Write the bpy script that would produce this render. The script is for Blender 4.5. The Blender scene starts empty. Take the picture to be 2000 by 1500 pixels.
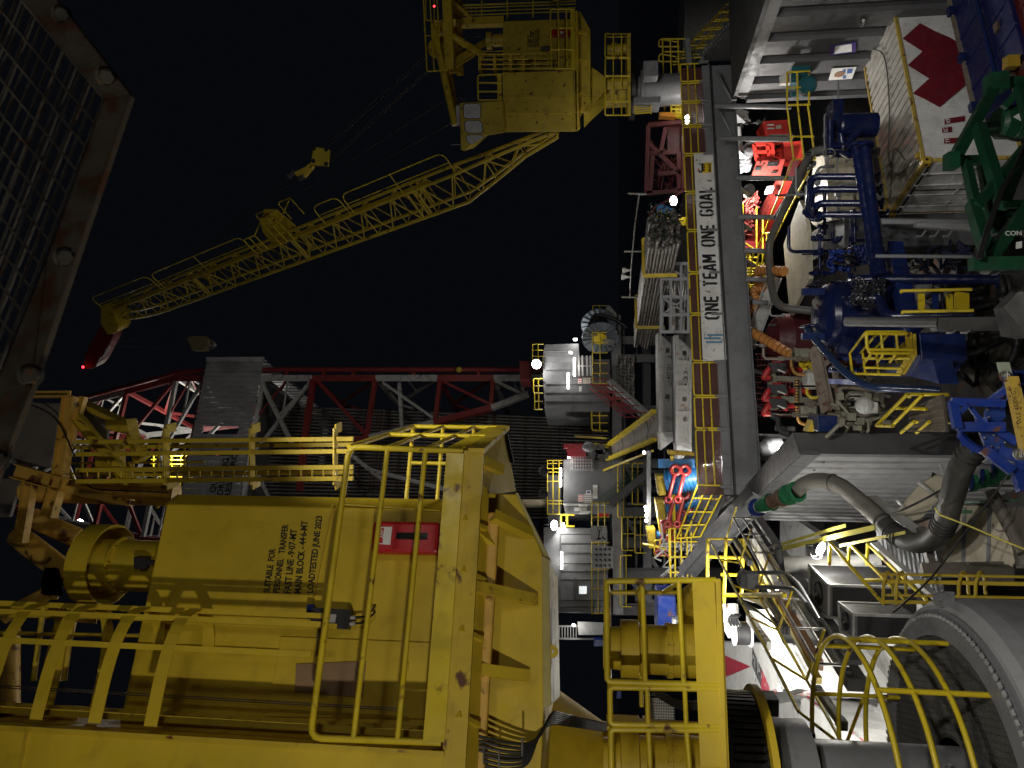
import bpy, bmesh, math, random
from math import sin, cos, pi, radians, atan, sqrt
from mathutils import Vector as V, Matrix
RN = random.Random(11)
SC = bpy.context.scene; COL = SC.collection
FPX = 1400.0; TH = atan(165/1400.0); CT, ST = cos(TH), sin(TH)
ZV = V((0,0,1)); XV = V((1,0,0)); YV = V((0,1,0))

# ---- photo survey: a sight line through photo point (x, y), cut at a distance, a height or a wall plane
def ray(x, y):
    a = (750-y)/FPX; b = (1000-x)/FPX
    return V((a, CT-b*ST, ST+b*CT))
def K(x, y, d):
    r = ray(x, y); return r*(d/r.y)
def KZ(x, y, z):
    r = ray(x, y); return r*(z/r.z)
class Pl:
    """vertical wall plane through a surveyed point, turned by yaw degrees"""
    def __init__(s, x, y, d, yaw=18):
        a = radians(yaw); s.p = K(x, y, d) if not isinstance(x, V) else x
        s.u = V((cos(a), sin(a), 0)); s.n = V((sin(a), -cos(a), 0))
    def __call__(s, x, y, o=0):
        r = ray(x, y); return r*((s.p+s.n*o).dot(s.n)/r.dot(s.n))
    def many(s, pts, o=0): return [s(x, y, o) for x, y in pts]

# ---- materials
MATS = {}
def mat(name, col, rough=.5, metal=0., dirt=.3, dcol=(.03,.025,.02), rust=0., scale=1.6, bump=.03, streak=.3, wear=None):
    if name in MATS: return MATS[name]
    m = bpy.data.materials.new(name); m.use_nodes = True
    nt = m.node_tree; N = nt.nodes; L = nt.links
    b = N['Principled BSDF']; b.inputs['Metallic'].default_value = metal
    tc = N.new('ShaderNodeTexCoord')
    def noise(sc, det, vec=None, dist=0.):
        n = N.new('ShaderNodeTexNoise'); n.inputs['Scale'].default_value = sc; n.inputs['Detail'].default_value = det
        n.inputs['Distortion'].default_value = dist
        L.new(vec or tc.outputs['Object'], n.inputs['Vector']); return n.outputs['Fac']
    def ramp(f, lo, hi, a=0., c=1.):
        r = N.new('ShaderNodeMapRange'); r.interpolation_type = 'SMOOTHSTEP'
        for k, v in zip(('From Min','From Max','To Min','To Max'), (lo, hi, a, c)): r.inputs[k].default_value = v
        L.new(f, r.inputs['Value']); return r.outputs['Result']
    def mix(f, a, c):
        x = N.new('ShaderNodeMix'); x.data_type = 'RGBA'
        L.new(f, x.inputs['Factor'])
        for s, v in ((x.inputs['A'], a), (x.inputs['B'], c)):
            if isinstance(v, tuple): s.default_value = (*v, 1)
            else: L.new(v, s)
        return x.outputs['Result']
    base = mix(ramp(noise(scale*.6, 4), .3, .7), tuple(c*.86 for c in col), tuple(min(1, c*1.08) for c in col))
    d = ramp(noise(scale*2.2, 8, dist=.6), .48, .78, 0, dirt)
    base = mix(d, base, dcol)
    if streak:
        mp = N.new('ShaderNodeMapping'); mp.inputs['Scale'].default_value = (7, 7, .45)
        L.new(tc.outputs['Object'], mp.inputs['Vector'])
        base = mix(ramp(noise(1.3, 5, mp.outputs['Vector']), .5, .8, 0, streak*dirt*1.6), base, tuple(c*.5+q*.4 for c, q in zip(dcol, col)))
    if wear:
        base = mix(ramp(noise(scale*9, 3), .66, .7), base, wear)
    if rust:
        base = mix(ramp(noise(scale*3.1, 9, dist=.4), .62-.2*rust, .72-.2*rust), base, (.11,.042,.016))
    L.new(base, b.inputs['Base Color'])
    fine = noise(scale*22, 3)
    L.new(ramp(noise(scale*3, 5), .3, .75, max(.05, rough-.1), min(1, rough+.15)), b.inputs['Roughness'])
    if bump:
        bp = N.new('ShaderNodeBump'); bp.inputs['Strength'].default_value = bump*4; bp.inputs['Distance'].default_value = .01
        L.new(fine, bp.inputs['Height']); L.new(bp.outputs['Normal'], b.inputs['Normal'])
    MATS[name] = m; return m
def glow(name, col, s):
    if name in MATS: return MATS[name]
    m = bpy.data.materials.new(name); m.use_nodes = True
    b = m.node_tree.nodes['Principled BSDF']
    b.inputs['Base Color'].default_value = (.8,.8,.8,1)
    b.inputs['Emission Color'].default_value = (*col, 1); b.inputs['Emission Strength'].default_value = s
    MATS[name] = m; return m
YEL  = mat('crane_yellow', (.62,.445,.022), .58, dirt=.25, dcol=(.12,.075,.01), rust=.0)
YELW = mat('worn_yellow', (.56,.40,.025), .55, dirt=.4, dcol=(.10,.06,.012), rust=.06)
ORA  = mat('warm_ochre', (.66,.40,.07), .5, dirt=.3, dcol=(.09,.05,.015), rust=.25)
RAIL = mat('rail_yellow', (.66,.50,.02), .4, dirt=.3, dcol=(.10,.07,.01), rust=.1)
GRY  = mat('module_grey', (.20,.205,.215), .5, dirt=.35)
DGR  = mat('dark_grey', (.085,.087,.092), .55, dirt=.4)
LGR  = mat('light_grey', (.42,.42,.41), .5, dirt=.4, rust=.0)
STL  = mat('bare_steel', (.30,.29,.27), .38, metal=.7, dirt=.5, rust=.2)
BLK  = mat('black_rubber', (.018,.018,.019), .5, dirt=.35, dcol=(.06,.055,.05))
RED  = mat('derrick_red', (.20,.024,.022), .5, dirt=.3)
WHT  = mat('white_paint', (.72,.72,.70), .5, dirt=.35, dcol=(.18,.16,.13), rust=.03)
BLU  = mat('deep_blue', (.008,.020,.10), .38, dirt=.4)
BLU2 = mat('frame_blue', (.010,.034,.22), .4, dirt=.35, rust=.1)
CYA  = mat('pump_blue', (.03,.17,.42), .35, dirt=.25)
GRN  = mat('frame_green', (.010,.080,.036), .5, dirt=.45, rust=.0)
BRN  = mat('red_brown_grating', (.085,.024,.018), .7, dirt=.4)
FIRE = mat('fire_red', (.50,.012,.02), .35, dirt=.2)
MRED = mat('machine_red', (.62,.04,.028), .4, dirt=.25)
BEI  = mat('grubby_beige', (.50,.45,.34), .6, dirt=.5, dcol=(.14,.11,.07), rust=.0)
RST  = mat('rusty_steel', (.12,.09,.06), .7, metal=.2, dirt=.6, rust=.5, scale=7)
PIP  = mat('drill_pipe_steel', (.26,.245,.225), .4, metal=.4, dirt=.6, rust=.3)
BLACK= mat('stencil_black', (.012,.012,.013), .6, dirt=.1, bump=0, streak=0)
WLT  = mat('letter_white', (.78,.78,.76), .5, dirt=.2, bump=0, streak=0)
DUCT = mat('orange_duct', (.62,.26,.06), .55, dirt=.3)
WOOD = mat('timber', (.42,.30,.17), .7, dirt=.5, rust=.1)
DECK = mat('deck_grey', (.065,.065,.064), .5, dirt=.6, rust=.15, scale=.9)
TEA  = mat('teal_pump', (.015,.10,.12), .4, dirt=.3)
CLO  = mat('grey_cloth', (.26,.25,.23), .8, dirt=.5)
GLS  = mat('foil_glass', (.55,.55,.57), .3, dirt=.5, dcol=(.15,.15,.16), scale=5, bump=.1)
LAMP = glow('lamp_white', (1,.97,.9), 60)
LAMP2 = glow('tube_white', (1,.98,.95), 14)
LAMPR = glow('beacon_red', (1,.02,.03), 8)

# ---- mesh builder
EACH = {'deck_post','knee_brace','ladder_rung','tread','rail_socket','hinge','cable_gland','bolt','step_iron','fan_blade','lifting_ring','deck_rib','cage_bar','lifting_lug','pin_hole','window_bars','fence_bars','cross_bar','ladder_stile','lock_bar','brace','stringer','panel_joint','vent_hole','small_label','yellow_valve','corner_casting'}
class MB:
    def __init__(s): s.v = []; s.f = []; s.sm = []; s.mi = []; s.cm = 0; s.pr = []; s.pi = 0
    def add(s, vs, fs, sm=False):
        o = len(s.v); s.v += [V(p) for p in vs]
        for f in fs: s.f.append([i+o for i in f]); s.sm.append(sm); s.mi.append(s.cm); s.pr.append(s.pi)
        return s
    def poly(s, pts): return s.add(pts, [list(range(len(pts)))])
    def prism(s, pts, vec):
        n = len(pts); vec = V(vec); q = [V(p)+vec for p in pts]; s.pi += 1
        return s.add(list(pts)+q, [list(range(n)), list(range(2*n-1, n-1, -1))]+[[i, i+n, (i+1) % n+n, (i+1) % n] for i in range(n)])
    def box(s, c, a, b, d):
        c = V(c); a = V(a); b = V(b); d = V(d)
        return s.prism([c-a-b-d, c+a-b-d, c+a+b-d, c-a+b-d], d*2)
    def aab(s, x0, x1, y0, y1, z0, z1):
        return s.prism([V((x0,y0,z0)), V((x1,y0,z0)), V((x1,y1,z0)), V((x0,y1,z0))], (0,0,z1-z0))
    def bar(s, p, q, w, h=None, up=ZV):
        p = V(p); q = V(q); h = h or w; t = (q-p)
        if t.length < 1e-6: return s
        a = t.cross(up)
        if a.length < 1e-4*t.length: a = t.cross(XV)
        a.normalize(); b = a.cross(t).normalized()
        a *= w/2; b *= h/2
        return s.prism([p-a-b, p+a-b, p+a+b, p-a+b], t)
    def angle(s, p, q, w, up=ZV):      # rolled L section
        p = V(p); q = V(q); t = (q-p); a = t.cross(up)
        if a.length < 1e-4*t.length: a = t.cross(XV)
        a.normalize(); b = a.cross(t).normalized(); k = w*.18
        return s.prism([p, p+a*w, p+a*w+b*k, p+a*k+b*k, p+a*k+b*w, p+b*w], t)
    def ibeam(s, p, q, w, h, up=ZV):
        p = V(p); q = V(q); t = (q-p).normalized(); a = t.cross(up).normalized(); b = a.cross(t).normalized()
        s.bar(p, q, w*.16, h*.86, up)
        s.bar(p+b*h*.465, q+b*h*.465, w, h*.07, up); s.bar(p-b*h*.465, q-b*h*.465, w, h*.07, up); return s
    def tube(s, p, q, r, n=8, r2=None): return s.path([p, q], r, n, r2=r2)
    def path(s, pts, r, n=8, closed=False, r2=None):
        pts = [V(p) for p in pts]; m = len(pts); rings = []; a = None; s.pi += 1
        for i, p in enumerate(pts):
            if closed: t = (pts[(i+1) % m]-pts[i-1])
            else: t = (pts[min(i+1, m-1)]-pts[max(i-1, 0)])
            if t.length < 1e-7: t = V((0,0,1))
            t.normalize()
            if a is None:
                a = t.cross(ZV if abs(t.z) < .9 else XV).normalized()
            else:
                a = (a-t*a.dot(t)); a = a.normalized() if a.length > 1e-5 else t.cross(ZV if abs(t.z) < .9 else XV).normalized()
            b = t.cross(a); rr = r if r2 is None else r+(r2-r)*i/max(1, m-1)
            rings += [p+(a*cos(2*pi*k/n)+b*sin(2*pi*k/n))*rr for k in range(n)]
        fs = []
        for i in range(m if closed else m-1):
            j = (i+1) % m
            fs += [[i*n+k, i*n+(k+1) % n, j*n+(k+1) % n, j*n+k] for k in range(n)]
        s.add(rings, fs, True)
        if not closed:
            s.add(rings[:n], [list(range(n-1, -1, -1))]); s.add(rings[-n:], [list(range(n))])
        return s
    def bend(s, pts, r, rad=.15, n=8, seg=5):       # pipe with rounded corners
        return s.path(rounded(pts, rad, seg), r, n)
    def lathe(s, c, axis, prof, n=24, a0=0., a1=2*pi, smooth=True):
        c = V(c); axis = V(axis).normalized(); a = axis.cross(XV if abs(axis.x) < .9 else YV).normalized(); b = axis.cross(a); s.pi += 1
        full = abs(a1-a0-2*pi) < 1e-6; m = n if full else n+1
        for (r0, h0), (r1, h1) in zip(prof[:-1], prof[1:]):
            vs = []
            for r, h in ((r0, h0), (r1, h1)):
                vs += [c+axis*h+(a*cos(a0+(a1-a0)*k/n)+b*sin(a0+(a1-a0)*k/n))*r for k in range(m)]
            fs = [[k, (k+1) % m, m+(k+1) % m, m+k] for k in range(n)]
            s.add(vs, fs, smooth)
        return s
    def ball(s, c, r, n=12, sq=1.):
        return s.lathe(c, ZV, [(r*cos(t), r*sq*sin(t)) for t in [(-.5+i/8)*pi for i in range(9)]], n)
    def ring(s, c, axis, r, t, n=24, a0=0., a1=2*pi):
        c = V(c); axis = V(axis).normalized(); a = axis.cross(XV if abs(axis.x) < .9 else YV).normalized(); b = axis.cross(a)
        full = abs(a1-a0-2*pi) < 1e-6
        pts = [c+(a*cos(a0+(a1-a0)*k/n)+b*sin(a0+(a1-a0)*k/n))*r for k in range(n if full else n+1)]
        return s.path(pts, t, 6, closed=full)
    def panel(s, A, B, C, D, r=.03, mids=2, n=8, rad=.1):
        """guard-rail panel: top A-B, posts down to D and C, middle rails"""
        A, B, C, D = map(V, (A, B, C, D))
        s.path(rounded([D, A, B, C], rad, 3), r, n)
        for i in range(1, mids+1):
            t = i/(mids+1.0); s.tube(A.lerp(D, t), B.lerp(C, t), r*.85, n)
        return s
    def rails(s, pts, h=1.1, levels=(.36,.72,1.1), r=.024, step=1.5, n=6, toe=.12):
        pts = [V(p) for p in pts]
        for p, q in zip(pts[:-1], pts[1:]):
            L = (q-p).length; k = max(1, round(L/step))
            for i in range(k+1): s.tube(p.lerp(q, i/k), p.lerp(q, i/k)+ZV*h, r, n)
            for z in levels: s.tube(p+ZV*z, q+ZV*z, r, n)
            if toe: s.bar(p+ZV*toe*.6, q+ZV*toe*.6, .012, toe)
        return s
    def pieces(s):
        out = {}
        for f, sm, mi, pr in zip(s.f, s.sm, s.mi, s.pr):
            k = out.setdefault(pr, MB()); k.add([s.v[i] for i in f], [list(range(len(f)))], sm); k.mi[-1] = mi
        for k in out.values():      # weld the corners the faces share
            idx = {}; nv = []
            def w(p):
                q = (round(p.x,5), round(p.y,5), round(p.z,5))
                if q not in idx: idx[q] = len(nv); nv.append(p)
                return idx[q]
            ok = [(list(dict.fromkeys(w(k.v[i]) for i in f)), a, b) for f, a, b in zip(k.f, k.sm, k.mi)]; ok = [t for t in ok if len(t[0]) > 2]
            k.f = [t[0] for t in ok]; k.sm = [t[1] for t in ok]; k.mi = [t[2] for t in ok]; k.v = nv
        return list(out.values())
    def build(s, name, m, parent=None, bevel=0., off=None):
        if name in EACH and parent is not None:
            ps = s.pieces()
            if len(ps) > 1: return [p.build_one(name, m, parent, bevel, off) for p in ps][0]
        return s.build_one(name, m, parent, bevel, off)
    def build_one(s, name, m, parent=None, bevel=0., off=None):
        o0 = off if off is not None else (ORG[root_of(parent)] if parent is not None else V((0,0,0)))
        me = bpy.data.meshes.new(name)
        me.from_pydata([tuple(p-o0) for p in s.v], [], s.f); me.update()
        bm = bmesh.new(); bm.from_mesh(me); bmesh.ops.recalc_face_normals(bm, faces=bm.faces[:]); bm.to_mesh(me); bm.free()
        me.polygons.foreach_set('use_smooth', s.sm)
        for q in (m if isinstance(m, (list, tuple)) else [m]): me.materials.append(q)
        if s.cm or any(s.mi): me.polygons.foreach_set('material_index', s.mi)
        o = bpy.data.objects.new(name, me); COL.objects.link(o)
        if parent is not None: o.parent = parent
        if bevel:
            b = o.modifiers.new('bevel', 'BEVEL'); b.width = bevel; b.segments = 2; b.limit_method = 'ANGLE'; b.angle_limit = radians(50)
        return o
def rounded(pts, rad, seg=4):
    pts = [V(p) for p in pts]; out = [pts[0]]
    for a, b, c in zip(pts[:-2], pts[1:-1], pts[2:]):
        l = min(rad, (a-b).length*.45, (c-b).length*.45)
        p = b+(a-b).normalized()*l; q = b+(c-b).normalized()*l
        out += [p.lerp(b, t/seg).lerp(b.lerp(q, t/seg), t/seg) for t in range(seg+1)]
    return out+[pts[-1]]
ORG = {}
def root_of(o):
    while o.parent is not None: o = o.parent
    return o.name
def tag(o, label=None, cat=None, group=None, kind=None):
    if label: o['label'] = label
    if cat: o['category'] = cat
    if group: o['group'] = group
    if kind: o['kind'] = kind
    return o
def thing(name, label, cat, loc=(0,0,0), group=None):
    o = bpy.data.objects.new(name, None); COL.objects.link(o); o.location = V(loc); o.empty_display_size = .3
    ORG[o.name] = V(loc); return tag(o, label, cat, group)
def one(name, m, mb, label, cat, group=None, bevel=0.):
    c = V((0,0,0))
    lo = V((min(p.x for p in mb.v), min(p.y for p in mb.v), min(p.z for p in mb.v)))
    hi = V((max(p.x for p in mb.v), max(p.y for p in mb.v), max(p.z for p in mb.v)))
    c = V(((lo.x+hi.x)/2, (lo.y+hi.y)/2, lo.z))
    o = mb.build(name, m, bevel=bevel, off=c); o.location = c; ORG[o.name] = c
    return tag(o, label, cat, group)
def copy_tree(o, parent=None):
    c = o.copy(); COL.objects.link(c); c.parent = parent
    if parent is None: ORG[c.name] = ORG.get(o.name, V((0,0,0)))
    for ch in list(o.children): copy_tree(ch, c)
    return c
def struct(name, m, mb):
    o = mb.build(name, m); o['kind'] = 'structure'; return o
def text(name, s, org, right, up, h, m, parent, width=None, bold=.0, depth=.004, gap=1.0, align='LEFT'):
    cu = bpy.data.curves.new(name, 'FONT'); cu.body = s; cu.extrude = depth; cu.offset = bold; cu.space_character = gap; cu.resolution_u = 3
    t = bpy.data.objects.new(name, cu); COL.objects.link(t)
    me = bpy.data.meshes.new_from_object(t); bpy.data.objects.remove(t)
    xs = [v.co.x for v in me.vertices]; x0, x1 = min(xs), max(xs)
    right = V(right).normalized(); up = V(up).normalized(); nn = right.cross(up)
    k = h/.7; kx = (width/(x1-x0)) if width else k
    off = ORG[root_of(parent)] if parent is not None else V((0,0,0))
    for v in me.vertices:
        c = v.co.copy(); v.co = V(org)+right*(c.x-x0)*kx+up*c.y*k+nn*c.z-off
    me.materials.clear(); me.materials.append(m)
    o = bpy.data.objects.new(name, me); COL.objects.link(o)
    if parent is not None: o.parent = parent
    return o
STENCIL = {'O':((0,.17,0,.83),(.6,.17,.6,.83),(0,.8,.1,.96),(.1,.96,.25,.96),(.35,.96,.5,.96),(.5,.96,.6,.8),(0,.2,.1,.04),(.1,.04,.25,.04),(.35,.04,.5,.04),(.5,.04,.6,.2)),
 'N':((0,0,0,1),(.6,0,.6,1),(.06,.95,.54,.05)), 'E':((0,0,0,1),(.1,.96,.52,.96),(.1,.5,.46,.5),(.1,.04,.52,.04)), 'T':((.3,0,.3,.88),(0,.96,.25,.96),(.35,.96,.6,.96)),
 'A':((0,0,.25,.98),(.6,0,.35,.98),(.16,.28,.44,.28)), 'M':((0,0,0,1),(.7,0,.7,1),(.06,.97,.33,.3),(.64,.97,.37,.3)), 'L':((0,0,0,1),(.1,.04,.5,.04)),
 'G':((0,.17,0,.83),(0,.8,.1,.96),(.1,.96,.25,.96),(.35,.96,.5,.96),(.5,.96,.6,.82),(0,.2,.1,.04),(.1,.04,.25,.04),(.35,.04,.5,.04),(.5,.04,.6,.2),(.6,.12,.6,.48),(.38,.46,.6,.46))}
def stencil_letters(name, s, p, q, up, m, parent, th=.25, gap=.34):
    """cut stencil capitals built from flat strokes between p and q"""
    p = V(p); q = V(q); up = V(up); r = (q-p); n = r.cross(up).normalized()
    tot = sum((.45 if c == ' ' else (.7 if c == 'M' else .52 if c in 'LE' else .6))+gap for c in s)-gap; k = r.length/tot; r = r.normalized()*k; x = 0; mb = MB()
    for c in s:
        if c == ' ': x += .45+gap; continue
        for a, b, c2, d in STENCIL[c]:
            mb.bar(p+r*(x+a)+up*b, p+r*(x+c2)+up*d, k*th, .006, up=n) if abs(a-c2) > .01 or True else None
        x += (.7 if c == 'M' else .52 if c in 'LE' else .6)+gap
    return mb.build(name, m, parent)
def lamp(name, label, p, power, r=.16, aim=None, spot=None, col=(1,.97,.91), cat='floodlight', group=None, lens=True, m=None, soft=.12):
    """a flood light with its housing, glowing lens and the light it gives"""
    p = V(p); t = thing(name, label, cat, p, group)
    a = V(aim) if aim is not None else (V((0,0,0))-p); a.normalize()
    MB().lathe(p-a*r*1.1, a, [(0,0),(r*.5,0),(r*.75,r*.45),(r*1.12,r*.9),(r*1.12,r*1.06)], 14).build('housing', DGR, t)
    MB().lathe(p-a*r*.1, a, [(r*1.05,0),(r*.8,r*.16),(0,r*.22)], 14).build('lens', m or LAMP, t)
    MB().path(rounded([p-a*r*.6+ZV*r*1.2, p-a*r*1.3+ZV*r*1.4, p-a*r*1.6-ZV*r*.4], r*.5, 3), r*.1, 6).build('bracket', STL, t)
    add_light(p+a*(r*.35), power, aim, spot, col, t, soft); return t
def add_light(p, power, aim=None, spot=None, col=(1,.97,.91), parent=None, soft=.12):
    l = bpy.data.lights.new('bulb', 'SPOT' if spot else 'POINT'); l.energy = power; l.color = col; l.shadow_soft_size = soft
    if spot: l.spot_size = radians(spot); l.spot_blend = .5
    o = bpy.data.objects.new('bulb', l); COL.objects.link(o)
    off = ORG[root_of(parent)] if parent is not None else V((0,0,0))
    o.location = V(p)-off
    if aim is not None: o.rotation_euler = V(aim).to_track_quat('-Z', 'Y').to_euler()
    if parent is not None: o.parent = parent
    return o

# ---- camera (the photograph was taken with the phone on its side) and night sky
cam = bpy.data.cameras.new('camera'); co = bpy.data.objects.new('camera', cam); COL.objects.link(co); SC.camera = co
cam.sensor_fit = 'HORIZONTAL'; cam.sensor_width = 36; cam.lens = 36*FPX/2000; cam.clip_start = .05; cam.clip_end = 3000
co.matrix_world = Matrix(((0,1,0,0),(ST,0,-CT,0),(-CT,0,-ST,0),(0,0,0,1)))
cam.dof.use_dof = True; cam.dof.focus_distance = 22; cam.dof.aperture_fstop = 7
w = bpy.data.worlds.new('World'); SC.world = w; w.use_nodes = True
w.node_tree.nodes['Background'].inputs['Color'].default_value = (.0020,.0023,.0032,1)
w.node_tree.nodes['Background'].inputs['Strength'].default_value = 1
SC.view_settings.view_transform = 'Standard'; SC.view_settings.look = 'None'; SC.view_settings.exposure = 0; SC.view_settings.gamma = 1
# =========================================================== setting: deck and sea
DZ = -12.0
struct('sea', mat('night_sea', (.004,.006,.009), .15, dirt=0, streak=0, scale=.3, bump=.6), MB().poly([(-900,-60,-45),(900,-60,-45),(900,1500,-45),(-900,1500,-45)]))
m = MB(); m.aab(-22, 24, 6, 60, DZ-.6, DZ); struct('main_deck', DECK, m)

# =========================================================== foreground mesh guard
def guard():
    t = thing('mesh_guard', 'dark rusty steel guard frame with wire mesh and hex bolts, close to the camera', 'guard', K(150,300,1.0))
    dep = lambda y: 1.12-.00028*y
    Kd = lambda x, y, e=0: K(x, y, dep(y)+e)
    out = [(88,-30),(255,185),(60,760),(-40,1010)]; inn = [(8,-40),(203,195),(92,505),(-40,830)]
    m = MB()
    for i in range(3):
        q = [Kd(*out[i]), Kd(*out[i+1]), Kd(*inn[i+1]), Kd(*inn[i])]
        m.prism(q, (0,.012,0))
        m.prism([Kd(*inn[i]), Kd(*inn[i+1]), Kd(*inn[i+1])+V((0,.045,0)), Kd(*inn[i])+V((0,.045,0))], (.004,0,0))
    m.build('frame', RST, t, bevel=.003)
    C = V((203,195,0)); e1 = V((-195,-235,0)); e2 = V((-250,640,0))
    for lay, n1, n2 in ((0,14,14),(1,8,7)):
        m = MB()
        for i in range(n2+1):
            a = C+e2*(i/n2)
            m.tube(Kd(a.x, a.y, .03+lay*.13), Kd((a+e1*1.3).x, (a+e1*1.3).y, .03+lay*.13), .0022, 5)
        for i in range(n1+1):
            a = C+e1*(1.1*i/n1)
            m.tube(Kd(a.x, a.y, .034+lay*.13), Kd((a+e2).x, (a+e2).y, .034+lay*.13), .0022, 5)
        m.build('wire_mesh', mat('dull_wire', (.13,.12,.10), .55, metal=.3, dirt=.5, rust=.3, scale=20), t)
    for x, y, r in ((208,150,.0125),(128,503,.0125),(60,733,.0125),(-8,900,.0125),(120,28,.012)):
        c = Kd(x, y, -.001); n = -c.normalized()
        m = MB(); m.lathe(c, n, [(r*1.3,0),(r*1.3,.003),(r*1.0,.0035)], 20)
        m.lathe(c, n, [(r*.98,.003),(r*.98,.012),(r*.85,.0145),(0,.0145)], 6, smooth=False)
        m.build('hex_bolt', mat('bolt_zinc', (.05,.046,.036), .6, metal=.2, dirt=.5, rust=.2, scale=30), t)
guard()

# =========================================================== near pedestal crane
NC = thing('pedestal_crane', 'large yellow pedestal crane filling the near corner, personnel transfer stencil on its house', 'crane', K(1560,1480,8.2))
NR = Pl(605, 1440, 6.0, 21)                # guard-rail plane of its walkway
U, NN = NR.u, NR.n
class Off:
    def __init__(s, o): s.o = o
    def __call__(s, x, y, o=0): return NR(x, y, s.o+o)
    def many(s, pts, o=0): return [NR(x, y, s.o+o) for x, y in pts]
NT = Off(-.8)
def at(p, z): return V((p.x, p.y, z))
zdeck = NR(905,878).z
# house with the stencilled face
a = NT(325,985); b = NT(229,1440); ztop = a.z; zt2 = ztop
bl = at(b, zdeck)
prof = [at(a, zdeck), at(a, ztop), at(b, ztop), at(b, zdeck)]
h = MB()
ch = U*.16-NN*.22
plan = [b, a, a+ch, a+ch-NN*1.6, b-NN*1.9]
h.prism([at(p, zdeck) for p in plan], (0,0,ztop-zdeck))
h.build('house', YEL, NC, bevel=.02)
m = MB()
for q in ([(332,1180),(338,1178),(865,1188),(865,1192)],): pass
m.prism([at(a, ztop+.0)-U*.02, at(a, ztop)+ch, at(a, ztop+.03)+ch, at(a, ztop+.03)-U*.02], -NN*.05); m.build('roof_trim', YELW, NC)
# house doors, seams and small fittings
def slab(F, pts, t, o=0):
    return MB().prism(F.many(pts, o), -NN*t)
m = slab(NT, [(548,1243),(872,1256),(866,1405),(520,1400)], .03, .02); dr = m.build('house_door', YEL, NC, bevel=.008)
m = MB(); m.path(rounded([NT(628,1228,.02),NT(622,1232,.06),NT(618,1275,.06),NT(620,1280,.02)], .02), .007, 6); m.build('handle', STL, dr)
m = MB()
for y in (1262,1300): m.bar(NT(795,y-6,.03), NT(795,y+6,.03), .03, .03)
m.build('hinge', YELW, dr)
slab(NT, [(578,1297),(715,1292),(708,1362),(575,1352)], .01, .035).build('bare_patch', mat('old_primer', (.30,.19,.10), .6, dirt=.3), NC)
m = MB()
for p, q in (((622,945),(655,1180)),((655,1180),(640,1400))): pass
m.bar(NT(650,985,.01), NT(610,1180,.01), .02, .012); m.bar(NT(660,985,.012), NT(860,998,.012), .02, .012)
m.build('panel_seam', YELW, NC)
# fire cabinet
fc = NT.many([(728,1017),(858,1019),(855,1081),(723,1078)], .22)
m = MB().prism(fc, -NN*.2); cab = m.build('fire_cabinet', FIRE, NC, bevel=.035)
lab = NT.many([(735,1029),(766,1029),(762,1064),(730,1062)], .226)
MB().prism(lab, -NN*.004).build('label_plate', WLT, cab)
MB().prism(NT.many([(738,1031.5),(750,1031.5),(747,1061),(733.5,1060)], .229), -NN*.004).build('label_field', FIRE, cab)
m = MB()
for k in range(4):
    y = 1035+k*4.4
    m.path([NT(741,y,.231), NT(745,y-1,.231), NT(748,y+3,.231)], .006, 5)
for k in range(3): m.bar(NT(753+k*3.6,1036,.2285), NT(751.5+k*3.6,1058,.2285), .005, .004)
m.build('hose_symbol', WLT, cab)
m = slab(NT, [(775,1040),(836,1041),(834,1054),(773,1053)], .01, .226); m.build('window_strip', mat('dark_glass', (.02,.02,.022), .15, dirt=.1), cab)
# junction box and its cables
m = slab(NT, [(609,1186),(684,1191),(679,1229),(605,1225)], .1, .13); jb = m.build('junction_box', mat('black_enamel', (.03,.03,.032), .5, dirt=.4), NC, bevel=.006)
slab(NT, [(600,1180),(612,1180),(609,1209),(597,1208)], .06, .12).build('blue_socket', BLU, jb)
slab(NT, [(633,1199),(657,1200),(654,1218),(630,1217)], .004, .136).build('label_plate', LGR, jb)
m = MB()
for y in (1206,1218): m.lathe(NT(683,y,.08), -ZV, [(.02,0),(.02,.06),(.0,.06)], 8)
m.build('cable_gland', LGR, jb)
m = MB()
m.path(rounded([NT(690,1206,.08),NT(715,1204,.09),NT(728,1190,.08),NT(733,1182,.0)], .1, 5), .011, 6)
m.path(rounded([NT(690,1218,.08),NT(712,1216,.1),NT(728,1200,.09),NT(732,1196,.0)], .1, 5), .011, 6)
m.build('cable', BLK, jb)
# stencil
def stencil(name, F, s, x, y0, y1, x1, hpx, m, parent, o=.004, bold=.022):
    p = F(x, y0, o); q = F(x1, y1, o); up = F(x-hpx, y0, o)-p
    return text(name, s, p, q-p, ZV, up.length, m, parent, width=(q-p).length, bold=bold, depth=.002)
for s, x, y0, y1, x1, hp in (('SUITABLE  FOR',526,1158,1072,538,12),('PERSONNEL   TRANSFER',545,1158,1025,563,12),
        ('FAST LINE -9·07-MT',567,1159,1034,580,13),('MAIN BLOCK - 44·6-MT',587,1159,1018,601,13),('LOADTESTED JUNE 2023',611,1158,1008,629,12)):
    stencil('stencil_lettering', NT, s, x, y0, y1, x1, hp, BLACK, NC)
# machinery house on the left
bb = [NR(-120,1412), NR(872,1470), NR(900,1700), NR(-120,1700)]
m = MB().prism(bb, -NN*2.2); m.build('machinery_house', YEL, NC, bevel=.02)
m = MB(); m.bar(NR(55,1420,.01), NR(40,1500,.01), .03, .02); m.bar(NR(-100,1413,.01), NR(868,1471,.01), .05, .03); m.build('edge_trim', YELW, NC)
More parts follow.
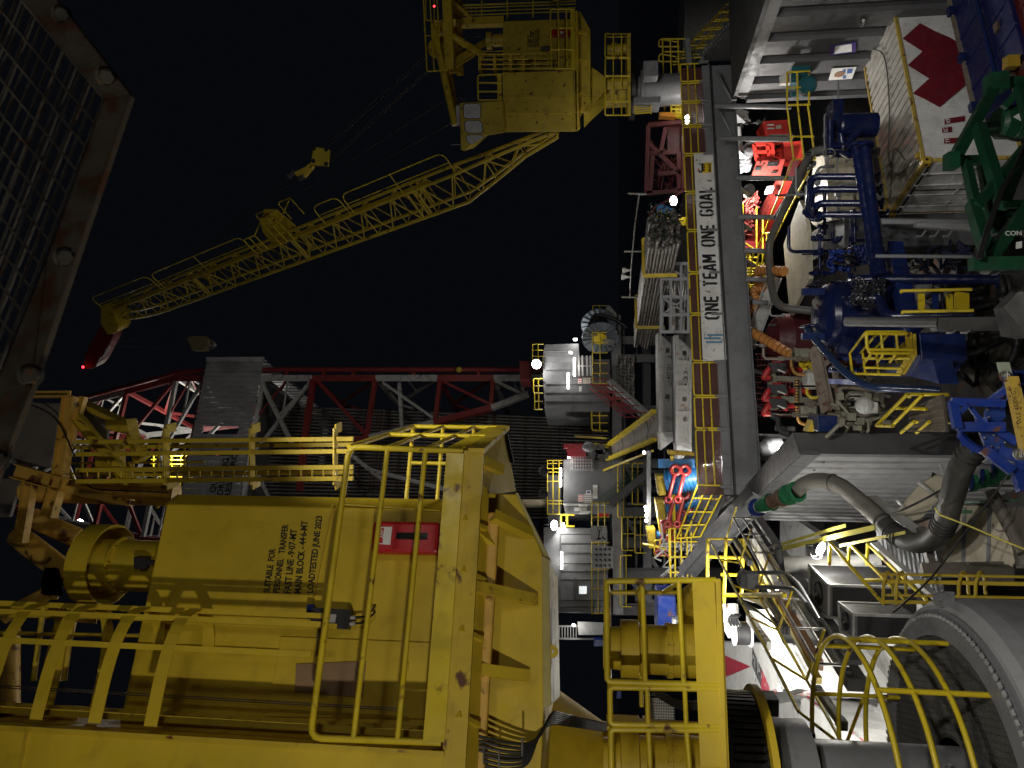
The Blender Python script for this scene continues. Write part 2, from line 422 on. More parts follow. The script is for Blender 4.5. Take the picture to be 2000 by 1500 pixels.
# walkway deck, edge beam, guard rails
A = NR(880,1700); B = NR(905,880); Cc = K(985,835,9.0); D = Cc-U*5-NN*1.0
m = MB().prism([at(p, zdeck-.07) for p in (A,B,at(Cc,0),D)], (0,0,.07)); m.build('walkway_deck', YELW, NC)
m = MB(); zz = ZV*-.13
m.bar(at(A,zdeck-.13)-NN*.03, at(B,zdeck-.13)-NN*.03, .05, .14); m.bar(at(B,zdeck-.13), at(Cc,zdeck-.13), .05, .16)
for k in range(9):
    p = at(A.lerp(B,k/8.5+.05), zdeck-.12); m.bar(p-NN*.05, p-NN*.75, .05, .1)
m.bar(at(A,zdeck-.12)-NN*.42, at(B,zdeck-.12)-NN*.42, .05, .09)
m.build('edge_beam', YELW, NC)
m = MB()
m.panel(NR(606,1441), NR(682,873), NR(905,881), NR(862,1450), .031, 0)
m.tube(NR(690,1443), NR(757,876), .026); m.tube(NR(776,1446), NR(831,879), .026)
fr = m.build('guard_rail', RAIL, NC)
MB().prism(NR.many([(872,884),(906,886),(868,1450),(826,1447)], .03), -NN*.012).build('toe_plate', RAIL, NC)
m = MB(); T0 = K(682,873,6.93); B0 = K(905,880,6.93); T1 = K(807,833,9.0); B1 = K(985,835,9.0)
m.tube(T0, T1, .028); m.tube(T1, B1, .028); m.tube(T0.lerp(B0,.33), T1.lerp(B1,.33), .024); m.tube(T0.lerp(B0,.67), T1.lerp(B1,.67), .024)
m.tube(T0.lerp(T1,.55), B0.lerp(B1,.55), .026)
T2 = T1-U*4; B2 = B1-U*4
m.tube(T1, T2, .028); m.tube(T1.lerp(B1,.33), T2.lerp(B2,.33), .024); m.tube(T1.lerp(B1,.67), T2.lerp(B2,.67), .024)
for k in (.12,.3,.5): m.tube(T1.lerp(T2,k), B1.lerp(B2,k), .024)
m.build('guard_rail', RAIL, NC)
MB().prism([B0+ZV*.02, B1+ZV*.02, B1+ZV*.2, B0+ZV*.2], U*.012).build('toe_plate', RAIL, NC)
# tub under the house
TU = Off(-.55)
m = MB().prism(TU.many([(952,1700),(952,963),(1010,965),(1062,1088),(1062,1382),(1048,1700)]), -NN*1.8); m.build('base_tub', YEL, NC, bevel=.015)
m = MB()
m.prism(TU.many([(1058,1085),(1072,1092),(1077,1376),(1060,1386)], .06), -NN*1.7)
m.prism(TU.many([(1006,962),(1012,962),(1074,1090),(1064,1090)], .03), -NN*.3)
m.build('bottom_flange', mat('scuffed_yellow', (.42,.36,.12), .35, dirt=.4), NC, bevel=.006)
m = MB().prism(Off(-.3).many([(905,1600),(948,1000),(975,1000),(940,1600)]), -NN*.1)
m.build('side_channel', ORA, NC, bevel=.02)
O3 = Off(-.3)
m = MB(); m.prism([NR(911,884,-.03), NR(889,1600,-.03), O3(926,1600), O3(952,966)], V((0,0,-.015))); m.prism([NR(911,884,-.03), O3(952,966), K(1006,960,8.6), K(984,840,8.9)], V((.01,.01,-.01)))
for y0 in (940,1040,1150,1250,1350,1450): m.bar(NR(910-(y0-884)*.03,y0,-.022), O3(951-(y0-966)*.04,y0+14,.012), .012, .012)
m.build('skirt_plate', YEL, NC)
m = MB()
for y0 in (1012,1112,1228,1395): m.bar(NR(908-(y0-884)*.03,y0,.0), O3(950-(y0-966)*.04,y0+22,.05), .04, .07)
m.build('deck_rib', YEL, NC)
m = MB(); m.bar(K(988,848,8.85), K(1000,905,8.75), .1, .05); m.bar(K(985,858,8.8), K(975,935,8.5), .06, .05); m.build('gap_shade', BLACK, NC)  # black bars painting the shade of the gap at the skirt end
for p, q in (((895,1146,-.02),(1050,1180,-.5)),((968,1012,-.2),(1042,1048,-.5)),((940,1318,-.25),(1034,1330,-.5)),((900,1010,-.05),(968,1065,-.3)),((905,890,-.02),(985,925,-.6))):
    m = MB(); m.angle(NR(*p), NR(*q), .1); m.build('brace', YELW if p[1] == 1146 else YEL, NC)
pe = TU(1078,1272,.04)
m = MB(); m.lathe(pe, NN, [(.02,-.012),(.06,-.012),(.06,.012),(.02,.012),(.02,-.012)], 16); m.bar(pe+ZV*.08, pe, .11, .022, up=NN); m.build('padeye', YEL, NC)
# upper works : gantry legs, caged ladder tower, vent, aloft frame
m = MB(); m.tube(K(345,966,9.6), K(48,957,9.3), .17, 16); m.tube(K(34,1046,9.2), K(205,1178,8.9), .15, 14)
m.tube(K(150,1050,9.6), K(60,1010,9.4), .14, 12); m.tube(K(5,1205,8.6), K(110,1150,8.9), .1, 12); m.tube(K(20,1230,8.9), K(20,1420,8.7), .12, 12)
m.build('gantry_leg', ORA, NC)
m = MB(); c = K(112,1150,8.85)
for s in (-1,1): m.prism([c+V((s*.06,-.1,0))+q for q in (V((0,0,.16)),V((0,.0,-.16)),V((.22,.0,-.1)),V((.22,0,.1)))], (.03,0,0))
m.tube(c+V((-.12,-.05,0)), c+V((.3,-.05,0)), .05, 10); m.build('pin_joint', ORA, NC)
# frame aloft with ribbed plates
m = MB()
PF = Pl(130, 850, 9.2, 12)
for p, q, w in (((138,775),(118,925),.14),((30,778),(138,777),.1),((30,920),(128,948),.16),((128,948),(255,975),.1),((165,775),(120,925),.08),((120,925),(95,1010),.14),((60,940),(40,1060),.12)):
    m.angle(PF(*p), PF(*q), w) if w < .12 else m.ibeam(PF(*p), PF(*q), w, w*1.2)
m.build('head_frame', ORA, NC)
m = MB().prism(PF.many([(28,785),(118,788),(98,915),(22,905)], -.1), (0,.06,0)); m.build('ribbed_plate', mat('plate_grey', (.17,.155,.14), .5, dirt=.4), NC)
m = MB().prism(PF.many([(0,935),(40,935),(18,1010),(-30,1010)], -.1), (0,.06,0)); m.build('ribbed_plate', MATS['plate_grey'], NC)
m = MB().prism(PF.many([(160,800),(210,822),(208,862),(160,835)], -.4), (0,.06,0)); m.build('ribbed_plate', MATS['plate_grey'], NC)
m = MB(); m.ibeam(PF(150,815), PF(252,940), .12, .14); m.build('brace', YELW, NC)
m = MB()
for q in ([(205,822),(246,818),(252,850),(205,838)],[(245,850),(250,845),(275,895),(262,905)],[(185,868),(222,866),(225,930),(185,925)],[(140,780),(165,790),(232,822),(228,830),(160,800)]):
    m.prism(PF.many(q, -.35), (0,.25,0))
m.build('sheave_plate', YELW, NC, bevel=.01)
m = MB()
LT = Pl(500, 880, 8.9, 12)
for y, o in ((857,0),(881,0),(912,.1),(934,.1),(868,-.8),(922,-.8)):
    m.bar(LT(150,y+6,o), LT(690,y,o), .055, .05, up=YV)
m.build('ladder_stile', YELW, NC)
m = MB()
for x in range(170,690,22): m.tube(LT(x,912,.1), LT(x,934,.1), .012, 6)
m.build('ladder_rung', YELW, NC)
for x in (325,492,655):
    m = MB(); p0 = LT(x,838,0); p1 = LT(x,948,0)
    m.bar(p0, p1, .14, .02, up=ZV); m.bar(p0, p0+V((.02,.22,0)), .12, .02); m.bar(p1, p1+V((.02,.22,0)), .12, .02); m.build('cage_hoop', YEL, NC)
m = MB()
for x, y0, y1 in ((120,880,960),(200,870,950),(250,905,975),(280,960,990)):
    m.tube(LT(x,y0,-1.2), LT(x+30,y1,-1.2), .035, 6)
for y in (872,890,905,925): m.tube(LT(140,y,-1.3), LT(400,y-3,-1.3), .018, 6)
for x in (160,210,260,310,360): m.tube(LT(x,870,-1.3), LT(x,926,-1.3), .02, 6)
m.build('upper_rail', YELW, NC)
m = MB(); m.path(rounded([PF(40,782,.1),PF(110,810,.1),PF(152,905,.12),PF(170,955,.1),PF(330,962,.1)], 1.0, 6), .011, 6); m.build('hanging_cable', BLK, NC)
# mushroom vent
c = at(NT(250,1104,-.5), ztop); ax = ZV
m = MB(); zc = K(180,1100,c.y).z
m.lathe(at(c,zc), -ZV, [(.40,-.04),(.46,.0),(.46,.26),(.44,.26),(.43,.0),(.28,.0)], 32); m.lathe(at(c,zc), ZV, [(.46,0),(.2,.06),(0,.07)], 32)
m.build('vent_cap', YEL, NC)
m = MB(); m.lathe(at(c,zc-.05), -ZV, [(.29,0),(.29,.33),(.33,.33),(.33,.36),(.29,.36),(.29,zc-ztop)], 28)
for k in range(10): m.lathe(at(c,zc-.38)+V((cos(k*.628)*.31,sin(k*.628)*.31,0)), -ZV, [(.012,0),(.012,.06),(0,.06)], 6)
vb = m.build('vent_body', YEL, NC)
m = MB(); q = K(278,1098,c.y-.31); m.box(q, (.06,0,0), (0,.05,0), (0,0,.07)); m.tube(q-ZV*.05, q-ZV*.16, .03, 8); m.build('switch_box', MATS['black_enamel'], vb)
# caged ladder between houses
LC = Off(-.42)
zs = [LC(x,1400).z for x in (130,240,345)]
base = NR(205,1402,-.42)
for z in zs+[LC(30,1400).z]:
    m = MB(); c = at(base, z); n = 18; pts = []
    for k in range(n+1):
        t = -pi/2+pi*k/n; pts.append(c+U*(1.02*max(0,cos(t))**.62)+NN*(.42*math.copysign(abs(sin(t))**.85, sin(t))))
    for p, q in zip(pts[:-1], pts[1:]):
        m.prism([p+ZV*.062, q+ZV*.062, q-ZV*.062, p-ZV*.062], (c-p).normalized()*.012)
    m.build('cage_hoop', YEL, NC)
m = MB()
zlo, zhi = LC(560,1400).z, LC(-80,1400).z
for k in range(1,6):
    t = -pi/2+pi*k/6; p = at(base,0)+U*(1.01*max(0,cos(t))**.62)+NN*(.41*math.copysign(abs(sin(t))**.85, sin(t))); z1 = LC(620,1400).z
    m.bar(at(p,z1), at(p,zhi), .05, .012, up=NN)
m.build('cage_bar', YEL, NC)
m = MB()
for s in (-.2,.2): m.bar(at(base+NN*s+U*.04, LC(870,1400).z), at(base+NN*s+U*.04, zhi), .06, .02, up=NN)
z = LC(860,1400).z
while z < zhi: m.tube(at(base-NN*.2+U*.04,z), at(base+NN*.2+U*.04,z), .012, 6); z += .3
m.build('ladder', YELW, NC)
# small landing frame left of the vent
m = MB(); LF = Off(-.9)
for y in (1182,1200,1235): m.tube(LF(-60,y), LF(320,y+8), .03 if y==1182 else .022, 6)
for x in (85,145,215): m.tube(LF(x,1180), LF(x-20,1330), .03, 6)
m.build('roof_rail', YELW, NC)
m = MB(); m.ibeam(LF(-60,1395), LF(150,1400), .15, .2); m.ibeam(K(130,1210,9.6), K(100,1330,9.2), .2, .2); m.ibeam(K(60,1190,9.9), K(200,1205,9.6), .16, .2); m.build('head_frame', ORA, NC)
# wire ropes over house
m = MB()
for y in (1362,1366): m.tube(LC(-80,y-28,-.2), LC(790,y+22,-.2), .006, 5)
m.build('guide_wire', STL, NC)
# slew column, platform and gearboxes
CX, CY = -4.42, 8.25
def rz(x): return K(x,1440,7.7).z
m = MB(); m.lathe((CX,CY,0), ZV, [(1.0,rz(1040)),(.86,rz(1075)),(.52,rz(1178)),(.52,rz(1408))], 36); m.build('slew_column', YEL, NC)
m = MB()
for k in range(40): 
    t = k/40*2*pi; m.lathe((CX+cos(t)*.56,CY+sin(t)*.56,rz(1250)), ZV, [(.016,0),(.016,.03),(0,.03)], 6)
m.lathe((CX,CY,rz(1254)), ZV, [(.52,0),(.6,0),(.6,.02),(.52,.02)], 36); m.lathe((CX,CY,rz(1268)), ZV, [(.52,0),(.6,0),(.6,.02),(.52,.02)], 36)
m.build('column_flange', YELW, NC)
SR = Pl(1190,1330,7.0,18)
m = MB()
m.panel(SR(1186,1331), SR(1184,1135), SR(1398,1133), SR(1412,1338), .03, 2, rad=.04)
m.panel(SR(1192,1414), SR(1191,1342), SR(1412,1346), SR(1416,1418), .028, 2, rad=.04)
m.panel(SR(1196,1640), SR(1193,1424), SR(1416,1426), SR(1440,1640), .03, 2, rad=.04)
T0 = SR(1184,1135); B0 = SR(1398,1133); T1 = K(1189,1157,8.3); B1 = K(1340,1157,8.3)
m.tube(T0, T1, .026); m.tube(T1, B1, .026)
for t in (.36,.7): m.tube(T0.lerp(B0,t), T1.lerp(B1,t), .024)
m.tube(T1, T1+SR.u*-1.2, .024); m.tube(T1.lerp(B1,.4), T1.lerp(B1,.4)+SR.u*-1.2, .024)
m.build('platform_rail', RAIL, NC)
m = MB(); m.prism(SR.many([(1352,1136),(1396,1134),(1414,1500),(1368,1500)], .02), -SR.n*.012); m.prism([SR(1398,1133), SR(1412,1500), SR(1412,1500)-SR.n*1.5, SR(1398,1133)-SR.n*1.5], (0,0,-.06))
m.prism(SR.many([(1398,1130),(1408,1130),(1428,1700),(1415,1700)], .03), -SR.n*.05)
m.build('slew_platform', YEL, NC, bevel=.006)
m = MB().prism([K(1322,1160,8.2), K(1352,1138,7.3), K(1390,1138,7.3), K(1370,1225,8.0), K(1330,1222,8.2)], (0,.03,0)); m.build('stiffener', YELW, NC)
def gearbox(y, d, s=1.):
    p = K(1265, y, d); x = lambda q: K(q, y, d).z
    m = MB(); m.lathe((p.x,p.y,0), ZV, [(0,x(1178)),(.21*s,x(1178)),(.22*s,x(1211)),(.295*s,x(1212)),(.295*s,x(1246)),(.25*s,x(1249)),(.25*s,x(1302)),(.28*s,x(1302)),(.28*s,x(1310)),(.27*s,x(1311)),(.27*s,x(1395))], 30)
    g = m.build('gearbox', YEL, NC)
    m = MB()
    for k in range(12): m.lathe((p.x+cos(k*.5236)*.27*s,p.y+sin(k*.5236)*.27*s,x(1312)), ZV, [(.013,0),(.013,.06),(0,.06)], 6)
    m.build('bolt_ring', YELW, g)
gearbox(1268, 7.75); gearbox(1490, 7.6, 1.05)
m = MB(); m.aab(K(0,1392,7.9).x, K(0,1345,7.9).x, 7.8, 8.1, K(1250,1380,7.9).z, K(1185,1380,7.9).z); m.aab(K(0,1382,7.9).x, K(0,1350,7.9).x, 7.9, 8.1, K(1380,1380,7.9).z, K(1250,1380,7.9).z); m.build('control_box', YEL, NC, bevel=.01)
MB().prism([K(1205,1352,7.78),K(1213,1350,7.78),K(1213,1364,7.78),K(1204,1364,7.78)], (0,.02,0)).build('blue_tag', BLU2, NC)
m = MB()
for k in range(14): m.bar(K(1268+k*3.6,1364,7.9), K(1272+k*3.2,1404,7.9), .009, .009)
for k in range(8): m.bar(K(1268,1364+k*5.5,7.9), K(1318,1366+k*5.5,7.9), .007, .007)
m.build('fan_grille', LGR, NC)
m = MB()
for k in range(4): m.path(rounded([K(1258,1352+k*3,7.7),K(1275,1346+k*3,7.65),K(1300,1358+k*4,7.7),K(1330,1372+k*5,7.8),K(1390,1370+k*4,7.9)], .4, 6), .014, 6)
for k in range(7):
    y = 1436+k*9; d = 6.7+k*.02
    m.path(rounded([K(935,y+2,6.22+k*.01),K(985,y+14,6.28),K(1030,y+20-k*2,6.34),K(1056,1438-k*4+k*k*.3,6.5),K(1078,1388+k*4,6.75),K(1120,1400+k*3,7.3),K(1185,1415+k*2,7.3)], .35, 6), .0135, 7)
m.build('cable_bundle', BLK, NC)
m = MB()
for x, y in ((945,1470),(975,1478),(1020,1455)): m.bar(K(x,y-14,6.2), K(x,y+22,6.16), .02, .015)
m.build('cable_cleat', BLK, NC)
# slewing ring
zr = rz(1412)
m = MB(); n = 72; R0, R1 = .86, .93
for k in range(n):
    t0, t1 = 2*pi*k/n, 2*pi*(k+.55)/n
    m.prism([V((CX+cos(t)*r, CY+sin(t)*r, zr-.42)) for t, r in ((t0,R0),(t1,R0),(t1,R1),(t0,R1))], (0,0,.34))
m.lathe((CX,CY,zr), ZV, [(0,-.05),(R1,-.05),(R1,-.09),(R0,-.09),(R0,-.45)], 72); m.build('ring_gear', mat('greased_gear', (.012,.012,.013), .35, dirt=.4, dcol=(.05,.04,.03)), NC)
m = MB(); m.lathe((CX,CY,zr-.45), ZV, [(.6,0),(1.0,0),(1.0,-.07),(.6,-.07)], 72); m.build('ring_flange', YEL, NC)
PD = mat('pedestal_grey', (.20,.202,.21), .4, dirt=.35)
m = MB(); m.lathe((CX,CY,zr), ZV, [(.7,-.52),(.7,-.62),(.66,-.64),(.66,-1.0),(.46,-1.05),(.46,-2.9)], 40); m.build('pedestal', PD, NC)
# round access platform on the drum
PX, PY, PZ = -4.42, 8.45, -3.95
m = MB(); m.lathe((PX,PY,PZ), ZV, [(1.62,-.02),(1.9,-.03),(1.96,-.12),(1.98,-.3),(1.98,-7.9)], 64); m.build('drum', mat('drum_grey', (.33,.333,.34), .5, dirt=.25), NC)
m = MB(); m.lathe((PX,PY,PZ), ZV, [(1.55,.06),(1.75,.06),(1.75,-.1),(1.55,-.1),(1.55,.06)], 72); m.lathe((PX,PY,PZ), ZV, [(1.75,.0),(1.84,.0),(1.84,-.06)], 72); m.build('ring_beam', PD, NC)
m = MB()
n = 120
for k in range(n):
    t = 2*pi*k/n; m.box((PX+cos(t)*1.77,PY+sin(t)*1.77,PZ+.05), (cos(t)*.018,sin(t)*.018,0), (-sin(t)*.026,cos(t)*.026,0), (0,0,.012))
m.build('scalloped_trim', LGR, NC)
fm = mat('grimy_plate', (.06,.057,.05), .6, dirt=.6, dcol=(.015,.013,.012), scale=4)
MB().lathe((PX,PY,PZ), ZV, [(.46,.0),(1.55,.0)], 64, smooth=False).build('floor_plate', fm, NC)
m = MB(); s = .034
k = -46
while k <= 46:
    c = k*s; L = sqrt(max(0, 1.55**2-c*c)); g = sqrt(max(0, .5**2-c*c))
    if L:
        for d1, d2 in ((V((1,.35,0)),V((-.35,1,0))),):
            d1 = d1.normalized(); d2 = d2.normalized()
            for a0, a1 in ((-L,-g),(g,L)):
                m.bar(V((PX,PY,PZ+.012))+d2*c+d1*a0, V((PX,PY,PZ+.012))+d2*c+d1*a1, .005, .010)
                if k % 2 == 0: m.bar(V((PX,PY,PZ+.018))+d1*c+d2*a0, V((PX,PY,PZ+.018))+d1*c+d2*a1, .005, .008)
    k += 1
m.build('floor_grating', mat('grating_grey', (.13,.125,.115), .5, metal=.4, dirt=.5), NC)
m = MB(); Rr = 1.5
for z in (.42,.76,1.1): m.ring((PX,PY,PZ+z), ZV, Rr, .03, 64)
for k in range(10):
    t = radians(-66+k*36); p = V((PX+cos(t)*Rr,PY+sin(t)*Rr,PZ)); m.tube(p, p+ZV*1.1, .03, 8)
m.build('round_rail', RAIL, NC)
m = MB(); c = V((PX+1.95, PY+.3, PZ+.02)); m.lathe(c, V((.3,1,0)), [(.03,-.015),(.09,-.015),(.09,.015),(.03,.015),(.03,-.015)], 16); m.box(c-ZV*.08, (.09,0,0), (0,.014,0), (0,0,.06)); m.build('padeye', PD, NC)
for i, s in enumerate(('PEP','FAS','MAIN')):
    t0 = radians(-62); z = PZ+.62-i*.17
    text('stencil_lettering', s, V((CX+cos(t0)*.475, CY+sin(t0)*.475, z)), V((-sin(t0), cos(t0), 0)), ZV, .08, mat('faint_grey', (.24,.24,.245), .5, dirt=.2, streak=0), NC, depth=.004)
def proj(p):
    p = V(p); d = p.y*CT+p.z*ST; u = -p.y*ST+p.z*CT
    return 1000-FPX*u/d, 750-FPX*p.x/d
# =========================================================== far pedestal crane, boom raised over the derrick
FC = thing('pedestal_crane', 'distant yellow pedestal crane with lattice boom raised against the night sky', 'crane', K(1320,165,29))
RC = Pl(1000, 150, 28, 0)
def fs(pts, d0, dt, name, m, bev=.02, par=None, mb=None):
    k = mb or MB(); k.prism([K(x, y, d0) for x, y in pts], (dt*.355, dt*.935, 0))
    return k.build(name, m, par or FC, bevel=bev) if name else k
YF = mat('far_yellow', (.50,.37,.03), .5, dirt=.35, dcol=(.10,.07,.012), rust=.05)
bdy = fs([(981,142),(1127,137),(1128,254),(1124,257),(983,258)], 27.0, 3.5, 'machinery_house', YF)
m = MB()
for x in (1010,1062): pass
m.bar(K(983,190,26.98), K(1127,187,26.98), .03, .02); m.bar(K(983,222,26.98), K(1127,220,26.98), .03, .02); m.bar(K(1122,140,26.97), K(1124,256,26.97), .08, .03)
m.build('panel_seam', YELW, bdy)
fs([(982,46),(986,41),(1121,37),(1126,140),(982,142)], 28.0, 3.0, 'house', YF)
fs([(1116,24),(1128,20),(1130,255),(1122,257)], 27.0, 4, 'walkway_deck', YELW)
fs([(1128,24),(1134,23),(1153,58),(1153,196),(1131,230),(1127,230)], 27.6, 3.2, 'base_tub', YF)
m = MB()
for y in (62,115,182,215): m.bar(K(1128,y,27.5), K(1148,y+4,27.5), .12, .1)
m.build('brace', YELW, FC)
m = MB()
for x in (1075,1090,1106): m.tube(K(x,18,26.9), K(x+1.5,134,26.9), .03, 6)
for y in (18,55,97,134): m.tube(K(1075,y,26.9), K(1122,y,26.9), .03, 6)
m.bar(K(1118,18,26.9), K(1120,134,26.9), .03, .16)
m.tube(K(1075,18,26.9), K(1079,2,29), .03, 6); m.tube(K(1079,2,29), K(1122,-6,29), .03, 6); m.tube(K(1090,18,26.9), K(1094,0,29), .03, 6)
m.build('guard_rail', RAIL, FC)
c2 = fs([(1077,57),(1113,58),(1113,72),(1077,71)], 27.75, .25, 'fire_cabinet', FIRE, .03)
fs([(1094,61),(1102,61),(1102,68),(1094,68)], 27.73, .02, 'window_strip', WLT, 0, c2)
fs([(1056,90),(1075,89),(1075,97),(1056,97)], 27.8, .2, 'junction_box', DGR)
RF = Pl(1030, 95, 27.985, 0)
for s, x, y0, y1, hp in (('SUITABLE FOR',1034,92,68,4),('PERSONNEL TRANSFER',1039,92,60,4),('FAST LINE -9·07-MT',1043.5,92,62,4),('MAIN BLOCK - 44·6-MT',1048,92,58,4),('LOADTESTED JUNE 2023',1053,92,56,4)):
    stencil('stencil_lettering', RF, s, x, y0, y1, x, hp, BLACK, FC, .01, .01)
m = MB()
for x in (937,966,997,1022,1045,1070):
    p, q = K(x,106,27), K(x,136,27); m.prism([p-ZV*.06, p+ZV*.06, q+ZV*.06, q-ZV*.06], (0,.7,0)) if x < 1030 else m.bar(p, q, .05)
for y in (106,116,126,135): m.tube(K(935,y,27), K(1078,y-1,27), .03, 6)
for y in (100,109,118): m.tube(K(938,y,29), K(984,y,29), .025, 5)
m.build('ladder_cage', YELW, FC)
m = MB(); m.panel(K(933,147,27), K(934,196,27), K(981,195,27), K(981,145,27), .035, 0)
for y in (162,179): m.tube(K(933,y,27), K(980,y,27), .04, 6)
m.bar(K(975,146,27), K(976,196,27), .02, .16); m.build('roof_rail', RAIL, FC)
# cab
cb = fs([(898,201),(981,197),(984,259),(938,267),(908,295),(900,293)], 26.6, 2.2, 'cab', YF)
for q in ([(909,203),(934,203),(938,207),(938,228),(934,231),(911,231),(906,227),(906,206)],[(912,236),(936,236),(941,241),(942,256),(937,260),(914,259),(909,254),(908,240)],[(915,264),(940,264),(943,267),(940,270),(922,281),(915,279),(912,274),(911,267)]):
    wn = MB(); cc = (sum(x for x, y in q)/len(q), sum(y for x, y in q)/len(q))
    wn.prism([K(cc[0]+(x-cc[0])*1.09, cc[1]+(y-cc[1])*1.09, 26.58) for x, y in q], (0,.02,0)); fr = wn.build('window', BLACK, cb)
    MB().prism([K(x, y, 26.55) for x, y in q], (0,.02,0)).build('pane', GLS, fr)
fs([(889,206),(898,204),(898,248),(892,246)], 26.9, 1.6, 'front_glass', GLS, .05, cb)
m = MB(); m.tube(K(880,283,26.6), K(903,282,26.6), .015, 5); m.tube(K(898,190,26.8), K(908,198,26.8), .015, 5); m.build('antenna', STL, cb)
# gantry works
m = MB(); m.ibeam(K(873,-30,27.2), K(880,140,27.2), .35, .4, up=YV); m.ibeam(K(893,-30,29), K(897,145,29), .3, .3, up=YV)
m.bar(K(884,46,29), K(985,42,29), .35, .3); m.bar(K(884,44,27.2), K(898,44,29), .25)
m.tube(K(848,60,27.1), K(889,244,27.1), .14, 10); m.tube(K(862,60,28.6), K(893,235,28.6), .14, 10); m.tube(K(882,70,27.2), K(945,108,28), .14, 10); m.tube(K(885,122,27.5), K(955,78,29), .13, 10); m.tube(K(885,130,28.5), K(925,105,29), .11, 10)
m.tube(K(884,2,28), K(922,37,28.5), .08, 8); m.build('gantry_leg', YELW, FC)
m = MB(); m.panel(K(825,-40,27), K(834,140,27), K(874,137,27), K(868,-40,27), .03, 0)
for a, b in (((838,-30),(848,139)),((852,-30),(861,138)),((830,70),(868,68))): m.tube(K(*a,27), K(*b,27), .025, 6)
m.panel(K(831,-30,28.5), K(832,40,28.5), K(864,40,28.5), K(864,-30,28.5), .025, 1)
for x in (893,902,911,920,929): m.tube(K(x,31,29), K(x*1.0+1,8,29), .01, 4)
for y in (8,14,21,28): m.tube(K(896,y+2,29.2), K(1125,y-6,29.2), .025, 5)
for y in (9,14): m.tube(K(896,y+2,29.9), K(1125,y-6,29.9), .025, 5)
for x in (941,991,1041,1090): m.bar(K(x,2,29.2), K(x,36,29.2), .09, .05)
m.build('upper_rail', RAIL, FC)
m = MB(); p = K(852,95,27.5); m.lathe(p, YV, [(.05,-.05),(.3,-.05),(.34,-.09),(.34,.09),(.3,.05),(.05,.05)], 20); p = K(856,55,27.5); m.lathe(p, YV, [(.04,-.05),(.22,-.05),(.26,-.09),(.26,.09),(.04,.05)], 16); m.build('sheave', YELW, FC)
m = MB(); p = K(957,80,28.6); q = K(985,81,28.6); x = lambda a: K(a,80,28.6).z
m.lathe((p.x,p.y,0), ZV, [(.0,x(949)),(.34,x(951)),(.34,x(961)),(.2,x(961)),(.2,x(964)),(.24,x(964)),(.24,x(984))], 20); m.build('vent', YF, FC)
bp = lamp('obstruction_beacon', 'small pale red beacon inside the top rail cage of the distant crane', K(848,12,27.6), .3, .04, aim=(0,-1,0), col=(1,.3,.2), m=LAMPR, cat='beacon')
# boom
P0 = K(1085,252,27.6); P1 = K(203,606,35)
bd = (P1-P0).normalized(); bw = bd.cross(ZV).normalized(); bn = bw.cross(bd).normalized(); BL = (P1-P0).length
def bt(x):
    lo, hi = 0., 1.
    for _ in range(40):
        mid = (lo+hi)/2
        if proj(P0.lerp(P1, mid))[0] > x: lo = mid
        else: hi = mid
    return lo
def bp_(t, s, e):     # s across (-1,1), e up (0 bottom .. 1 top)
    k = min(1, t/.17, (1.06-t)/.14); k = max(.16, k)
    return P0.lerp(P1, t)+bw*(s*.36*max(.55, k))+bn*((e-1)*(1.5-.45*t)*k)
m = MB(); b2 = MB()
T = [i/17 for i in range(18)]
for s in (-1,1):
    for e in (0,1): m.path([bp_(t, s, e) for t in T], .075, 8)
for i, (t0, t1) in enumerate(zip(T[:-1], T[1:])):
    tm = (t0+t1)/2
    for s in (-1,1):
        b2.tube(bp_(t0,s,1), bp_(tm,s,0), .036, 6); b2.tube(bp_(tm,s,0), bp_(t1,s,1), .036, 6); b2.tube(bp_(t0,s,1), bp_(t0,s,0), .026, 5)
    for e in (0,1):
        b2.tube(bp_(t0,-1,e), bp_(t0,1,e), .028, 5)
for t in (.245,.25,.262,.5,.505,.74,.745):
    for s in (-1,1): b2.tube(bp_(t,s,0), bp_(t,s,1), .06, 6)
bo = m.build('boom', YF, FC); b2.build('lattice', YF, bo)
m = MB(); m.prism([bp_(t, -.9, 1.03) for t in (.22,.97)]+[bp_(t, -.35, 1.03) for t in (.97,.22)], bn*.03); m.build('boom_walkway', YELW, bo)
for x0, x1 in ((893,697),(690,642),(505,330),(324,212)):
    a, b = bt(x0), bt(x1); k = max(1, round((b-a)*BL/3.2))
    m = MB(); H = 1.0
    A, B = bp_(a,-1,1.05), bp_(b,-1,1.05)
    m.path(rounded([A, A+bn*H, B+bn*H, B], .35, 4), .026, 6); m.tube(A+bn*H*.5, B+bn*H*.5, .022, 6)
    for i in range(1, k): p = A.lerp(B, i/k); m.tube(p, p+bn*H, .022, 6)
    m.build('boom_rail', RAIL, bo)
# sheave house part way up
a = bt(552); p = bp_(a,-.2,1); m = MB(); q = [p-bd*.6, p+bd*.6, p+bd*.55+bn*.7, p+bd*.15+bn*1.35, p-bd*.4+bn*1.15]
m.prism(q, bw*.08); m.prism([v+bw*.6 for v in q], bw*.08); m.build('sheave_plate', YELW, bo)
for x0, x1, h in ((580,555,1.0),(530,508,.9)):
    a, b = bt(x0), bt(x1); A, B = bp_(a,-1.3,1.02), bp_(b,-1.3,1.02); m = MB()
    m.path(rounded([A, A+bn*h, B+bn*h, B], .15, 3), .03, 6); m.tube(A+bn*h*.5, B+bn*h*.5, .03, 6); m.tube(A.lerp(B,.5), A.lerp(B,.5)+bn*h, .03, 6)
    A2, B2 = A+bw*1.8, B+bw*1.8; m.path(rounded([A2, A2+bn*h, B2+bn*h, B2], .15, 3), .03, 6); m.tube(A+bn*h, A2+bn*h, .03, 6); m.build('boom_rail', RAIL, bo)
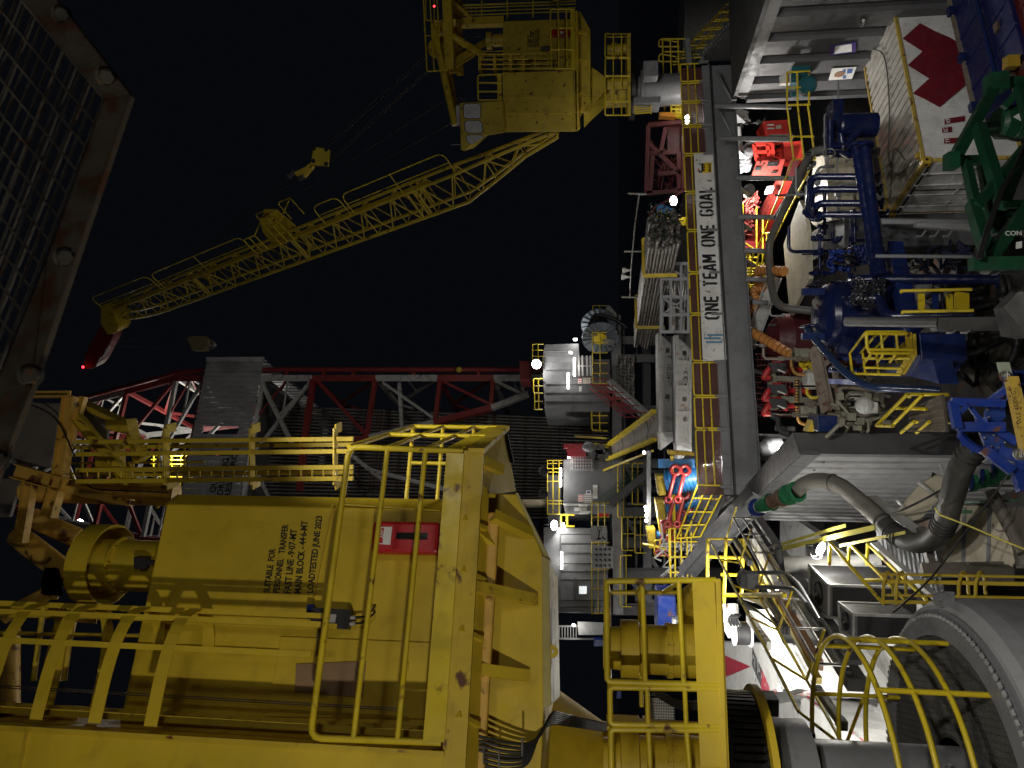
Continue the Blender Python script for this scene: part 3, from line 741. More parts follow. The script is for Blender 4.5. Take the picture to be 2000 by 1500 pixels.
# boom head
fs([(196,598),(206,593),(222,606),(232,640),(226,650),(210,655),(195,632)], 34.5, 1.1, 'boom_head', YELW, .05, bo)
fs([(192,642),(200,634),(222,652),(218,664),(196,706),(186,718),(170,722),(162,716),(166,690)], 34.7, .8, 'boom_nose', mat('nose_red', (.20,.012,.02), .5, dirt=.3), .05, bo)
fs([(208,680),(214,676),(206,692),(200,697)], 34.6, .06, 'reflector_strip', WLT, 0, bo); fs([(194,699),(199,696),(192,710),(187,714)], 34.6, .06, 'reflector_strip', WLT, 0, bo)
lamp('obstruction_beacon', 'tiny red beacon glowing on the red tip of the raised crane boom', K(162,717,34.5), 1, .06, aim=(-.3,-1,-.2), col=(1,.03,.03), m=LAMPR, cat='beacon')
# ropes and bridle
DW = mat('wire_rope', (.05,.048,.044), .5, metal=.3, dirt=.3)
m = MB()
for (a, da), (b, db) in ((((832,106),27.3),((626,292),29.5)),(((834,112),27.9),((630,296),29.5)),(((835,136),27.3),((642,312),29.5)),(((836,140),27.9),((646,316),29.5)),
        (((566,344),29.6),((232,618),35)),(((578,348),29.6),((240,622),35)),(((936,152),27.3),((480,445),31.5)),(((890,235),27.3),((560,418),31)),(((940,70),28),((885,76),28))):
    m.tube(K(*a,da), K(*b,db), .022, 5)
m.build('wire_rope', DW, FC)
m = MB(); m.prism([K(x,y,29.4) for x, y in ((612,286),(644,292),(641,324),(606,322))], (0,.12,0)); m.prism([K(x,y,29.8) for x, y in ((612,286),(644,292),(641,324),(606,322))], (0,.12,0))
br = m.build('bridle_block', YF, FC, bevel=.02)
m = MB()
for x, y in ((613,290),(637,292),(637,320),(612,314)): m.lathe(K(x,y,29.38), YV, [(0,-.02),(.09,-.02),(.09,.02)], 10)
m.build('sheave_pin', BLACK, br)
m = MB(); m.prism([K(x,y,29.5) for x, y in ((606,318),(612,324),(594,346),(585,347),(572,338),(580,334),(596,326))], (0,.2,0)); m.build('bridle_link', YELW, br)
m = MB(); m.tube(K(575,336,29.5), K(564,345,29.6), .12, 8); m.tube(K(594,345,29.5), K(584,349,29.6), .12, 8); m.build('rope_socket', STL, br)
# column, slewing ring, platform of the far crane
cx = K(1200,165,28.6).x; cy = 29.4; z = lambda x: K(x,165,28.6).z
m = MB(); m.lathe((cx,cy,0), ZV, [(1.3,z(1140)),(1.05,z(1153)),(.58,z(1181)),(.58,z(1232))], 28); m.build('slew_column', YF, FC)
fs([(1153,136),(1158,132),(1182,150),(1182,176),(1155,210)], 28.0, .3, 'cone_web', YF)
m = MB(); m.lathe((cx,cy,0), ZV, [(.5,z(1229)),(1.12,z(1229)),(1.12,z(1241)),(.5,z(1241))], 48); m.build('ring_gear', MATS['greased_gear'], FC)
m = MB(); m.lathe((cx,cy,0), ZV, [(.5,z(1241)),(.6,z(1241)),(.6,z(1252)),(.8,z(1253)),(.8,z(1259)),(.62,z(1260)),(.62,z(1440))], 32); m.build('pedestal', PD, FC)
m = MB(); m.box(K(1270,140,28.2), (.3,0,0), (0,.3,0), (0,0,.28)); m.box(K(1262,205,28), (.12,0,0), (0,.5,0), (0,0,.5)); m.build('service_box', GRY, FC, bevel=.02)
m = MB()
for (y0, y1) in ((66,112),(114,148),(149,198),(199,225)):
    m.panel(K(1182,y0,28), K(1182,y1,28), K(1230,y1,28), K(1230,y0,28), .03, 2, 6, .06)
m.panel(K(1182,66,28), K(1184,72,30), K(1230,72,30), K(1230,66,28), .03, 2, 6, .06)
m.build('platform_rail', RAIL, FC)
fs([(1224,64),(1232,64),(1232,226),(1226,226)], 28, 2.2, 'slew_platform', YF)
m = MB()
for y in (102,168):
    p = K(1200,y,28.6); m.lathe((p.x,p.y-.2,0), ZV, [(0,z(1186)),(.2,z(1186)),(.2,z(1194)),(.28,z(1194)),(.28,z(1203)),(.22,z(1203)),(.22,z(1230))], 18)
m.build('gearbox', YF, FC)
m = MB()
for y in (203,208,213,218,222): m.tube(K(1240,y,27.8), K(1271,y-3,27.8), .03, 6)
for x in (1240,1271): m.tube(K(x,201,27.8), K(x,222,27.8), .03, 6)
m.build('access_ladder', RAIL, FC)

# hook block hanging under the boom tip
hb = thing('hook_block', 'dim brown hook block hanging on ropes below the boom tip beside the derrick top', 'hook block', K(388,672,35))
m = MB(); m.prism([K(x,y,35) for x, y in ((364,660),(372,656),(395,656),(408,664),(408,674),(398,686),(374,685))], (0,.5,0)); m.build('block_cheek', mat('block_brown', (.22,.17,.08), .6, dirt=.5), hb, bevel=.05)
m = MB(); m.path([K(408,669,35.2), K(416,668,35.2), K(420,674,35.2), K(414,679,35.2), K(411,676,35.2)], .1, 6); m.build('hook', STL, hb)
m = MB(); m.tube(K(218,664,35), K(366,663,35.2), .02, 5); m.tube(K(218,676,35), K(368,681,35.2), .02, 5); m.build('hoist_rope', DW, hb)

# =========================================================== derrick
WD = mat('derrick_white', (.38,.375,.355), .5, dirt=.4, rust=.1)
A0 = K(1195,738,44.0)
ru = V((cos(radians(20)), sin(radians(20)), 0)); rv = V((-ru.y, ru.x, 0))
zx = lambda x: K(x,738,44).z
zF = zx(1195); W = 10.4
DK = thing('derrick', 'tall red and white drilling derrick with grey wind wall, behind the near yellow crane', 'derrick', A0-ru*W/2+rv*W/2)
ctr = A0-ru*W/2+rv*W/2
zS, zT = zx(345), zx(-260)
def dl(su, sv, zz):
    k = 1 if zz <= zS else 1-(zz-zS)/(zT-zS)*.78
    return at(ctr+ru*su*W/2*k+rv*sv*W/2*k, zz)
lv = [1195,1040,965,855,735,612,515,400,345,240,140,40,-60,-160,-260]
cols = ['w','w','r','w','r','w','w','r','r','w','r','w','r','w']
CI = {'w':0,'r':1}
for su in (-1,1):
    for sv in (-1,1):
        m = MB()
        for i in range(len(lv)-1): m.cm = CI[cols[i]]; m.ibeam(dl(su,sv,zx(lv[i])), dl(su,sv,zx(lv[i+1])), .40, .40, up=YV)
        m.build('leg', (WD, RED), DK)
faces = {'front':((1,-1),(-1,-1)), 'back':((1,1),(-1,1)), 'right':((1,-1),(1,1)), 'left':((-1,-1),(-1,1))}
for nm, (c0, c1) in faces.items():
    M_ = MB()
    for i in range(len(lv)-1):
        if nm == 'front' and lv[i] > 640: continue
        za, zb = zx(lv[i]), zx(lv[i+1]); p0, p1, q0, q1 = dl(*c0,za), dl(*c1,za), dl(*c0,zb), dl(*c1,zb)
        c = 'r' if (i % 2 == 0) else 'w'
        M_.cm = CI[c]; M_.bar(q0, q1, .24); mid = q0.lerp(q1, .5); M_.bar(p1, mid, .18)
        M_.cm = 0 if i % 3 == 0 else CI[c]; M_.bar(p0, mid, .18)
        if i % 2 == 1: M_.cm = 0; M_.bar(p0.lerp(q0,.5), p0.lerp(mid,.5), .1); M_.bar(p1.lerp(q1,.5), p1.lerp(mid,.5), .1); M_.cm = 1; M_.bar(q0.lerp(p0,.5), q0.lerp(mid,.5), .1)
    M_.build(nm+'_bracing', (WD, RED), DK)
# V door frame on the front : surveyed in the front plane
DF = Pl(1000, 738, 44.0, 20)
M_ = MB()
for c, p, q, w in (('w',(1032,770),(960,797),.4),('r',(960,797),(848,826),.45),('w',(848,826),(722,855),.4),('r',(722,855),(660,868),.45),('r',(612,742),(593,872),.38),('r',(733,742),(716,856),.32),
        ('r',(860,740),(850,825),.3),('r',(963,740),(959,797),.3),('r',(622,746),(716,850),.28),('w',(748,748),(846,817),.22),('r',(866,746),(955,789),.2),('w',(512,750),(572,868),.3),('w',(608,748),(545,812),.16),
        ('w',(780,748),(786,848),.25),('w',(968,745),(1024,772),.22),('w',(1018,742),(1024,772),.2),('r',(593,872),(585,960),.4),('w',(660,868),(745,935),.3),('w',(722,918),(1000,990),.3)):
    M_.cm = CI[c]; M_.bar(DF(*p), DF(*q), w, w*.8)
M_.build('v_door_framing', (WD, RED), DK)
m = MB(); m.tube(DF(1200,722,.3), DF(420,722,.3), .17, 10); m.tube(DF(420,722,.3), DF(345,728,.3), .17, 10); m.tube(DF(345,728,.3), DF(130,786,.3), .14, 10)
for x in (470,560,632,690,808,935): m.bar(DF(x,721,.3), DF(x,736,.1), .15, .2)
m.build('standpipe', RED, DK)
m = MB(); m.ball(DF(896,722,.6), .2, 14); m.build('yellow_buoy', YF, DK)
# wind wall round the monkey board
WWt, WWb = zx(414), zx(522)
m = MB(); e = .9
for c0, c1 in (((1,-1),(-1,-1)),((1,-1),(1,1)),((-1,-1),(-1,1)),((1,1),(-1,1))):
    p, q = at(dl(*c0,zS),0), at(dl(*c1,zS),0); p = ctr+ (p-at(ctr,0))*1.18; q = ctr+(q-at(ctr,0))*1.18; p = at(p,0); q = at(q,0)
    n = 72 if c0[1] == -1 and c1[1] == -1 else 40
    t = (q-p); nn = t.cross(ZV).normalized(); z0, z1 = WWb, WWt
    front = (c0[1] == -1 and c1[1] == -1)
    for k in range(n):
        a_, b_ = p.lerp(q,k/n), p.lerp(q,(k+1)/n); o_ = nn*(.04 if k % 2 else -.04)
        if front and .36 < (k+.5)/n < .40 or front and .485 < (k+.5)/n < .515:   # openings
            for za, zb in ((z0,zx(498)),(zx(432),z1)): m.prism([at(a_,za)+o_, at(b_,za)+o_, at(b_,zb)+o_, at(a_,zb)+o_], nn*.05)
        else: m.prism([at(a_,z0)+o_, at(b_,z0)+o_, at(b_,z1)+o_, at(a_,z1)+o_], nn*.05)
m.build('wind_wall', mat('wind_wall_grey', (.30,.305,.31), .55, dirt=.3), DK)
pw = at(ctr+(dl(1,-1,zS)-at(ctr,zS))*1.18, 0)
m = MB(); m.bar(at(pw,WWb), at(pw,WWt), .3, .3, up=YV); m.build('corner_post', LGR, DK)
MB().prism([at(dl(1,-1,0),zx(516)), at(dl(-1,-1,0),zx(516)), at(dl(-1,1,0),zx(516)), at(dl(1,1,0),zx(516))], (0,0,.2)).build('monkey_board', DGR, DK)
WF = Pl(pw, 0, 0, 20)
for s, x, y0, y1 in (('GULF',418,962,917),('DRILLING',432,966,895),('RESOURCES',446,972,866)):
    p = WF(x+3,y0,.12); q = WF(x+3+(y0-y1)*.12,y1,.12)
    text('lettering', s, p, ru, ZV, .36, BLACK, DK, width=(q-p).length, bold=.01, depth=.01)
# crown
m = MB(); zc_ = zT; p = [dl(1.2,-1.2,zc_), dl(-1.2,-1.2,zc_), dl(-1.2,1.2,zc_), dl(1.2,1.2,zc_)]; m.prism(p, (0,0,.8)); m.build('crown_block', WD, DK)
# travelling block assembly seen through the opening
tb = thing('travelling_block', 'yellow travelling block and rails lit inside the derrick above the near crane house', 'travelling block', dl(.1,0,zx(345)))
m = MB(); c = K(350,925,49)
for k in range(14):
    a_ = c+V((RN.uniform(-1.1,1.1),RN.uniform(-.8,.8),RN.uniform(-1.3,1.3))); m.box(a_, (RN.uniform(.1,.5),0,0), (0,.3,0), (0,0,RN.uniform(.1,.4)))
m.build('block_frame', YEL, tb)
m = MB()
for k in range(10): m.tube(c+V((-1.4+k*.31,-.9,-1.6)), c+V((-1.3+k*.3,-.9,1.6)), .05, 6)
for k in range(5): m.tube(c+V((-1.5,-.9,-1.4+k*.7)), c+V((1.5,-.9,-1.4+k*.7)), .05, 6)
m.build('guard_bars', RAIL, tb)
# drill pipe stands racked in the derrick
proto = None
for k in range(64):
    row, i = divmod(k, 32)
    zt, zb = zx(500), zF+.1
    x_top = ctr-rv*(2.6-row*1.2)+ru*(4.15-i*.235+row*.1)
    x_bot = ctr-rv*(2.6-row*1.2)+ru*(3.3-i*.20+row*.1)
    if proto is None:
        m = MB(); L = zt-zb; m.tube((0,0,0), (0,0,L), .075, 7)
        for q in (.33,.66): m.tube((0,0,L*q-.3), (0,0,L*q+.3), .1, 7)
        proto = m.build('drill_pipe', PIP, off=V((0,0,0))); o = proto; tag(o, 'drill pipe standing upright among many racked inside the derrick', 'pipe', 'drill pipe stands racked in the derrick')
    else: o = proto.copy(); COL.objects.link(o)
    o.location = at(x_bot, zb); d = at(x_top, zt)-at(x_bot, zb); o.rotation_euler = d.to_track_quat('Z','Y').to_euler()
# =========================================================== girder deck edge with rails, grating and the banner
wl = K(1430,945,23.6); wr = KZ(1386,160,wl.z); wyaw = math.degrees(math.atan2(wr.y-wl.y, wr.x-wl.x))
WK = Pl(wl, 0, 0, wyaw); wu, wn = WK.u, WK.n
GD = thing('girder_deck', 'long grey girder deck edge with yellow rails and red brown grating, carrying the white banner', 'girder', wl)
def wkp(y, z, o=0): p = WK(1400, y, o); return at(p, z)
zg0, zg1 = WK(1430,945).z, WK(1483,945).z
m = MB(); L0, L1 = wkp(966,0), wkp(128,0)
m.prism([at(L0,zg0), at(L1,zg0), at(L1,zg1), at(L0,zg1)], -wn*.05)
m.prism([at(L0,zg0)+wn*.12, at(L1,zg0)+wn*.12, at(L1,zg0)-wn*.5, at(L0,zg0)-wn*.5], (0,0,.04))
m.prism([at(L0,zg1)+wn*.16, at(L1,zg1)+wn*.16, at(L1,zg1)-wn*.4, at(L0,zg1)-wn*.4], (0,0,-.04))
gm = mat('girder_grey', (.17,.175,.185), .45, dirt=.3)
m.build('girder', gm, GD)
m = MB(); zc = WK(1413,945).z
m.prism([at(L0,zg0)+wn*.04, at(L1,zg0)+wn*.04, at(L1,zc)+wn*.04, at(L0,zc)+wn*.04], -wn*.3); m.build('kerb_beam', mat('kerb_grey', (.20,.205,.215), .45, dirt=.3), GD)
ys = [160+k*70.5 for k in range(12)]
for k, y in enumerate(ys):     # bracket plates below
    p = wkp(y, zg1); m = MB(); m.prism([p+wn*.14, p-wn*.35, p-wn*.35-ZV*.42], wu*.03)
    m.bar(p+wn*.14, p-wn*.35-ZV*.42, .12, .02, up=wu)
    m.build('bracket_plate', gm, GD)
m = MB(); zl = zg1-.55
m.ibeam(at(L0,zg1-.1)-wn*1.6, at(L1,zg1-.1)-wn*1.6, .3, .3); m.build('lower_beam', gm, GD)
m = MB(); m.prism([at(L0,zg0-.02), at(L1,zg0-.02), at(L1,zg0-.02)-wn*14, at(L0,zg0-.02)-wn*14], (0,0,-.1))
for k in range(10): p = at(L0.lerp(L1,k/9), zg0-.25); m.ibeam(p-wn*.2, p-wn*14, .2, .4)
m.build('deck_plate', DECK, GD)
# grating screen behind the rails
zt, zb = WK(1357,775).z, zg0+.03
m = MB(); n = 30
for k in range(n+1): z_ = zb+(zt-zb)*k/n; m.bar(at(L0,z_)-wn*.06, at(L1,z_)-wn*.06, .012, .030)
k = 0; Lw = (L1-L0).length
while k*.16 < Lw:
    p = L0+wu*(k*.16)-wn*.06; m.bar(at(p,zb), at(p,zt), .012, .02, up=YV); k += 1
gs = m.build('grating_screen', BRN, GD)
m = MB(); 
for a_, b_ in ((165,205),):
    m.prism([wkp(b_,zt-.55,-.03), wkp(a_,zt-.55,-.03), wkp(a_,zt+.02,-.03), wkp(b_,zt+.02,-.03)], -wn*.02)
m.build('solid_screen', mat('dusty_brown', (.30,.19,.14), .6, dirt=.4), GD)
bd_ = [950,838,774,706,613,532,449,374,300,244,197,158,120]
for y1, y0 in zip(bd_[:-1], bd_[1:]):
    m = MB(); m.panel(wkp(y1-2,zt+.02), wkp(y0+2,zt+.02), wkp(y0+2,zc), wkp(y1-2,zc), .032, 2, 6, .08); m.build('guard_rail', RAIL, GD)
m = MB()
for y in bd_: m.bar(wkp(y,zc-.25,.08), wkp(y,zc+.12,.08), .09, .09, up=YV)
m.build('rail_socket', gm, GD)
# banner
sg = thing('banner_sign', 'white banner reading ONE TEAM ONE GOAL on the girder deck rails', 'sign', WK(1395,500,.1))
q = WK.many([(1355,300),(1393,297),(1419,702),(1373,706)], .09); MB().prism(q, -wn*.02).build('board', WHT, sg)
def wtext(s, x0, y0, x1, y1, hp, m, par, F, name='lettering', o=.1, bold=.02, ud=None, w=True):
    p = F(x0, y0, o); q = F(x1, y1, o); up = F(x0-hp, y0, o)-p
    return text(name, s, p, q-p, ud or up, up.length, m, par, width=(q-p).length if w else None, bold=bold, depth=.006)
rd = (WK(1393,297,.1)-WK(1419,702,.1))
stencil_letters('lettering', 'ONE TEAM ONE GOAL', WK(1404.5,622,.095), WK(1390,366,.095), WK(1377.5,622,.095)-WK(1404.5,622,.095), BLACK, sg)
m = MB()
for x0, x1, ya, yb in ((1379,1411,670,666.5),(1375,1408,662.5,659),(1381,1412,656,652.5)):
    m.prism(WK.many([(x0,ya),(x0,yb),(x1,yb),(x1,ya)], .094), -wn*.006)
m.build('blue_bars', mat('logo_blue', (.10,.26,.42), .5, dirt=.1, streak=0), sg)
yl = MB().prism(WK.many([(1371.5,338),(1371.5,318.5),(1390,317),(1390,337)], .094), -wn*.006).build('logo_field', mat('logo_yellow', (.72,.48,.02), .5, dirt=.1, streak=0), sg)
wtext('eni', 1388.5, 336, 1388, 319.5, 6.5, BLACK, yl, WK, o=.1)
m = MB()     # black six legged beast of the emblem, in strokes
for pl, r_ in (([(1371,335),(1372,330),(1371,324),(1372,320)],.035),([(1372,333),(1376.5,333.5)],.018),([(1372,331),(1377,331)],.018),([(1372,328.5),(1377,328)],.018),([(1372,326),(1377,326)],.018),([(1372,323.5),(1376.5,323)],.018),([(1372,321),(1376,320.5)],.018),([(1371,335),(1367,337),(1365,335),(1367,333)],.03),([(1371,321),(1367,319.5),(1366,322)],.02)):
    m.path([WK(x,y,.1) for x, y in pl], r_, 6)
m.build('emblem', BLACK, sg)
MB().path([WK(x,y,.1) for x, y in ((1365,335),(1363.5,332),(1364,329))], .02, 6).build('emblem_flame', FIRE, sg)

# =========================================================== grey ribbed building at the right end of the girder
bA, bB = K(1432,188,26.5), K(1492,-6,21.5); bzt = bA.z
gb = thing('plant_building', 'big grey building with deep ribbed wall right of the girder deck, signs on it', 'building', at(bA,DZ))
def ribwall(p, q, z0, z1, per, dep, slope, n_out, thick=.05, lip=.0):
    m = MB(); d = (q-p); d.z = 0; L = d.length; d.normalize(); k = int(round(L/per)); per = L/k
    pts = []
    for i in range(k):
        s = i*per; pts += [(s,0),(s+per*.60,0),(s+per*.60+slope,-dep),(s+per-slope,-dep)]
    pts.append((L,0)); base = at(p,0)
    for (s0,o0),(s1,o1) in zip(pts[:-1], pts[1:]):
        a, b = base+d*s0+n_out*o0, base+d*s1+n_out*o1
        m.prism([at(a,z0), at(b,z0), at(b,z1-lip*(o1<0)), at(a,z1-lip*(o0<0))], -n_out*thick)
    return m
bd2 = (bB-bA); bd2.z = 0; bd2.normalize(); bn2 = V((bd2.y, -bd2.x, 0))
if bn2.dot(-bA) < 0: bn2 = -bn2
ribwall(bA, bB+bd2*3, DZ, bzt-.35, 1.15, .22, .10, bn2).build('ribbed_wall', mat('building_grey', (.10,.10,.106), .5, dirt=.25), gb)
m = MB(); m.prism([at(bA,bzt-.12)+bn2*.12-bd2*.1, at(bB,bzt-.12)+bn2*.12+bd2*3, at(bB,bzt-.12)-bn2*6+bd2*3, at(bA,bzt-.12)-bn2*6-bd2*.1], (0,0,.14)); m.build('roof', DGR, gb)
m = MB(); m.prism([at(bA,bzt-.5)+bn2*.04, at(bB,bzt-.5)+bn2*.04+bd2*3, at(bB,bzt-.12)+bn2*.04+bd2*3, at(bA,bzt-.12)+bn2*.04], -bn2*.3); m.build('eaves_beam', GRY, gb)
m = MB(); m.prism([at(bA,DZ), at(bA,bzt-.5), at(bA,bzt-.5)-bn2*6, at(bA,DZ)-bn2*6], bd2*.08); m.build('end_wall', GRY, gb)
m = MB(); m.bar(at(bA,DZ)-bn2*.02-bd2*.12, at(bA,bzt-.5)-bn2*.02-bd2*.12, .3, .3, up=YV); m.build('corner_post', DGR, gb)
class BP:
    def __init__(s): s.p = at(bA,0); s.n = bn2
    def __call__(s, x, y, o=0): r = ray(x, y); return r*((s.p+s.n*o).dot(s.n)/r.dot(s.n))
BW = BP()
def plate(F, pts, o, n, m, name, par, t=.01): return MB().prism([F(x,y,o) for x,y in pts], -n*t).build(name, m, par)
ns = thing('safety_notice', 'white notice with purple border on the ribbed grey building wall', 'notice', BW(1645,96,.06))
plate(BW, [(1621,90),(1672,82),(1672,102),(1620,108)], .05, bn2, mat('purple', (.07,.04,.2), .5, dirt=.1), 'board', ns)
plate(BW, [(1631,91),(1663,86),(1664,101),(1630,105)], .056, bn2, WLT, 'sheet', ns)
n2 = thing('safety_notice', 'white notice with a round picture and blue boxes on the building wall behind the container', 'notice', BW(1645,142,.06))
plate(BW, [(1625,134),(1673,131),(1664,154),(1618,157)], .05, bn2, WLT, 'board', n2)
c = BW(1640,145,.062); MB().lathe(c, bn2, [(0,.002),(.17,.002),(.17,-.01)], 18).build('round_picture', mat('orange_blue', (.35,.2,.1), .5, dirt=.8, dcol=(.03,.08,.3), scale=8), n2)
for pts in ([(1646,136),(1652,135),(1651,144),(1645,145)],[(1655,135),(1666,134),(1664,143),(1654,144)],[(1647,148),(1653,147),(1652,153),(1646,154)]): plate(BW, pts, .058, bn2, mat('print_blue', (.08,.16,.4), .5, dirt=.1), 'blue_box', n2)
n3 = thing('exit_sign', 'small black sign with white arrow on the ribbed grey building wall', 'sign', BW(1686,42,.06))
plate(BW, [(1680,36),(1692,35),(1692,45),(1680,46)], .05, bn2, BLACK, 'board', n3)
m = MB(); m.bar(BW(1686,44,.065), BW(1686,38,.065), .05, .01, up=bn2); m.bar(BW(1686,37.5,.065), BW(1683.5,40.5,.065), .05, .01, up=bn2); m.bar(BW(1686,37.5,.065), BW(1688.5,40.5,.065), .05, .01, up=bn2); m.build('arrow', WLT, n3)
text('lettering', 'EXIT', BW(1686,52,.06), bd2*-1 if bd2.x < 0 else bd2, ZV, .09, LGR, n3, depth=.003)

# stairs up beside it, dark tank behind
st = thing('stairway', 'steep grey stairway with yellow handrails and lit treads beside the far crane pedestal', 'stairs', K(1352,120,31))
p0, p1 = K(1368,112,30.5), K(1462,6,34); m = MB(); s2 = V((.2,1.0,0))
m.bar(p0, p1, .06, .28); m.bar(p0+s2, p1+s2, .06, .28); m.build('stringer', GRY, st)
m = MB()
for k in range(1,20): q = p0.lerp(p1, k/20); m.prism([q+V((-.13,0,0)), q+V((.13,0,0)), q+s2+V((.13,0,0)), q+s2+V((-.13,0,0))], (0,0,-.04))
m.build('tread', LGR, st)
m = MB()
for o in (V((0,0,0)), s2):
    m.tube(p0+o+ZV*1.0, p1+o+ZV*1.0, .03, 6); m.tube(p0+o+ZV*.55, p1+o+ZV*.55, .025, 6)
    for k in range(7): q = p0.lerp(p1,k/6)+o; m.tube(q, q+ZV*1.0, .03, 6)
m.build('handrail', RAIL, st)
m = MB()
for x, y in ((1284,84),(1284,113)): m.path(rounded([K(x+38,y-2,30.2), K(x+4,y-8,30.2), K(x+2,y+7,30.2), K(x+44,y+7,30.2)], .1, 3), .03, 6)
for a_, b_ in (((1294,76),(1298,215)),((1309,76),(1313,215)),((1324,76),(1328,200)),((1294,76),(1340,76)),((1298,101),(1337,101)),((1298,166),(1330,166)),((1300,174),(1330,174))): m.tube(K(*a_,30), K(*b_,30), .032, 6)
m.build('landing_rail', RAIL, st)
m = MB(); m.bar(K(1342,78,30.1), K(1346,130,30.1), .3, .2); m.build('landing_beam', GRY, st)
tk = MB(); c = K(1370,55,40); tk.lathe((c.x,c.y,0), ZV, [(0,K(1330,60,40).z),(1.7,K(1330,60,40).z),(1.7,K(1440,60,40).z)], 32)
one('storage_tank', mat('tank_grey', (.10,.10,.10), .6, dirt=.4), tk, 'dark grey upright tank behind the stairway at the top right', 'tank')
lf = MB(); 
for y in (205,212): lf.panel(K(1310,y,29.4), K(1311,y+8,29.4), K(1330,y+9,29.4), K(1330,y,29.4), .03, 1, 6)
one('rail_stub', RAIL, lf, 'short yellow rail frame left of the far crane pedestal base', 'rail')
boat = thing('rescue_pod', 'small yellow and orange capsule lying beside the far crane pedestal base', 'capsule', K(1304,215,30))
m = MB(); m.lathe(K(1322,216,30), V((-1,0,.05)).cross(YV), [(0,-.1),(.3,-.05),(.34,.2),(.34,.6),(.2,.85),(0,.9)], 16); m.build('hull', RAIL, boat); MB().prism([K(1288,219,29.6),K(1320,219,29.6),K(1320,228,29.6),K(1288,226,29.6)], (0,.4,0)).build('skirt', mat('orange_paint', (.55,.22,.02), .5), boat)

# =========================================================== rig floor modules in front of the derrick
def ribs(F, x0, x1, ylist, o, m, name, par, w=.07):
    b = MB()
    for y in ylist: b.bar(F(x0,y,o), F(x1,y,o), w, .06, up=YV)
    return b.build(name, m, par)
MG = mat('module_wall_grey', (.14,.143,.15), .4, dirt=.3)
d1 = thing('rig_module', 'grey panelled cabin on the rig floor below the cable reel, glaring floodlight at its top', 'cabin', K(1190,740,39.5))
F1 = Pl(1190, 740, 39.5, 18)
MB().prism(F1.many([(1059,703),(1064,673),(1130,671),(1132,702),(1191,702),(1191,804),(1064,804)]), -F1.n*3).build('wall', MG, d1)
ribs(F1, 1066, 1190, (723,751,768,785), .01, DGR, 'panel_joint', d1); ribs(F1, 1066, 1120, (686,697,709), .01, mat('joint_grey',(.15,.155,.16),.5), 'panel_joint', d1, .04)
MB().bar(F1(1118,715,.02), F1(1118,804,.02), .05, .05).build('cross_joint', DGR, d1)
MB().prism(F1.many([(1127,697),(1160,697),(1160,733),(1150,737),(1127,737)], .12), -F1.n*.12).build('equipment_recess', DGR, d1)
m = MB()
for x in (1130,1137,1146,1153): m.bar(F1(x,695,.3), F1(x+1,734,.3), .09, .1)
m.bar(F1(1128,715,.32), F1(1158,715,.32), .06); m.build('cable_tray', LGR, d1)
def notice(F, x0, x1, y0, y1, label, marks, par_n=.02):
    t = thing('notice_board', label, 'notice', F((x0+x1)/2,(y0+y1)/2,par_n)); plate(F, [(x0,y1),(x0,y0),(x1,y0),(x1,y1)], par_n+.02, F.n, WLT, 'board', t)
    nx, ny, mm = marks; m = MB()
    for i in range(nx):
        for j in range(ny):
            x = x0+(x1-x0)*(i+.5)/nx; y = y0+(y1-y0)*(j+.5)/ny; a = (x1-x0)/nx*.32; b = (y1-y0)/ny*.3
            m.prism([F(x-a,y-b,par_n+.025), F(x+a,y-b,par_n+.025), F(x+a,y+b,par_n+.025), F(x-a,y+b,par_n+.025)], -F.n*.005)
    m.build('pictogram', mm, t); return t
notice(F1, 1129,1137,737,749, 'small white and red notice on the grey rig cabin below the cable reel', (2,3,FIRE))
notice(F1, 1139,1155,735,750, 'larger white notice with rows of pictures on the grey rig cabin below the reel', (4,4,WOOD))
m = MB()
for y in (755,758.5,762): m.prism(F1.many([(1131,y),(1131,y+2),(1136,y+2),(1136,y)], .02), -F1.n*.01)
m.build('small_label', WLT, d1)
def tube_lamp(F, p, q, o, label, pw=25):
    a, b = F(*p, o), F(*q, o); t = thing('tube_light', label, 'tube light', (a+b)/2)
    MB().bar(a, b, .16, .12).build('fitting', LGR, t); MB().tube(a+F.n*.08, b+F.n*.08, .06, 8).build('tube', LAMP2, t); add_light((a+b)/2+F.n*.3, pw, parent=t, soft=.3)
tube_lamp(F1, (1120,664), (1127,664), .1, 'upper short tube light on the roof edge beside the cable reel', 40)
tube_lamp(F1, (1112,689), (1118,690), .3, 'lower short tube light standing off the grey cabin below the reel', 25)
tube_lamp(F1, (1110,729), (1110,760), .25, 'long lit tube on the face of the grey cabin below the cable reel', 25)
tube_lamp(F1, (1122,700), (1122,735), .3, 'vertical lit tube left of the cable tray on the grey cabin', 20)
lamp('floodlight', 'glaring white floodlight on the rail at the top of the grey rig cabin', F1(1048,711,.4), 260, .24, aim=(.1,-1,-.35))
m = MB(); G1 = lambda x, y: F1(x, y, .1)
for x0, x1, y0, y1, n in ((1040,1062,672,708,3),(1042,1061,740,768,2),(1044,1060,768,800,2)):
    m.panel(G1(x0,y1), G1(x0,y0), G1(x1,y0), G1(x1,y1), .03, 1, 6, .05)
    for k in range(1,n): m.tube(G1(x0,y0+(y1-y0)*k/n), G1(x1,y0+(y1-y0)*k/n), .025, 6)
m.build('roof_rail', RAIL, d1)
MB().prism(F1.many([(1015,705),(1034,705),(1034,740),(1015,740)], -.6), -F1.n*1.5).build('red_hatch', mat('dim_red', (.22,.04,.04), .6, dirt=.4), d1)
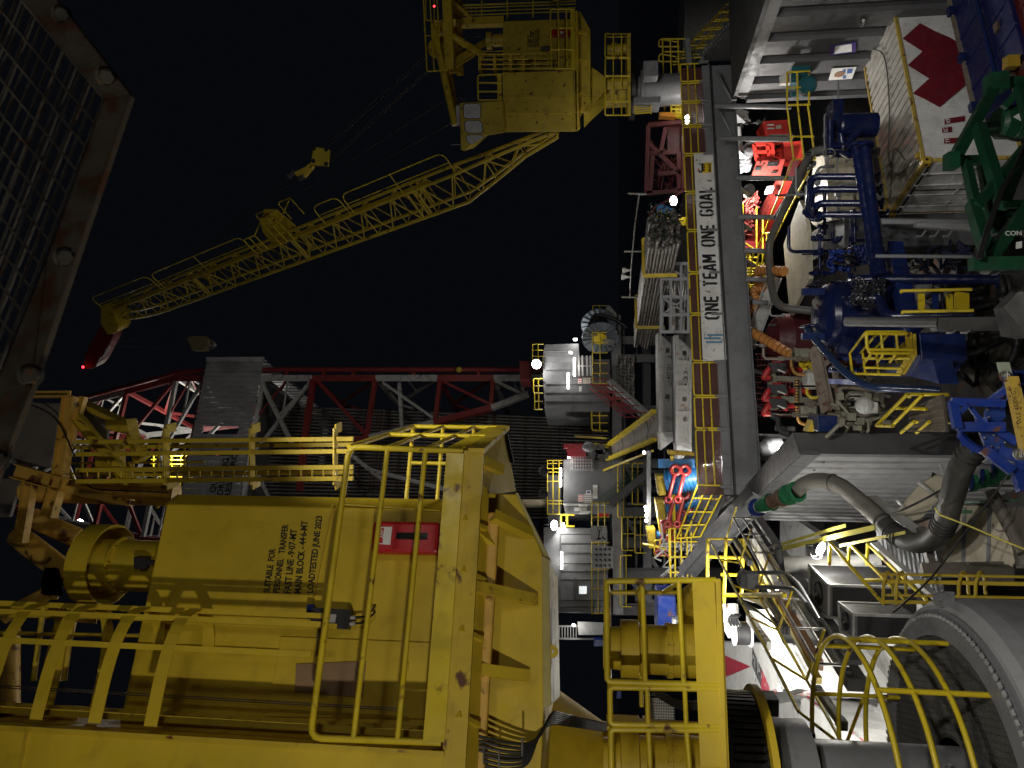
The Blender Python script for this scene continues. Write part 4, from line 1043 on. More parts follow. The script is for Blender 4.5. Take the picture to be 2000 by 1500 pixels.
# hose / cable reel
rl = thing('cable_reel', 'big spoked cable reel with yellow hub on the roof edge of the rig cabin', 'reel', F1(1195,655,1.0))
ra = V((-.55,-.83,-.05)).normalized(); rc = F1(1172,660,1.2); rb = rc-ra*1.5
for cc, nm in ((rc,'front_flange'),(rb,'back_flange')):
    m = MB(); m.lathe(cc, ra, [(.36,0),(.95,0),(.98,.03),(.98,-.04),(.95,-.02),(.36,-.02)], 32)
    for k in range(18):
        t = k*2*pi/18; a = ra.cross(ZV).normalized(); b = ra.cross(a); d_ = a*cos(t)+b*sin(t); m.bar(cc+d_*.35+ra*.04, cc+d_*.95+ra*.04, .05, .07, up=ra)
    m.build(nm, mat('reel_steel', (.16,.19,.22), .45, dirt=.4), rl)
m = MB(); m.lathe(rb, ra, [(.55,0),(.55,1.5)], 28); m.build('drum', BLK, rl)
m = MB(); m.lathe(rc, ra, [(.36,-.02),(.36,.12),(0,.14)], 20); m.build('hub', RAIL, rl)
m = MB(); m.bar(F1(1200,640,1.1), F1(1175,640,1.1), .25, .25, up=YV); m.bar(F1(1200,668,1.4), F1(1178,668,1.4), .3, .2, up=YV); m.build('reel_stand', GRY, rl)
m = MB(); m.path(rounded([F1(1150,640,1.0),F1(1160,612,1.0),F1(1200,622,1.0),F1(1225,640,.9)], .6, 5), .1, 8); m.build('hose', BLK, rl)
m = MB()
for k in range(5): m.panel(F1(1157,649+k*20,1.7), F1(1158,649+(k+1)*20,1.7), F1(1187,649+(k+1)*20,1.7), F1(1187,649+k*20,1.7), .03, 1, 6, .05)
m.panel(F1(1158,597,.4), F1(1158,617,.4), F1(1184,617,.4), F1(1184,597,.4), .03, 1, 6, .05); m.build('reel_rail', RAIL, rl)
MB().prism(F1.many([(1184,596),(1190,596),(1204,612),(1204,618),(1184,618)], .3), -F1.n*1).build('end_plate', LGR, rl)
# substructure
sb = thing('rig_substructure', 'dark grey steel substructure and rig floor under the derrick', 'substructure', at(ctr, zF-6))
m = MB(); SF = Pl(1195, 740, 40.2, 18)
m.prism([SF(1195,615), SF(1198,1200), SF(1198,1200)-SF.n*14, SF(1195,615)-SF.n*14], (0,0,-.5)); m.build('rig_floor', GRY, sb)
m = MB()
for y in (665,700,800,905,1000,1060,1120,1190):
    m.ibeam(SF(1200,y,-.4), SF(1420,y,-.4), .45, .5, up=YV); m.ibeam(SF(1200,y,-6), SF(1420,y,-6), .45, .5, up=YV)
for x in (1212,1262): m.ibeam(SF(x,640,-.8), SF(x+3,1195,-.8), .35, .45)
for y0, y1 in ((905,1000),(1000,1120),(1120,1190)): m.bar(SF(1215,y0,-.9), SF(1290,y1,-.9), .2)
m.build('floor_column', DGR, sb)
m = MB()
for k in range(26):
    y = RN.uniform(900,1185); x = RN.uniform(1205,1290); m.tube(SF(x,y,-RN.uniform(.8,5)), SF(x+RN.uniform(30,80),y,-RN.uniform(.8,5)), RN.uniform(.05,.12), 6)
m.build('process_pipe', GRY, sb)
for k, (x, y0, y1) in enumerate(((1207,905,1010),(1235,905,985),(1215,1010,1075),(1240,1010,1080),(1212,1085,1185))):
    m = MB(); m.panel(SF(x,y1,.1), SF(x,y0,.1), SF(x+22,y0,.1), SF(x+22,y1,.1), .035, 1, 6); m.tube(SF(x,(y0+y1)/2,.1), SF(x+22,(y0+y1)/2,.1), .03, 6); m.build('floor_rail', RAIL, sb)
m = MB()
for z_ in (1222,1245,1270,1300,1330): m.prism([SF(z_,640,-3), SF(z_,1190,-3), SF(z_,1190,-7), SF(z_,640,-7)], (0,0,.12))
m.build('mezzanine', DGR, sb)
cl = MB(); q = [(1203,692),(1218,690),(1240,712),(1241,742),(1240,790),(1206,790)]
nx = 14
P = lambda i, j: SF(1204+36*j/nx, 694+94*i/nx, .25+.10*sin(i*1.3+j*.9)+.08*sin(j*2.1))
for i in range(nx):
    for j in range(nx): cl.add([P(i,j),P(i+1,j),P(i+1,j+1),P(i,j+1)], [[0,1,2,3]], True)
o = one('windbreak_cloth', CLO, cl, 'creased pale cloth screen hanging below the rig floor beside the red stair rails', 'cloth'); s_ = o.modifiers.new('thick','SOLIDIFY'); s_.thickness = .03
rs = thing('stairway', 'grey stair with dark red handrails going down from the grey rig cabin', 'stairs', F1(1240,800,.8))
p0, p1 = F1(1190,742,1.6), F1(1262,806,2.6); m = MB(); m.bar(p0, p1, .06, .3); m.bar(p0-F1.n*.9, p1-F1.n*.9, .06, .3); m.build('stringer', LGR, rs)
m = MB()
for k in range(1,14): q = p0.lerp(p1,k/14); m.prism([q-F1.u*.12, q+F1.u*.12, q+F1.u*.12-F1.n*.9, q-F1.u*.12-F1.n*.9], (0,0,-.03))
m.build('tread', GRY, rs)
m = MB()
for o_ in (.05,-.85):
    for h in (.5,1.0): m.tube(p0+F1.n*o_+ZV*h-F1.u*.2, p1+F1.n*o_+ZV*h, .03, 6)
    for k in range(6): q = p0.lerp(p1,k/5)+F1.n*o_; m.tube(q, q+ZV*1.0, .03, 6)
m.build('handrail', mat('rail_red', (.30,.02,.03), .5), rs)
# v-door ramp
vr = thing('v_door_ramp', 'grey sloping pipe ramp with yellow edges running from the derrick down to the pipe deck', 'ramp', K(1280,830,32))
r0, r1, r2, r3 = K(1188,872,39), K(1190,897,39), K(1284,858,31.5), K(1282,803,31.5)
MB().prism([r0,r1,r2,r3], (0,0,-.2)).build('ramp_plate', mat('worn_ramp', (.22,.205,.19), .55, dirt=.5, rust=.15), vr)
m = MB(); m.bar(r0+ZV*.1, r3+ZV*.1, .16, .22); m.bar(r1+ZV*.1, r2+ZV*.1, .16, .22)
m.bar(r1+ZV*.3+V((-.6,0,0)), r2+ZV*.2+V((-.5,0,0)), .08); m.build('ramp_edge', RAIL, vr)
m = MB()
for k in (.3,.55,.8): a_, b_, c_ = r0.lerp(r3,k), r0.lerp(r3,k+.06), r1.lerp(r2,k); m.bar(a_+ZV*.02, c_.lerp(a_,.5)+(r3-r0)*.05, .05, .04); m.bar(c_.lerp(a_,.5)+(r3-r0)*.05, c_, .05, .04)
m.build('chevron_bar', GRY, vr)
yb = MB(); yb.panel(K(1155,803,39), K(1156,840,39), K(1187,842,39), K(1187,803,39), .05, 1, 6)
for y in (812,826): yb.tube(K(1156,y,39), K(1187,y,39), .04, 6)
yb.bar(K(1160,868,39), K(1190,872,39), .35, .2); yb.bar(K(1122,852,39.5), K(1185,856,39.5), .14, .1); one('floor_gate', RAIL, yb, 'bright yellow rail gate on the rig floor at the top of the ramp', 'gate')
it = thing('iron_roughneck', 'red powered tong machine beside the top of the ramp on the rig floor', 'machine', K(1190,880,38.5))
m = MB()
for x0, x1, y0, y1 in ((1100,1142,868,876),(1108,1136,876,892),(1135,1145,870,892)): m.prism([K(x0,y0,38.5),K(x1,y0-1,38.5),K(x1,y1,38.5),K(x0,y1,38.5)], (0,.7,0))
m.bar(K(1106,880,38.3), K(1132,870,38.3), .12); m.build('tong_frame', mat('tong_red', (.42,.03,.045), .45), it, bevel=.03)
m = MB()
for k in range(12): m.box(K(RN.uniform(1142,1185),RN.uniform(868,893),38.6), (RN.uniform(.08,.2),0,0), (0,.2,0), (0,0,RN.uniform(.08,.3)))
m.build('tong_body', DGR, it); MB().ball(K(1150,873,38.3), .28, 12, 1.3).build('motor_cover', GRY, it)
# second cabin
d2 = thing('rig_module', 'grey driller cabin with barred window and white posters, left of the ramp', 'cabin', K(1205,940,39)); F2 = Pl(1205, 940, 39, 18)
MB().prism(F2.many([(1100,897),(1206,898),(1206,1004),(1104,1004),(1100,983)]), -F2.n*3).build('wall', MG, d2, bevel=.03)
plate(F2, [(1113,890),(1159,890),(1159,919),(1113,919)], .12, F2.n, GRY, 'window_frame', d2, .12); w_ = plate(F2, [(1117,894),(1156,894),(1156,915),(1117,915)], .13, F2.n, mat('cabin_glass', (.10,.11,.12), .15, dirt=.5, dcol=(.3,.3,.3), scale=6), 'window', d2)
m = MB()
for k in range(8): m.bar(F2(1118+k*5.3,893,.2), F2(1118+k*5.3,916,.2), .03)
for y in (898,904,910): m.bar(F2(1117,y,.2), F2(1157,y,.2), .03)
m.build('window_bars', LGR, w_)
MB().prism(F2.many([(1100,983),(1186,984),(1186,988),(1100,987)], .06), -F2.n*.06).build('sill_band', LGR, d2)
for x0, x1, y0, y1 in ((1130,1148,985,989),(1122,1146,991,998),(1133,1154,999,1001),(1130,1150,1002,1004)): plate(F2, [(x0,y1),(x0,y0),(x1,y0),(x1,y1)], .075, F2.n, WLT if x0 != 1122 else LGR, 'label_strip', d2)
notice(F2, 1129,1139,966,980, 'small red and white notice on the grey driller cabin wall', (3,4,FIRE)); notice(F2, 1140,1157,965,982, 'white chart of round pictures on the grey driller cabin wall', (4,4,GRY))
notice(F2, 1145,1154,958,965, 'tiny white sign with a blue mark on the grey driller cabin', (1,1,BLU2)); notice(F2, 1158,1167,947,974, 'tall narrow pale notice on the grey driller cabin wall', (12,1,LGR))
tube_lamp(F2, (1095,915), (1095,933), .3, 'upper of two lit tubes standing at the edge of the driller cabin', 45); tube_lamp(F2, (1095,936), (1095,951), .3, 'lower of two lit tubes standing at the edge of the driller cabin', 45)
tube_lamp(F2, (1111,889), (1111,896), .3, 'short lit tube above the barred window of the driller cabin', 30)
dc = thing('service_tower', 'narrow dark equipment tower with yellow rails left of the driller cabin', 'tower', K(1190,950,39.5))
MB().prism(F2.many([(1070,928),(1096,928),(1096,1035),(1070,1035)], -.4), -F2.n*2).build('tower_wall', DGR, dc)
m = MB()
for x in (1069,1080,1092): m.tube(F2(x,899,.1), F2(x,1005,.1), .03, 6)
for y in (899,905,915,922,940,978,984,1004): m.tube(F2(1069,y,.1), F2(1098,y,.1), .025, 6)
m.build('tower_rail', RAIL, dc)
for y, lb in ((920,'upper'),(965,'lower')):
    m = MB(); m.lathe(F2(1061,y,.3), F2.n, [(0,.02),(.2,.0),(.24,.1),(.26,.1),(.26,-.2),(0,-.25)], 18); one('loudspeaker', BLK, m, lb+' round black lamp head on the dark tower beside the driller cabin', 'lamp')
hp = MB(); hp.tube(F2(900,983,-1), F2(1072,983,-1), .22, 12); one('mud_line', mat('cream_pipe', (.55,.48,.33), .5, dirt=.3), hp, 'cream upright pipe behind the near crane beside the dark tower', 'pipe')
# third cabin
d3 = thing('rig_module', 'long grey panelled cabin low left of the driller cabin, lit by a floodlight', 'cabin', K(1190,1100,37.5)); F3 = Pl(1190, 1100, 37.5, 18)
MB().prism(F3.many([(1062,1030),(1186,1032),(1188,1198),(1062,1195)]), -F3.n*3).build('wall', MG, d3)
ribs(F3, 1094, 1185, (1043,1061,1080,1100,1116,1132,1172,1185), .01, DGR, 'panel_joint', d3, .05)
m = MB(); m.bar(F3(1093,1030,.03), F3(1094,1195,.03), .08, .08); m.build('cross_joint', DGR, d3)
w_ = plate(F3, [(1120,1130),(1124,1130),(1124,1172),(1120,1172)], .3, F3.n, DGR, 'window_hood', d3, .3); plate(F3, [(1131,1145),(1146,1145),(1146,1160),(1131,1160)], .02, F3.n, glow('lit_window', (.75,.8,.82), .9), 'window', d3)
lamp('floodlight', 'glaring white floodlight between the driller cabin and the long grey cabin', F3(1083,1026,.5), 260, .24, aim=(.05,-.6,-.75))
tube_lamp(F3, (1097,1078), (1097,1112), .2, 'lit tube along the top of the long grey cabin wall', 45); tube_lamp(F3, (1100,1022), (1102,1030), .3, 'short lit tube beside the floodlight by the small yellow rail', 25)
m = MB(); m.panel(F3(1096,1005,.3), F3(1096,1028,.3), F3(1122,1028,.3), F3(1122,1005,.3), .05, 1, 6); m.tube(F3(1107,1005,.3), F3(1107,1028,.3), .04, 6); m.build('roof_rail', RAIL, d3)
m = MB()
for x in (1156,1168.5,1181): m.tube(F3(x,980,1.3), F3(x,1200,1.3), .03, 6)
for y in (982,1010,1060,1112,1150,1198): m.tube(F3(1156,y,1.3), F3(1190,y,1.3), .03, 6)
m.build('walkway_rail', RAIL, d3)
t = thing('picture_board', 'pale board with one lifting chain pictured, hung on the yellow cabin rail', 'board', F3(1170,1042,1.35)); plate(F3, [(1155,1057),(1155,1027),(1185,1027),(1185,1057)], 1.36, F3.n, LGR, 'board', t)
m = MB(); m.ring(F3(1171,1033,1.38), F3.n, .1, .02, 14); m.tube(F3(1171,1036,1.38), F3(1169,1052,1.38), .035, 6); m.tube(F3(1165,1053,1.38), F3(1174,1052,1.38), .04, 6); m.tube(F3(1176,1048,1.38), F3(1183,1054,1.38), .04, 6); m.build('drawing', BLACK, t)
t = thing('picture_board', 'pale board with a grid of sixteen hook pictures on the yellow cabin rail', 'board', F3(1177,1088,1.35)); plate(F3, [(1156,1110),(1156,1067),(1197,1067),(1197,1110)], 1.36, F3.n, LGR, 'board', t)
m = MB()
for i in range(4):
    for j in range(4):
        x, y = 1164+i*8.6, 1072+j*10.5; m.path([F3(x-2,y+1,1.38), F3(x+1,y-1,1.38), F3(x+2.5,y+1.5,1.38), F3(x+1,y+3.5,1.38)], .03, 5)
m.build('drawing', BLACK, t)
d4 = thing('stores_cabin', 'small pale cabin with white rails low on the far platform beside the dark gap', 'cabin', K(1185,1225,38)); F4 = Pl(1185,1225,38,18)
MB().prism(F4.many([(1128,1214),(1183,1216),(1183,1240),(1130,1240)]), -F4.n*1.5).build('wall', LGR, d4)
m = MB()
for k in range(10): m.bar(F4(1076+k*5.5,1223,-.5), F4(1076+k*5.5,1247,-.5), .05)
m.bar(F4(1075,1223,-.5), F4(1130,1223,-.5), .08); m.bar(F4(1075,1247,-.5), F4(1178,1248,-.5), .1); m.build('fence_bars', LGR, d4)
MB().prism(F4.many([(1160,1250),(1180,1250),(1180,1262),(1160,1262)], .3), (0,.4,0)).build('blue_drum', BLU2, d4)
tube_lamp(F4, (1118,1220), (1124,1222), .2, 'short lit tube at the corner of the small pale far cabin', 40)
MB().prism(F3.many([(1062,1030),(1062,1195),(1085,1250),(1085,1030)], -3.2), -F3.n*.2).build('back_wall', DGR, d3)
# stair with dark green rails
gs_ = thing('stairway', 'dark grey stair with thin green rails left of the driller cabin posters', 'stairs', F2(1265,925,2)); p0, p1 = F2(1193,983,1.5), F2(1268,922,1.5)
m = MB(); m.bar(p0, p1, .08, .35); m.bar(p0-F2.n*.9, p1-F2.n*.9, .08, .35); m.build('stringer', DGR, gs_)
m = MB()
for k in range(1,15): q = p0.lerp(p1,k/15); m.prism([q-F2.u*.13, q+F2.u*.13, q+F2.u*.13-F2.n*.9, q-F2.u*.13-F2.n*.9], (0,0,-.03))
m.build('tread', GRY, gs_)
m = MB()
for o_ in (0,-.9):
    for h in (.3,.6,.9): m.tube(p0+F2.n*o_+ZV*h, p1+F2.n*o_+ZV*h, .025, 6)
m.build('handrail', mat('rail_green', (.03,.08,.05), .5), gs_)
fe = MB(); c = F2(1170,1006,1.2); fe.tube(c, c+ZV*-.5+V((0,0,0)), .1, 10); fe.tube(c+ZV*.1, c, .05, 8); one('fire_extinguisher', FIRE, fe, 'small red fire extinguisher behind the yellow rail below the driller cabin', 'extinguisher')
# =========================================================== pipe deck goods behind the banner rails
pv = V((-wu.y, wu.x, 0))
c0 = K(1300,453,27.0); proto = None
zt0 = K(1268,453,27).z
for r in range(9):
    for i in range(9):
        if proto is None:
            m = MB(); m.tube((0,0,0),(0,10.5,0),.058,7); m.tube((0,-.12,0),(0,.3,0),.072,7); proto = m.build('casing_pipe', PIP, off=V((0,0,0))); o = proto
            tag(o, 'long steel pipe lying in the pile of pipes on the pipe deck', 'pipe', 'pipes piled on the pipe deck')
        else: o = proto.copy(); COL.objects.link(o)
        p = at(c0,0)+wu*((i-4)*.15+(r%2)*.07)+pv*RN.uniform(-.45,.35); o.location = at(p, zt0-r*.128); o.rotation_euler = (0,0,math.atan2(pv.y,pv.x)-pi/2+RN.uniform(-.012,.012))
m = MB()
for k in range(90):
    p = at(c0,0)+wu*RN.uniform(-.75,.75)-pv*RN.uniform(.3,.75); z_ = zt0-RN.uniform(-.05,1.1); m.path([p+ZV*z_, p+ZV*(z_+RN.uniform(-.1,.1))+wu*RN.uniform(-.1,.1), p+ZV*(z_+RN.uniform(-.12,.1))-pv*.12], .022, 5)
o = one('protector_tangle', mat('dark_green_black', (.015,.028,.018), .5, dirt=.4), m, 'dark tangle of straps and thread protectors over the pipe ends behind the banner', 'straps'); o['kind'] = 'stuff'
m = MB()
for k, y in ((0,560),(1,600)): p = at(c0,zt0+.1)+pv*(2+k*5.5); m.bar(p-wu*.8, p+wu*.8, .14, .1); m.bar(p-wu*.8, p-wu*.8-ZV*1.3, .14, .1, up=YV); m.bar(p+wu*.8, p+wu*.8-ZV*1.3, .14, .1, up=YV)
one('pipe_stanchion', YELW, m, 'yellow and rusty stanchion frames holding the pipe pile', 'stanchion')
rod = thing('lamp_rail', 'thin grey pole rail with cross bars and two white lamps above the pipe pile', 'pole', K(1240,480,29))
m = MB(); m.path([K(1248,380,26.5), K(1240,440,28), K(1233,520,31), K(1230,582,33)], .035, 6); m.tube(K(1226,378,26.5), K(1262,379,26.5), .04, 6); m.tube(K(1219,491,30), K(1256,491,30), .04, 6); m.tube(K(1214,580,33), K(1245,581,33), .05, 6); m.build('pole', STL, rod)
for x, y in ((1223,528),(1221,541)):
    m = MB(); m.lathe(K(x+6,y,31.5), -ZV, [(.05,.1),(.05,-.05),(.12,-.2),(.13,-.3),(0,-.3)], 10); m.build('lamp_head', WHT, rod)
# open baskets and long skips
def px(pts, d, t, m, yaw=0, mb=None):
    k = mb or MB(); f = Pl(pts[0][0], pts[0][1], d, yaw); k.prism(f.many(pts), -f.n*t); return k
bk = thing('cargo_basket', 'open grey steel cargo basket of bars on the pipe deck right of the white skips', 'basket', K(1345,580,29))
m = MB()
for y in (515,545,580,615,648): m.bar(K(1290,y,29), K(1346,y,29), .12, .12, up=YV); m.bar(K(1296,y,31), K(1346,y,31), .12, .12, up=YV)
for x in (1291,1310,1330,1344): m.bar(K(x,512,29), K(x,650,29), .1, .1); m.bar(K(x+3,512,31), K(x+3,650,31), .09, .09)
for a_, b_ in (((1292,515),(1344,545)),((1344,580),(1292,615)),((1292,580),(1344,615))): m.bar(K(*a_,29.02), K(*b_,29.02), .07)
m.build('frame', GRY, bk)
m = MB()
for k in range(14): m.tube(K(RN.uniform(1300,1342),515,30.2), K(RN.uniform(1300,1342),645,30.5), RN.uniform(.03,.08), 6)
m.build('contents', STL, bk)
def skip(label, x0, x1, y0, y1, d, txt):
    t = thing('cargo_skip', label, 'skip', K(x1,(y0+y1)/2,d+.6)); f = Pl(x0, y0, d, 2)
    px([(x0-3,y0-2),(x0+28,y0+26),(x1,y0+30),(x1,y1-14),(x0,y1-12)], d, 1.4, None, 2).build('body', mat('skip_white', (.20,.198,.185), .55, dirt=.5, rust=.03), t, bevel=.02)
    m = MB()
    for y in (y0+52,y0+100,y0+150): m.bar(f(x0,y,.05), f(x1,y,.05), .1, .1, up=YV)
    m.bar(f(x0+2,y0,.06), f(x0+1,y1-12,.06), .1, .1); m.bar(f(x1-2,y0+28,.06), f(x1-2,y1-14,.06), .1, .1); m.build('ribs', MATS['skip_white'], t)
    b = MB().prism([f(x0,y1-14,0), f(x0+2,y1+22,.35), f(x1+2,y1,.5), f(x1,y1-14,0)], -f.n*1.2); b.build('sloping_end', WHT, t, bevel=.02)  # end whiter than the body: its lamplight is put into the colour
    m = MB()
    for y in (y0+45,y0+95,y0+165): m.ring(f(x0+18,y,.16), f.n, .07, .03, 10)
    m.build('lifting_ring', STL, t)
    m = MB()
    for y in (y0+30,y0+120): m.prism(f.many([(x0+12,y),(x0+12,y+9),(x0+20,y+9),(x0+20,y)], .02), -f.n*.03)
    m.build('pocket', BLACK, t)
    wtext(txt, x0+22, y0+98, x0+22, y0+62, 8, BLACK, t, f, o=.03, bold=.01, ud=ZV)
skip('long dirty white skip numbered 540 on the pipe deck beside the ramp foot', 1288, 1317, 650, 858, 30.5, '540°01')
skip('long dirty white skip numbered 533 just behind the girder rails', 1321, 1350, 655, 880, 28.8, '533-')
# red framed skid and barrels
rk = thing('red_skid', 'dark red open frame skid with panel on the pipe deck under the far crane', 'skid', K(1330,320,30))
m = MB()
for a_, b_ in (((1266,245),(1262,378)),((1266,245),(1335,238)),((1262,378),(1335,372)),((1335,238),(1335,372)),((1266,280),(1330,340)),((1270,300),(1325,297)),((1325,297),(1326,372)),((1285,340),(1330,336)),((1275,300),(1270,378)),((1300,250),(1290,300))):
    m.bar(K(*a_,29.6), K(*b_,29.6), .16, .14, up=YV); m.bar(K(a_[0]+2,a_[1]-6,31.4), K(b_[0]+2,b_[1]-6,31.4), .12)
m.build('frame', mat('skid_red', (.075,.009,.012), .5, dirt=.4, rust=.1), rk)
px([(1302,245),(1334,243),(1334,296),(1304,298)], 30, .3, None).build('panel', MATS['skid_red'], rk)
m = MB()
for k in range(26): m.tube(K(RN.uniform(1275,1330),RN.uniform(300,375),30.5), K(RN.uniform(1275,1330),RN.uniform(300,375),30.9), RN.uniform(.02,.07), 6)
m.build('piping', MATS['skid_red'], rk)
m = MB(); m.path([K(1335,372,29.5), K(1300,395,29.5), K(1280,405,29.5), K(1268,418,29.5), K(1272,424,29.5)], .07, 8); m.build('hook_arm', MATS['skid_red'], rk)
for k, x in enumerate((1289,1300,1311)):
    m = MB(); p = K(x+2,408+k*4,29.2); m.lathe(p, V((.3,.9,0)), [(0,0),(.16,0),(.16,.3),(.17,.32),(.16,.34),(.16,.8),(0,.8)], 16); o = one('blue_cylinder', CYA, m, 'bright blue cylinder lying beneath the floodlight at the red skid', 'cylinder', 'blue cylinders beneath the floodlight')
m = MB(); m.bar(K(1282,425,29), K(1335,432,29), .2, .12); m.bar(K(1335,425,28.8), K(1335,440,28.8), .15); one('yellow_spreader', RAIL, m, 'yellow bar below the blue cylinders at the red skid', 'bar')
lamp('floodlight', 'white floodlight above the blue cylinders on the red skid', K(1316,392,28.6), 70, .17, aim=(-.1,-.8,-.6))
for y, lb in ((229,'upper'),(238,'lower')): lamp('floodlight', lb+' of two small white floodlights shining through the grating beside the far crane', K(1342,y,28.6), 60, .09, aim=(-.1,-1,-.1))
# mud pumps with red arms
pk = thing('pump_basket', 'yellow railed platform of blue finned pumps below the grating end', 'platform', K(1420,980,24))
def pump(y0, y1, x0, x1, d, label):
    t = thing('blue_pump', label, 'pump', K(x1,(y0+y1)/2,d+.5), 'blue pumps with red arms'); yc = (y0+y1)/2
    p, q = K(x0,yc,d+.5), K(x1,yc-14,d+.2); r = abs(y1-y0)/2*d/FPX; ax = (q-p); L = ax.length
    pr = []; n = 9
    for k in range(n): a = L*k/n; pr += [(r,a),(r,a+L/n*.7),(r*.9,a+L/n*.72),(r*.9,a+L/n*.98)]
    MB().lathe(p, ax, [(0,0)]+pr+[(0,L)], 24).build('finned_body', CYA, t)
    MB().lathe(q, ax, [(r*.8,0),(r*.8,L*.28),(r*.7,L*.4),(0,L*.42)], 20).build('end_bell', BEI, t)
    px([(x0-22,yc-14),(x0-4,yc-14),(x0-2,yc+24),(x0-16,yc+26)], d+.2, .7, None).build('guard', YELW, t, bevel=.03)
    for dx in (0,19):
        a_, b_ = K(x0+14+dx,yc-16,d-.3), K(x0+3+dx,yc+28,d-.5); m = MB(); m.tube(a_, b_, .07, 10); e = (a_-b_).normalized()
        m.ring(a_+e*.16, V((.3,-1,.2)), .15, .075, 14); m.ring(b_-e*.1, V((.3,-1,.2)), .10, .06, 12); m.build('link_arm', mat('arm_red', (.30,.03,.026), .3, dirt=.2), t)
pump(918, 968, 1303, 1372, 25, 'front blue finned pump with two red link arms, nearest the grating end')
pump(978, 1003, 1302, 1366, 26, 'middle blue finned pump with red link arms in the yellow railed basket')
pump(1010, 1026, 1306, 1362, 26.6, 'third blue finned pump with red link arms in the yellow railed basket')
pump(1038, 1054, 1284, 1340, 27, 'leftmost blue finned pump with red link arms on the yellow platform')
m = MB(); m.bar(K(1286,905,25.2), K(1357,905,25.0), .3, .2, up=YV); m.build('blue_beam', CYA, pk)
m = MB()
A_, B_, C_, D_ = K(1364,945,24.4), K(1418,950,24.4), K(1368,1048,25.6), K(1322,1052,25.6)
for t_ in (0,.25,.5,.75,1): m.tube(A_.lerp(D_,t_), B_.lerp(C_,t_), .03, 6)
for t_ in (0,.33,.66,1): m.tube(A_.lerp(B_,t_), D_.lerp(C_,t_), .03, 6)
for y in (1028,1040,1052,1062,1072):
    m.tube(K(1306,y,25.8), K(1308,y+65,25.8), .028, 6) if y < 1050 else None
for x in (1309,1318,1330,1342,1350): m.tube(K(x,1030,25.8), K(x+1,1138,25.8), .028, 6)
for y in (1032,1058,1088,1118): m.tube(K(1305,y,25.8), K(1362,y,25.8), .026, 6)
m.panel(K(1278,1085,26.5), K(1278,1055,26.5), K(1300,1055,26.5), K(1300,1085,26.5), .03, 1, 6); m.bar(K(1255,1062,26.6), K(1302,1072,26.4), .06); m.bar(K(1312,890,25), K(1318,1060,26.4), .1, .1)
m.build('basket_rail', RAIL, pk)
px([(1305,880),(1356,884),(1356,890),(1306,888)], 25.3, .5, None).build('drip_tray', YELW, pk); m = MB(); m.prism([K(1375,955,25),K(1420,955,24.6),K(1372,1062,26),K(1340,1062,26)], (0,0,-.08)); m.build('platform_floor', DGR, pk)
add_light(K(1345,950,24.1), 90, parent=pk, soft=.2)  # added point light to brighten the pumps, no lamp fitting
m = MB()
for k in range(40):
    p = K(RN.uniform(1290,1362),RN.uniform(1035,1130),26.3); m.path([p, p+V((RN.uniform(-.4,.4),.1,RN.uniform(-.4,.4))), p+V((RN.uniform(-.6,.6),.2,RN.uniform(-.6,.2)))], RN.uniform(.02,.06), 6)
m.build('bright_piping', LGR, pk)
lamp('floodlight', 'white floodlight behind the blue pumps glaring past the yellow basket rails', K(1372,905,25.2), 800, .14, aim=(-.2,.1,-1))
tl = thing('work_lights', 'column of small white work lights on the dark post beside the blue pumps', 'lights', K(1262,1010,27))
for x, y in ((1261,990),(1262,997),(1262,1007),(1262,1017),(1258,884)): MB().ball(K(x,y,27.5), .06, 8).build('bulb_lens', LAMP2, tl)
m = MB(); m.bar(K(1267,880,27.7), K(1267,1050,27.7), .15); m.build('post', DGR, tl)
add_light(K(1262,1000,27), 120, parent=tl)

# =========================================================== under the girder : red pump room
um = thing('red_pump_unit', 'bright red pump unit with panels under the girder deck at right', 'pump unit', K(1545,280,29))
px([(1490,236),(1538,233),(1542,262),(1498,268)], 29, 1.2, None).build('cabinet', MRED, um, bevel=.03)
F5 = Pl(1515,250,28.95,0); plate(F5, [(1515,245),(1526,244),(1526,251),(1515,252)], .02, F5.n, BEI, 'label_plate', um)
m = MB()
for k in range(8): m.lathe(F5(1500+(k%4)*3.4,244+(k//4)*7,.02), F5.n, [(0,.02),(.035,.02),(.035,0)], 8)
m.build('vent_hole', WHT, um)
m = MB()
for k in range(12): m.lathe(K(1502+k*3.7,274,28.8), V((.2,-1,0)), [(.06,0),(.085,0),(.085,.3),(.06,.3)], 10)
m.build('spring_row', STL, um)
m = MB()
for a_, b_ in (((1472,282),(1508,282)),((1472,282),(1478,313)),((1508,282),(1510,310)),((1478,313),(1510,310)),((1498,282),(1502,311)),((1476,298),(1508,297))): m.bar(K(*a_,28.6), K(*b_,28.6), .12, .12, up=YV)
m.build('valve_frame', MRED, um)
m = MB()
for k in range(22): m.tube(K(RN.uniform(1474,1508),RN.uniform(283,311),29), K(RN.uniform(1474,1530),RN.uniform(283,315),29.3), RN.uniform(.03,.09), 6)
m.build('valve_piping', MRED, um)
px([(1530,278),(1568,275),(1570,312),(1532,313)], 28.8, .8, None).build('side_panel', MRED, um)
px([(1478,315),(1533,311),(1524,344),(1468,345)], 28.4, .3, None).build('control_panel', mat('panel_red', (.36,.05,.04), .45, dirt=.3), um)
m = MB(); F6 = Pl(1500,330,28.35,0)
for x0, y0, w_, h_ in ((1500,316,20,8),(1476,326,12,7),(1508,334,10,4),(1484,316,4,4),(1490,320,4,4)): m.prism(F6.many([(x0,y0),(x0+w_,y0),(x0+w_-2,y0+h_),(x0-2,y0+h_)]), (0,.04,0))
m.build('gauge_plate', BLACK, um)
px([(1545,312),(1562,312),(1552,343),(1536,343)], 28.3, .2, None).build('lettered_plate', mat('maroon', (.08,.01,.015), .5, dirt=.2), um)
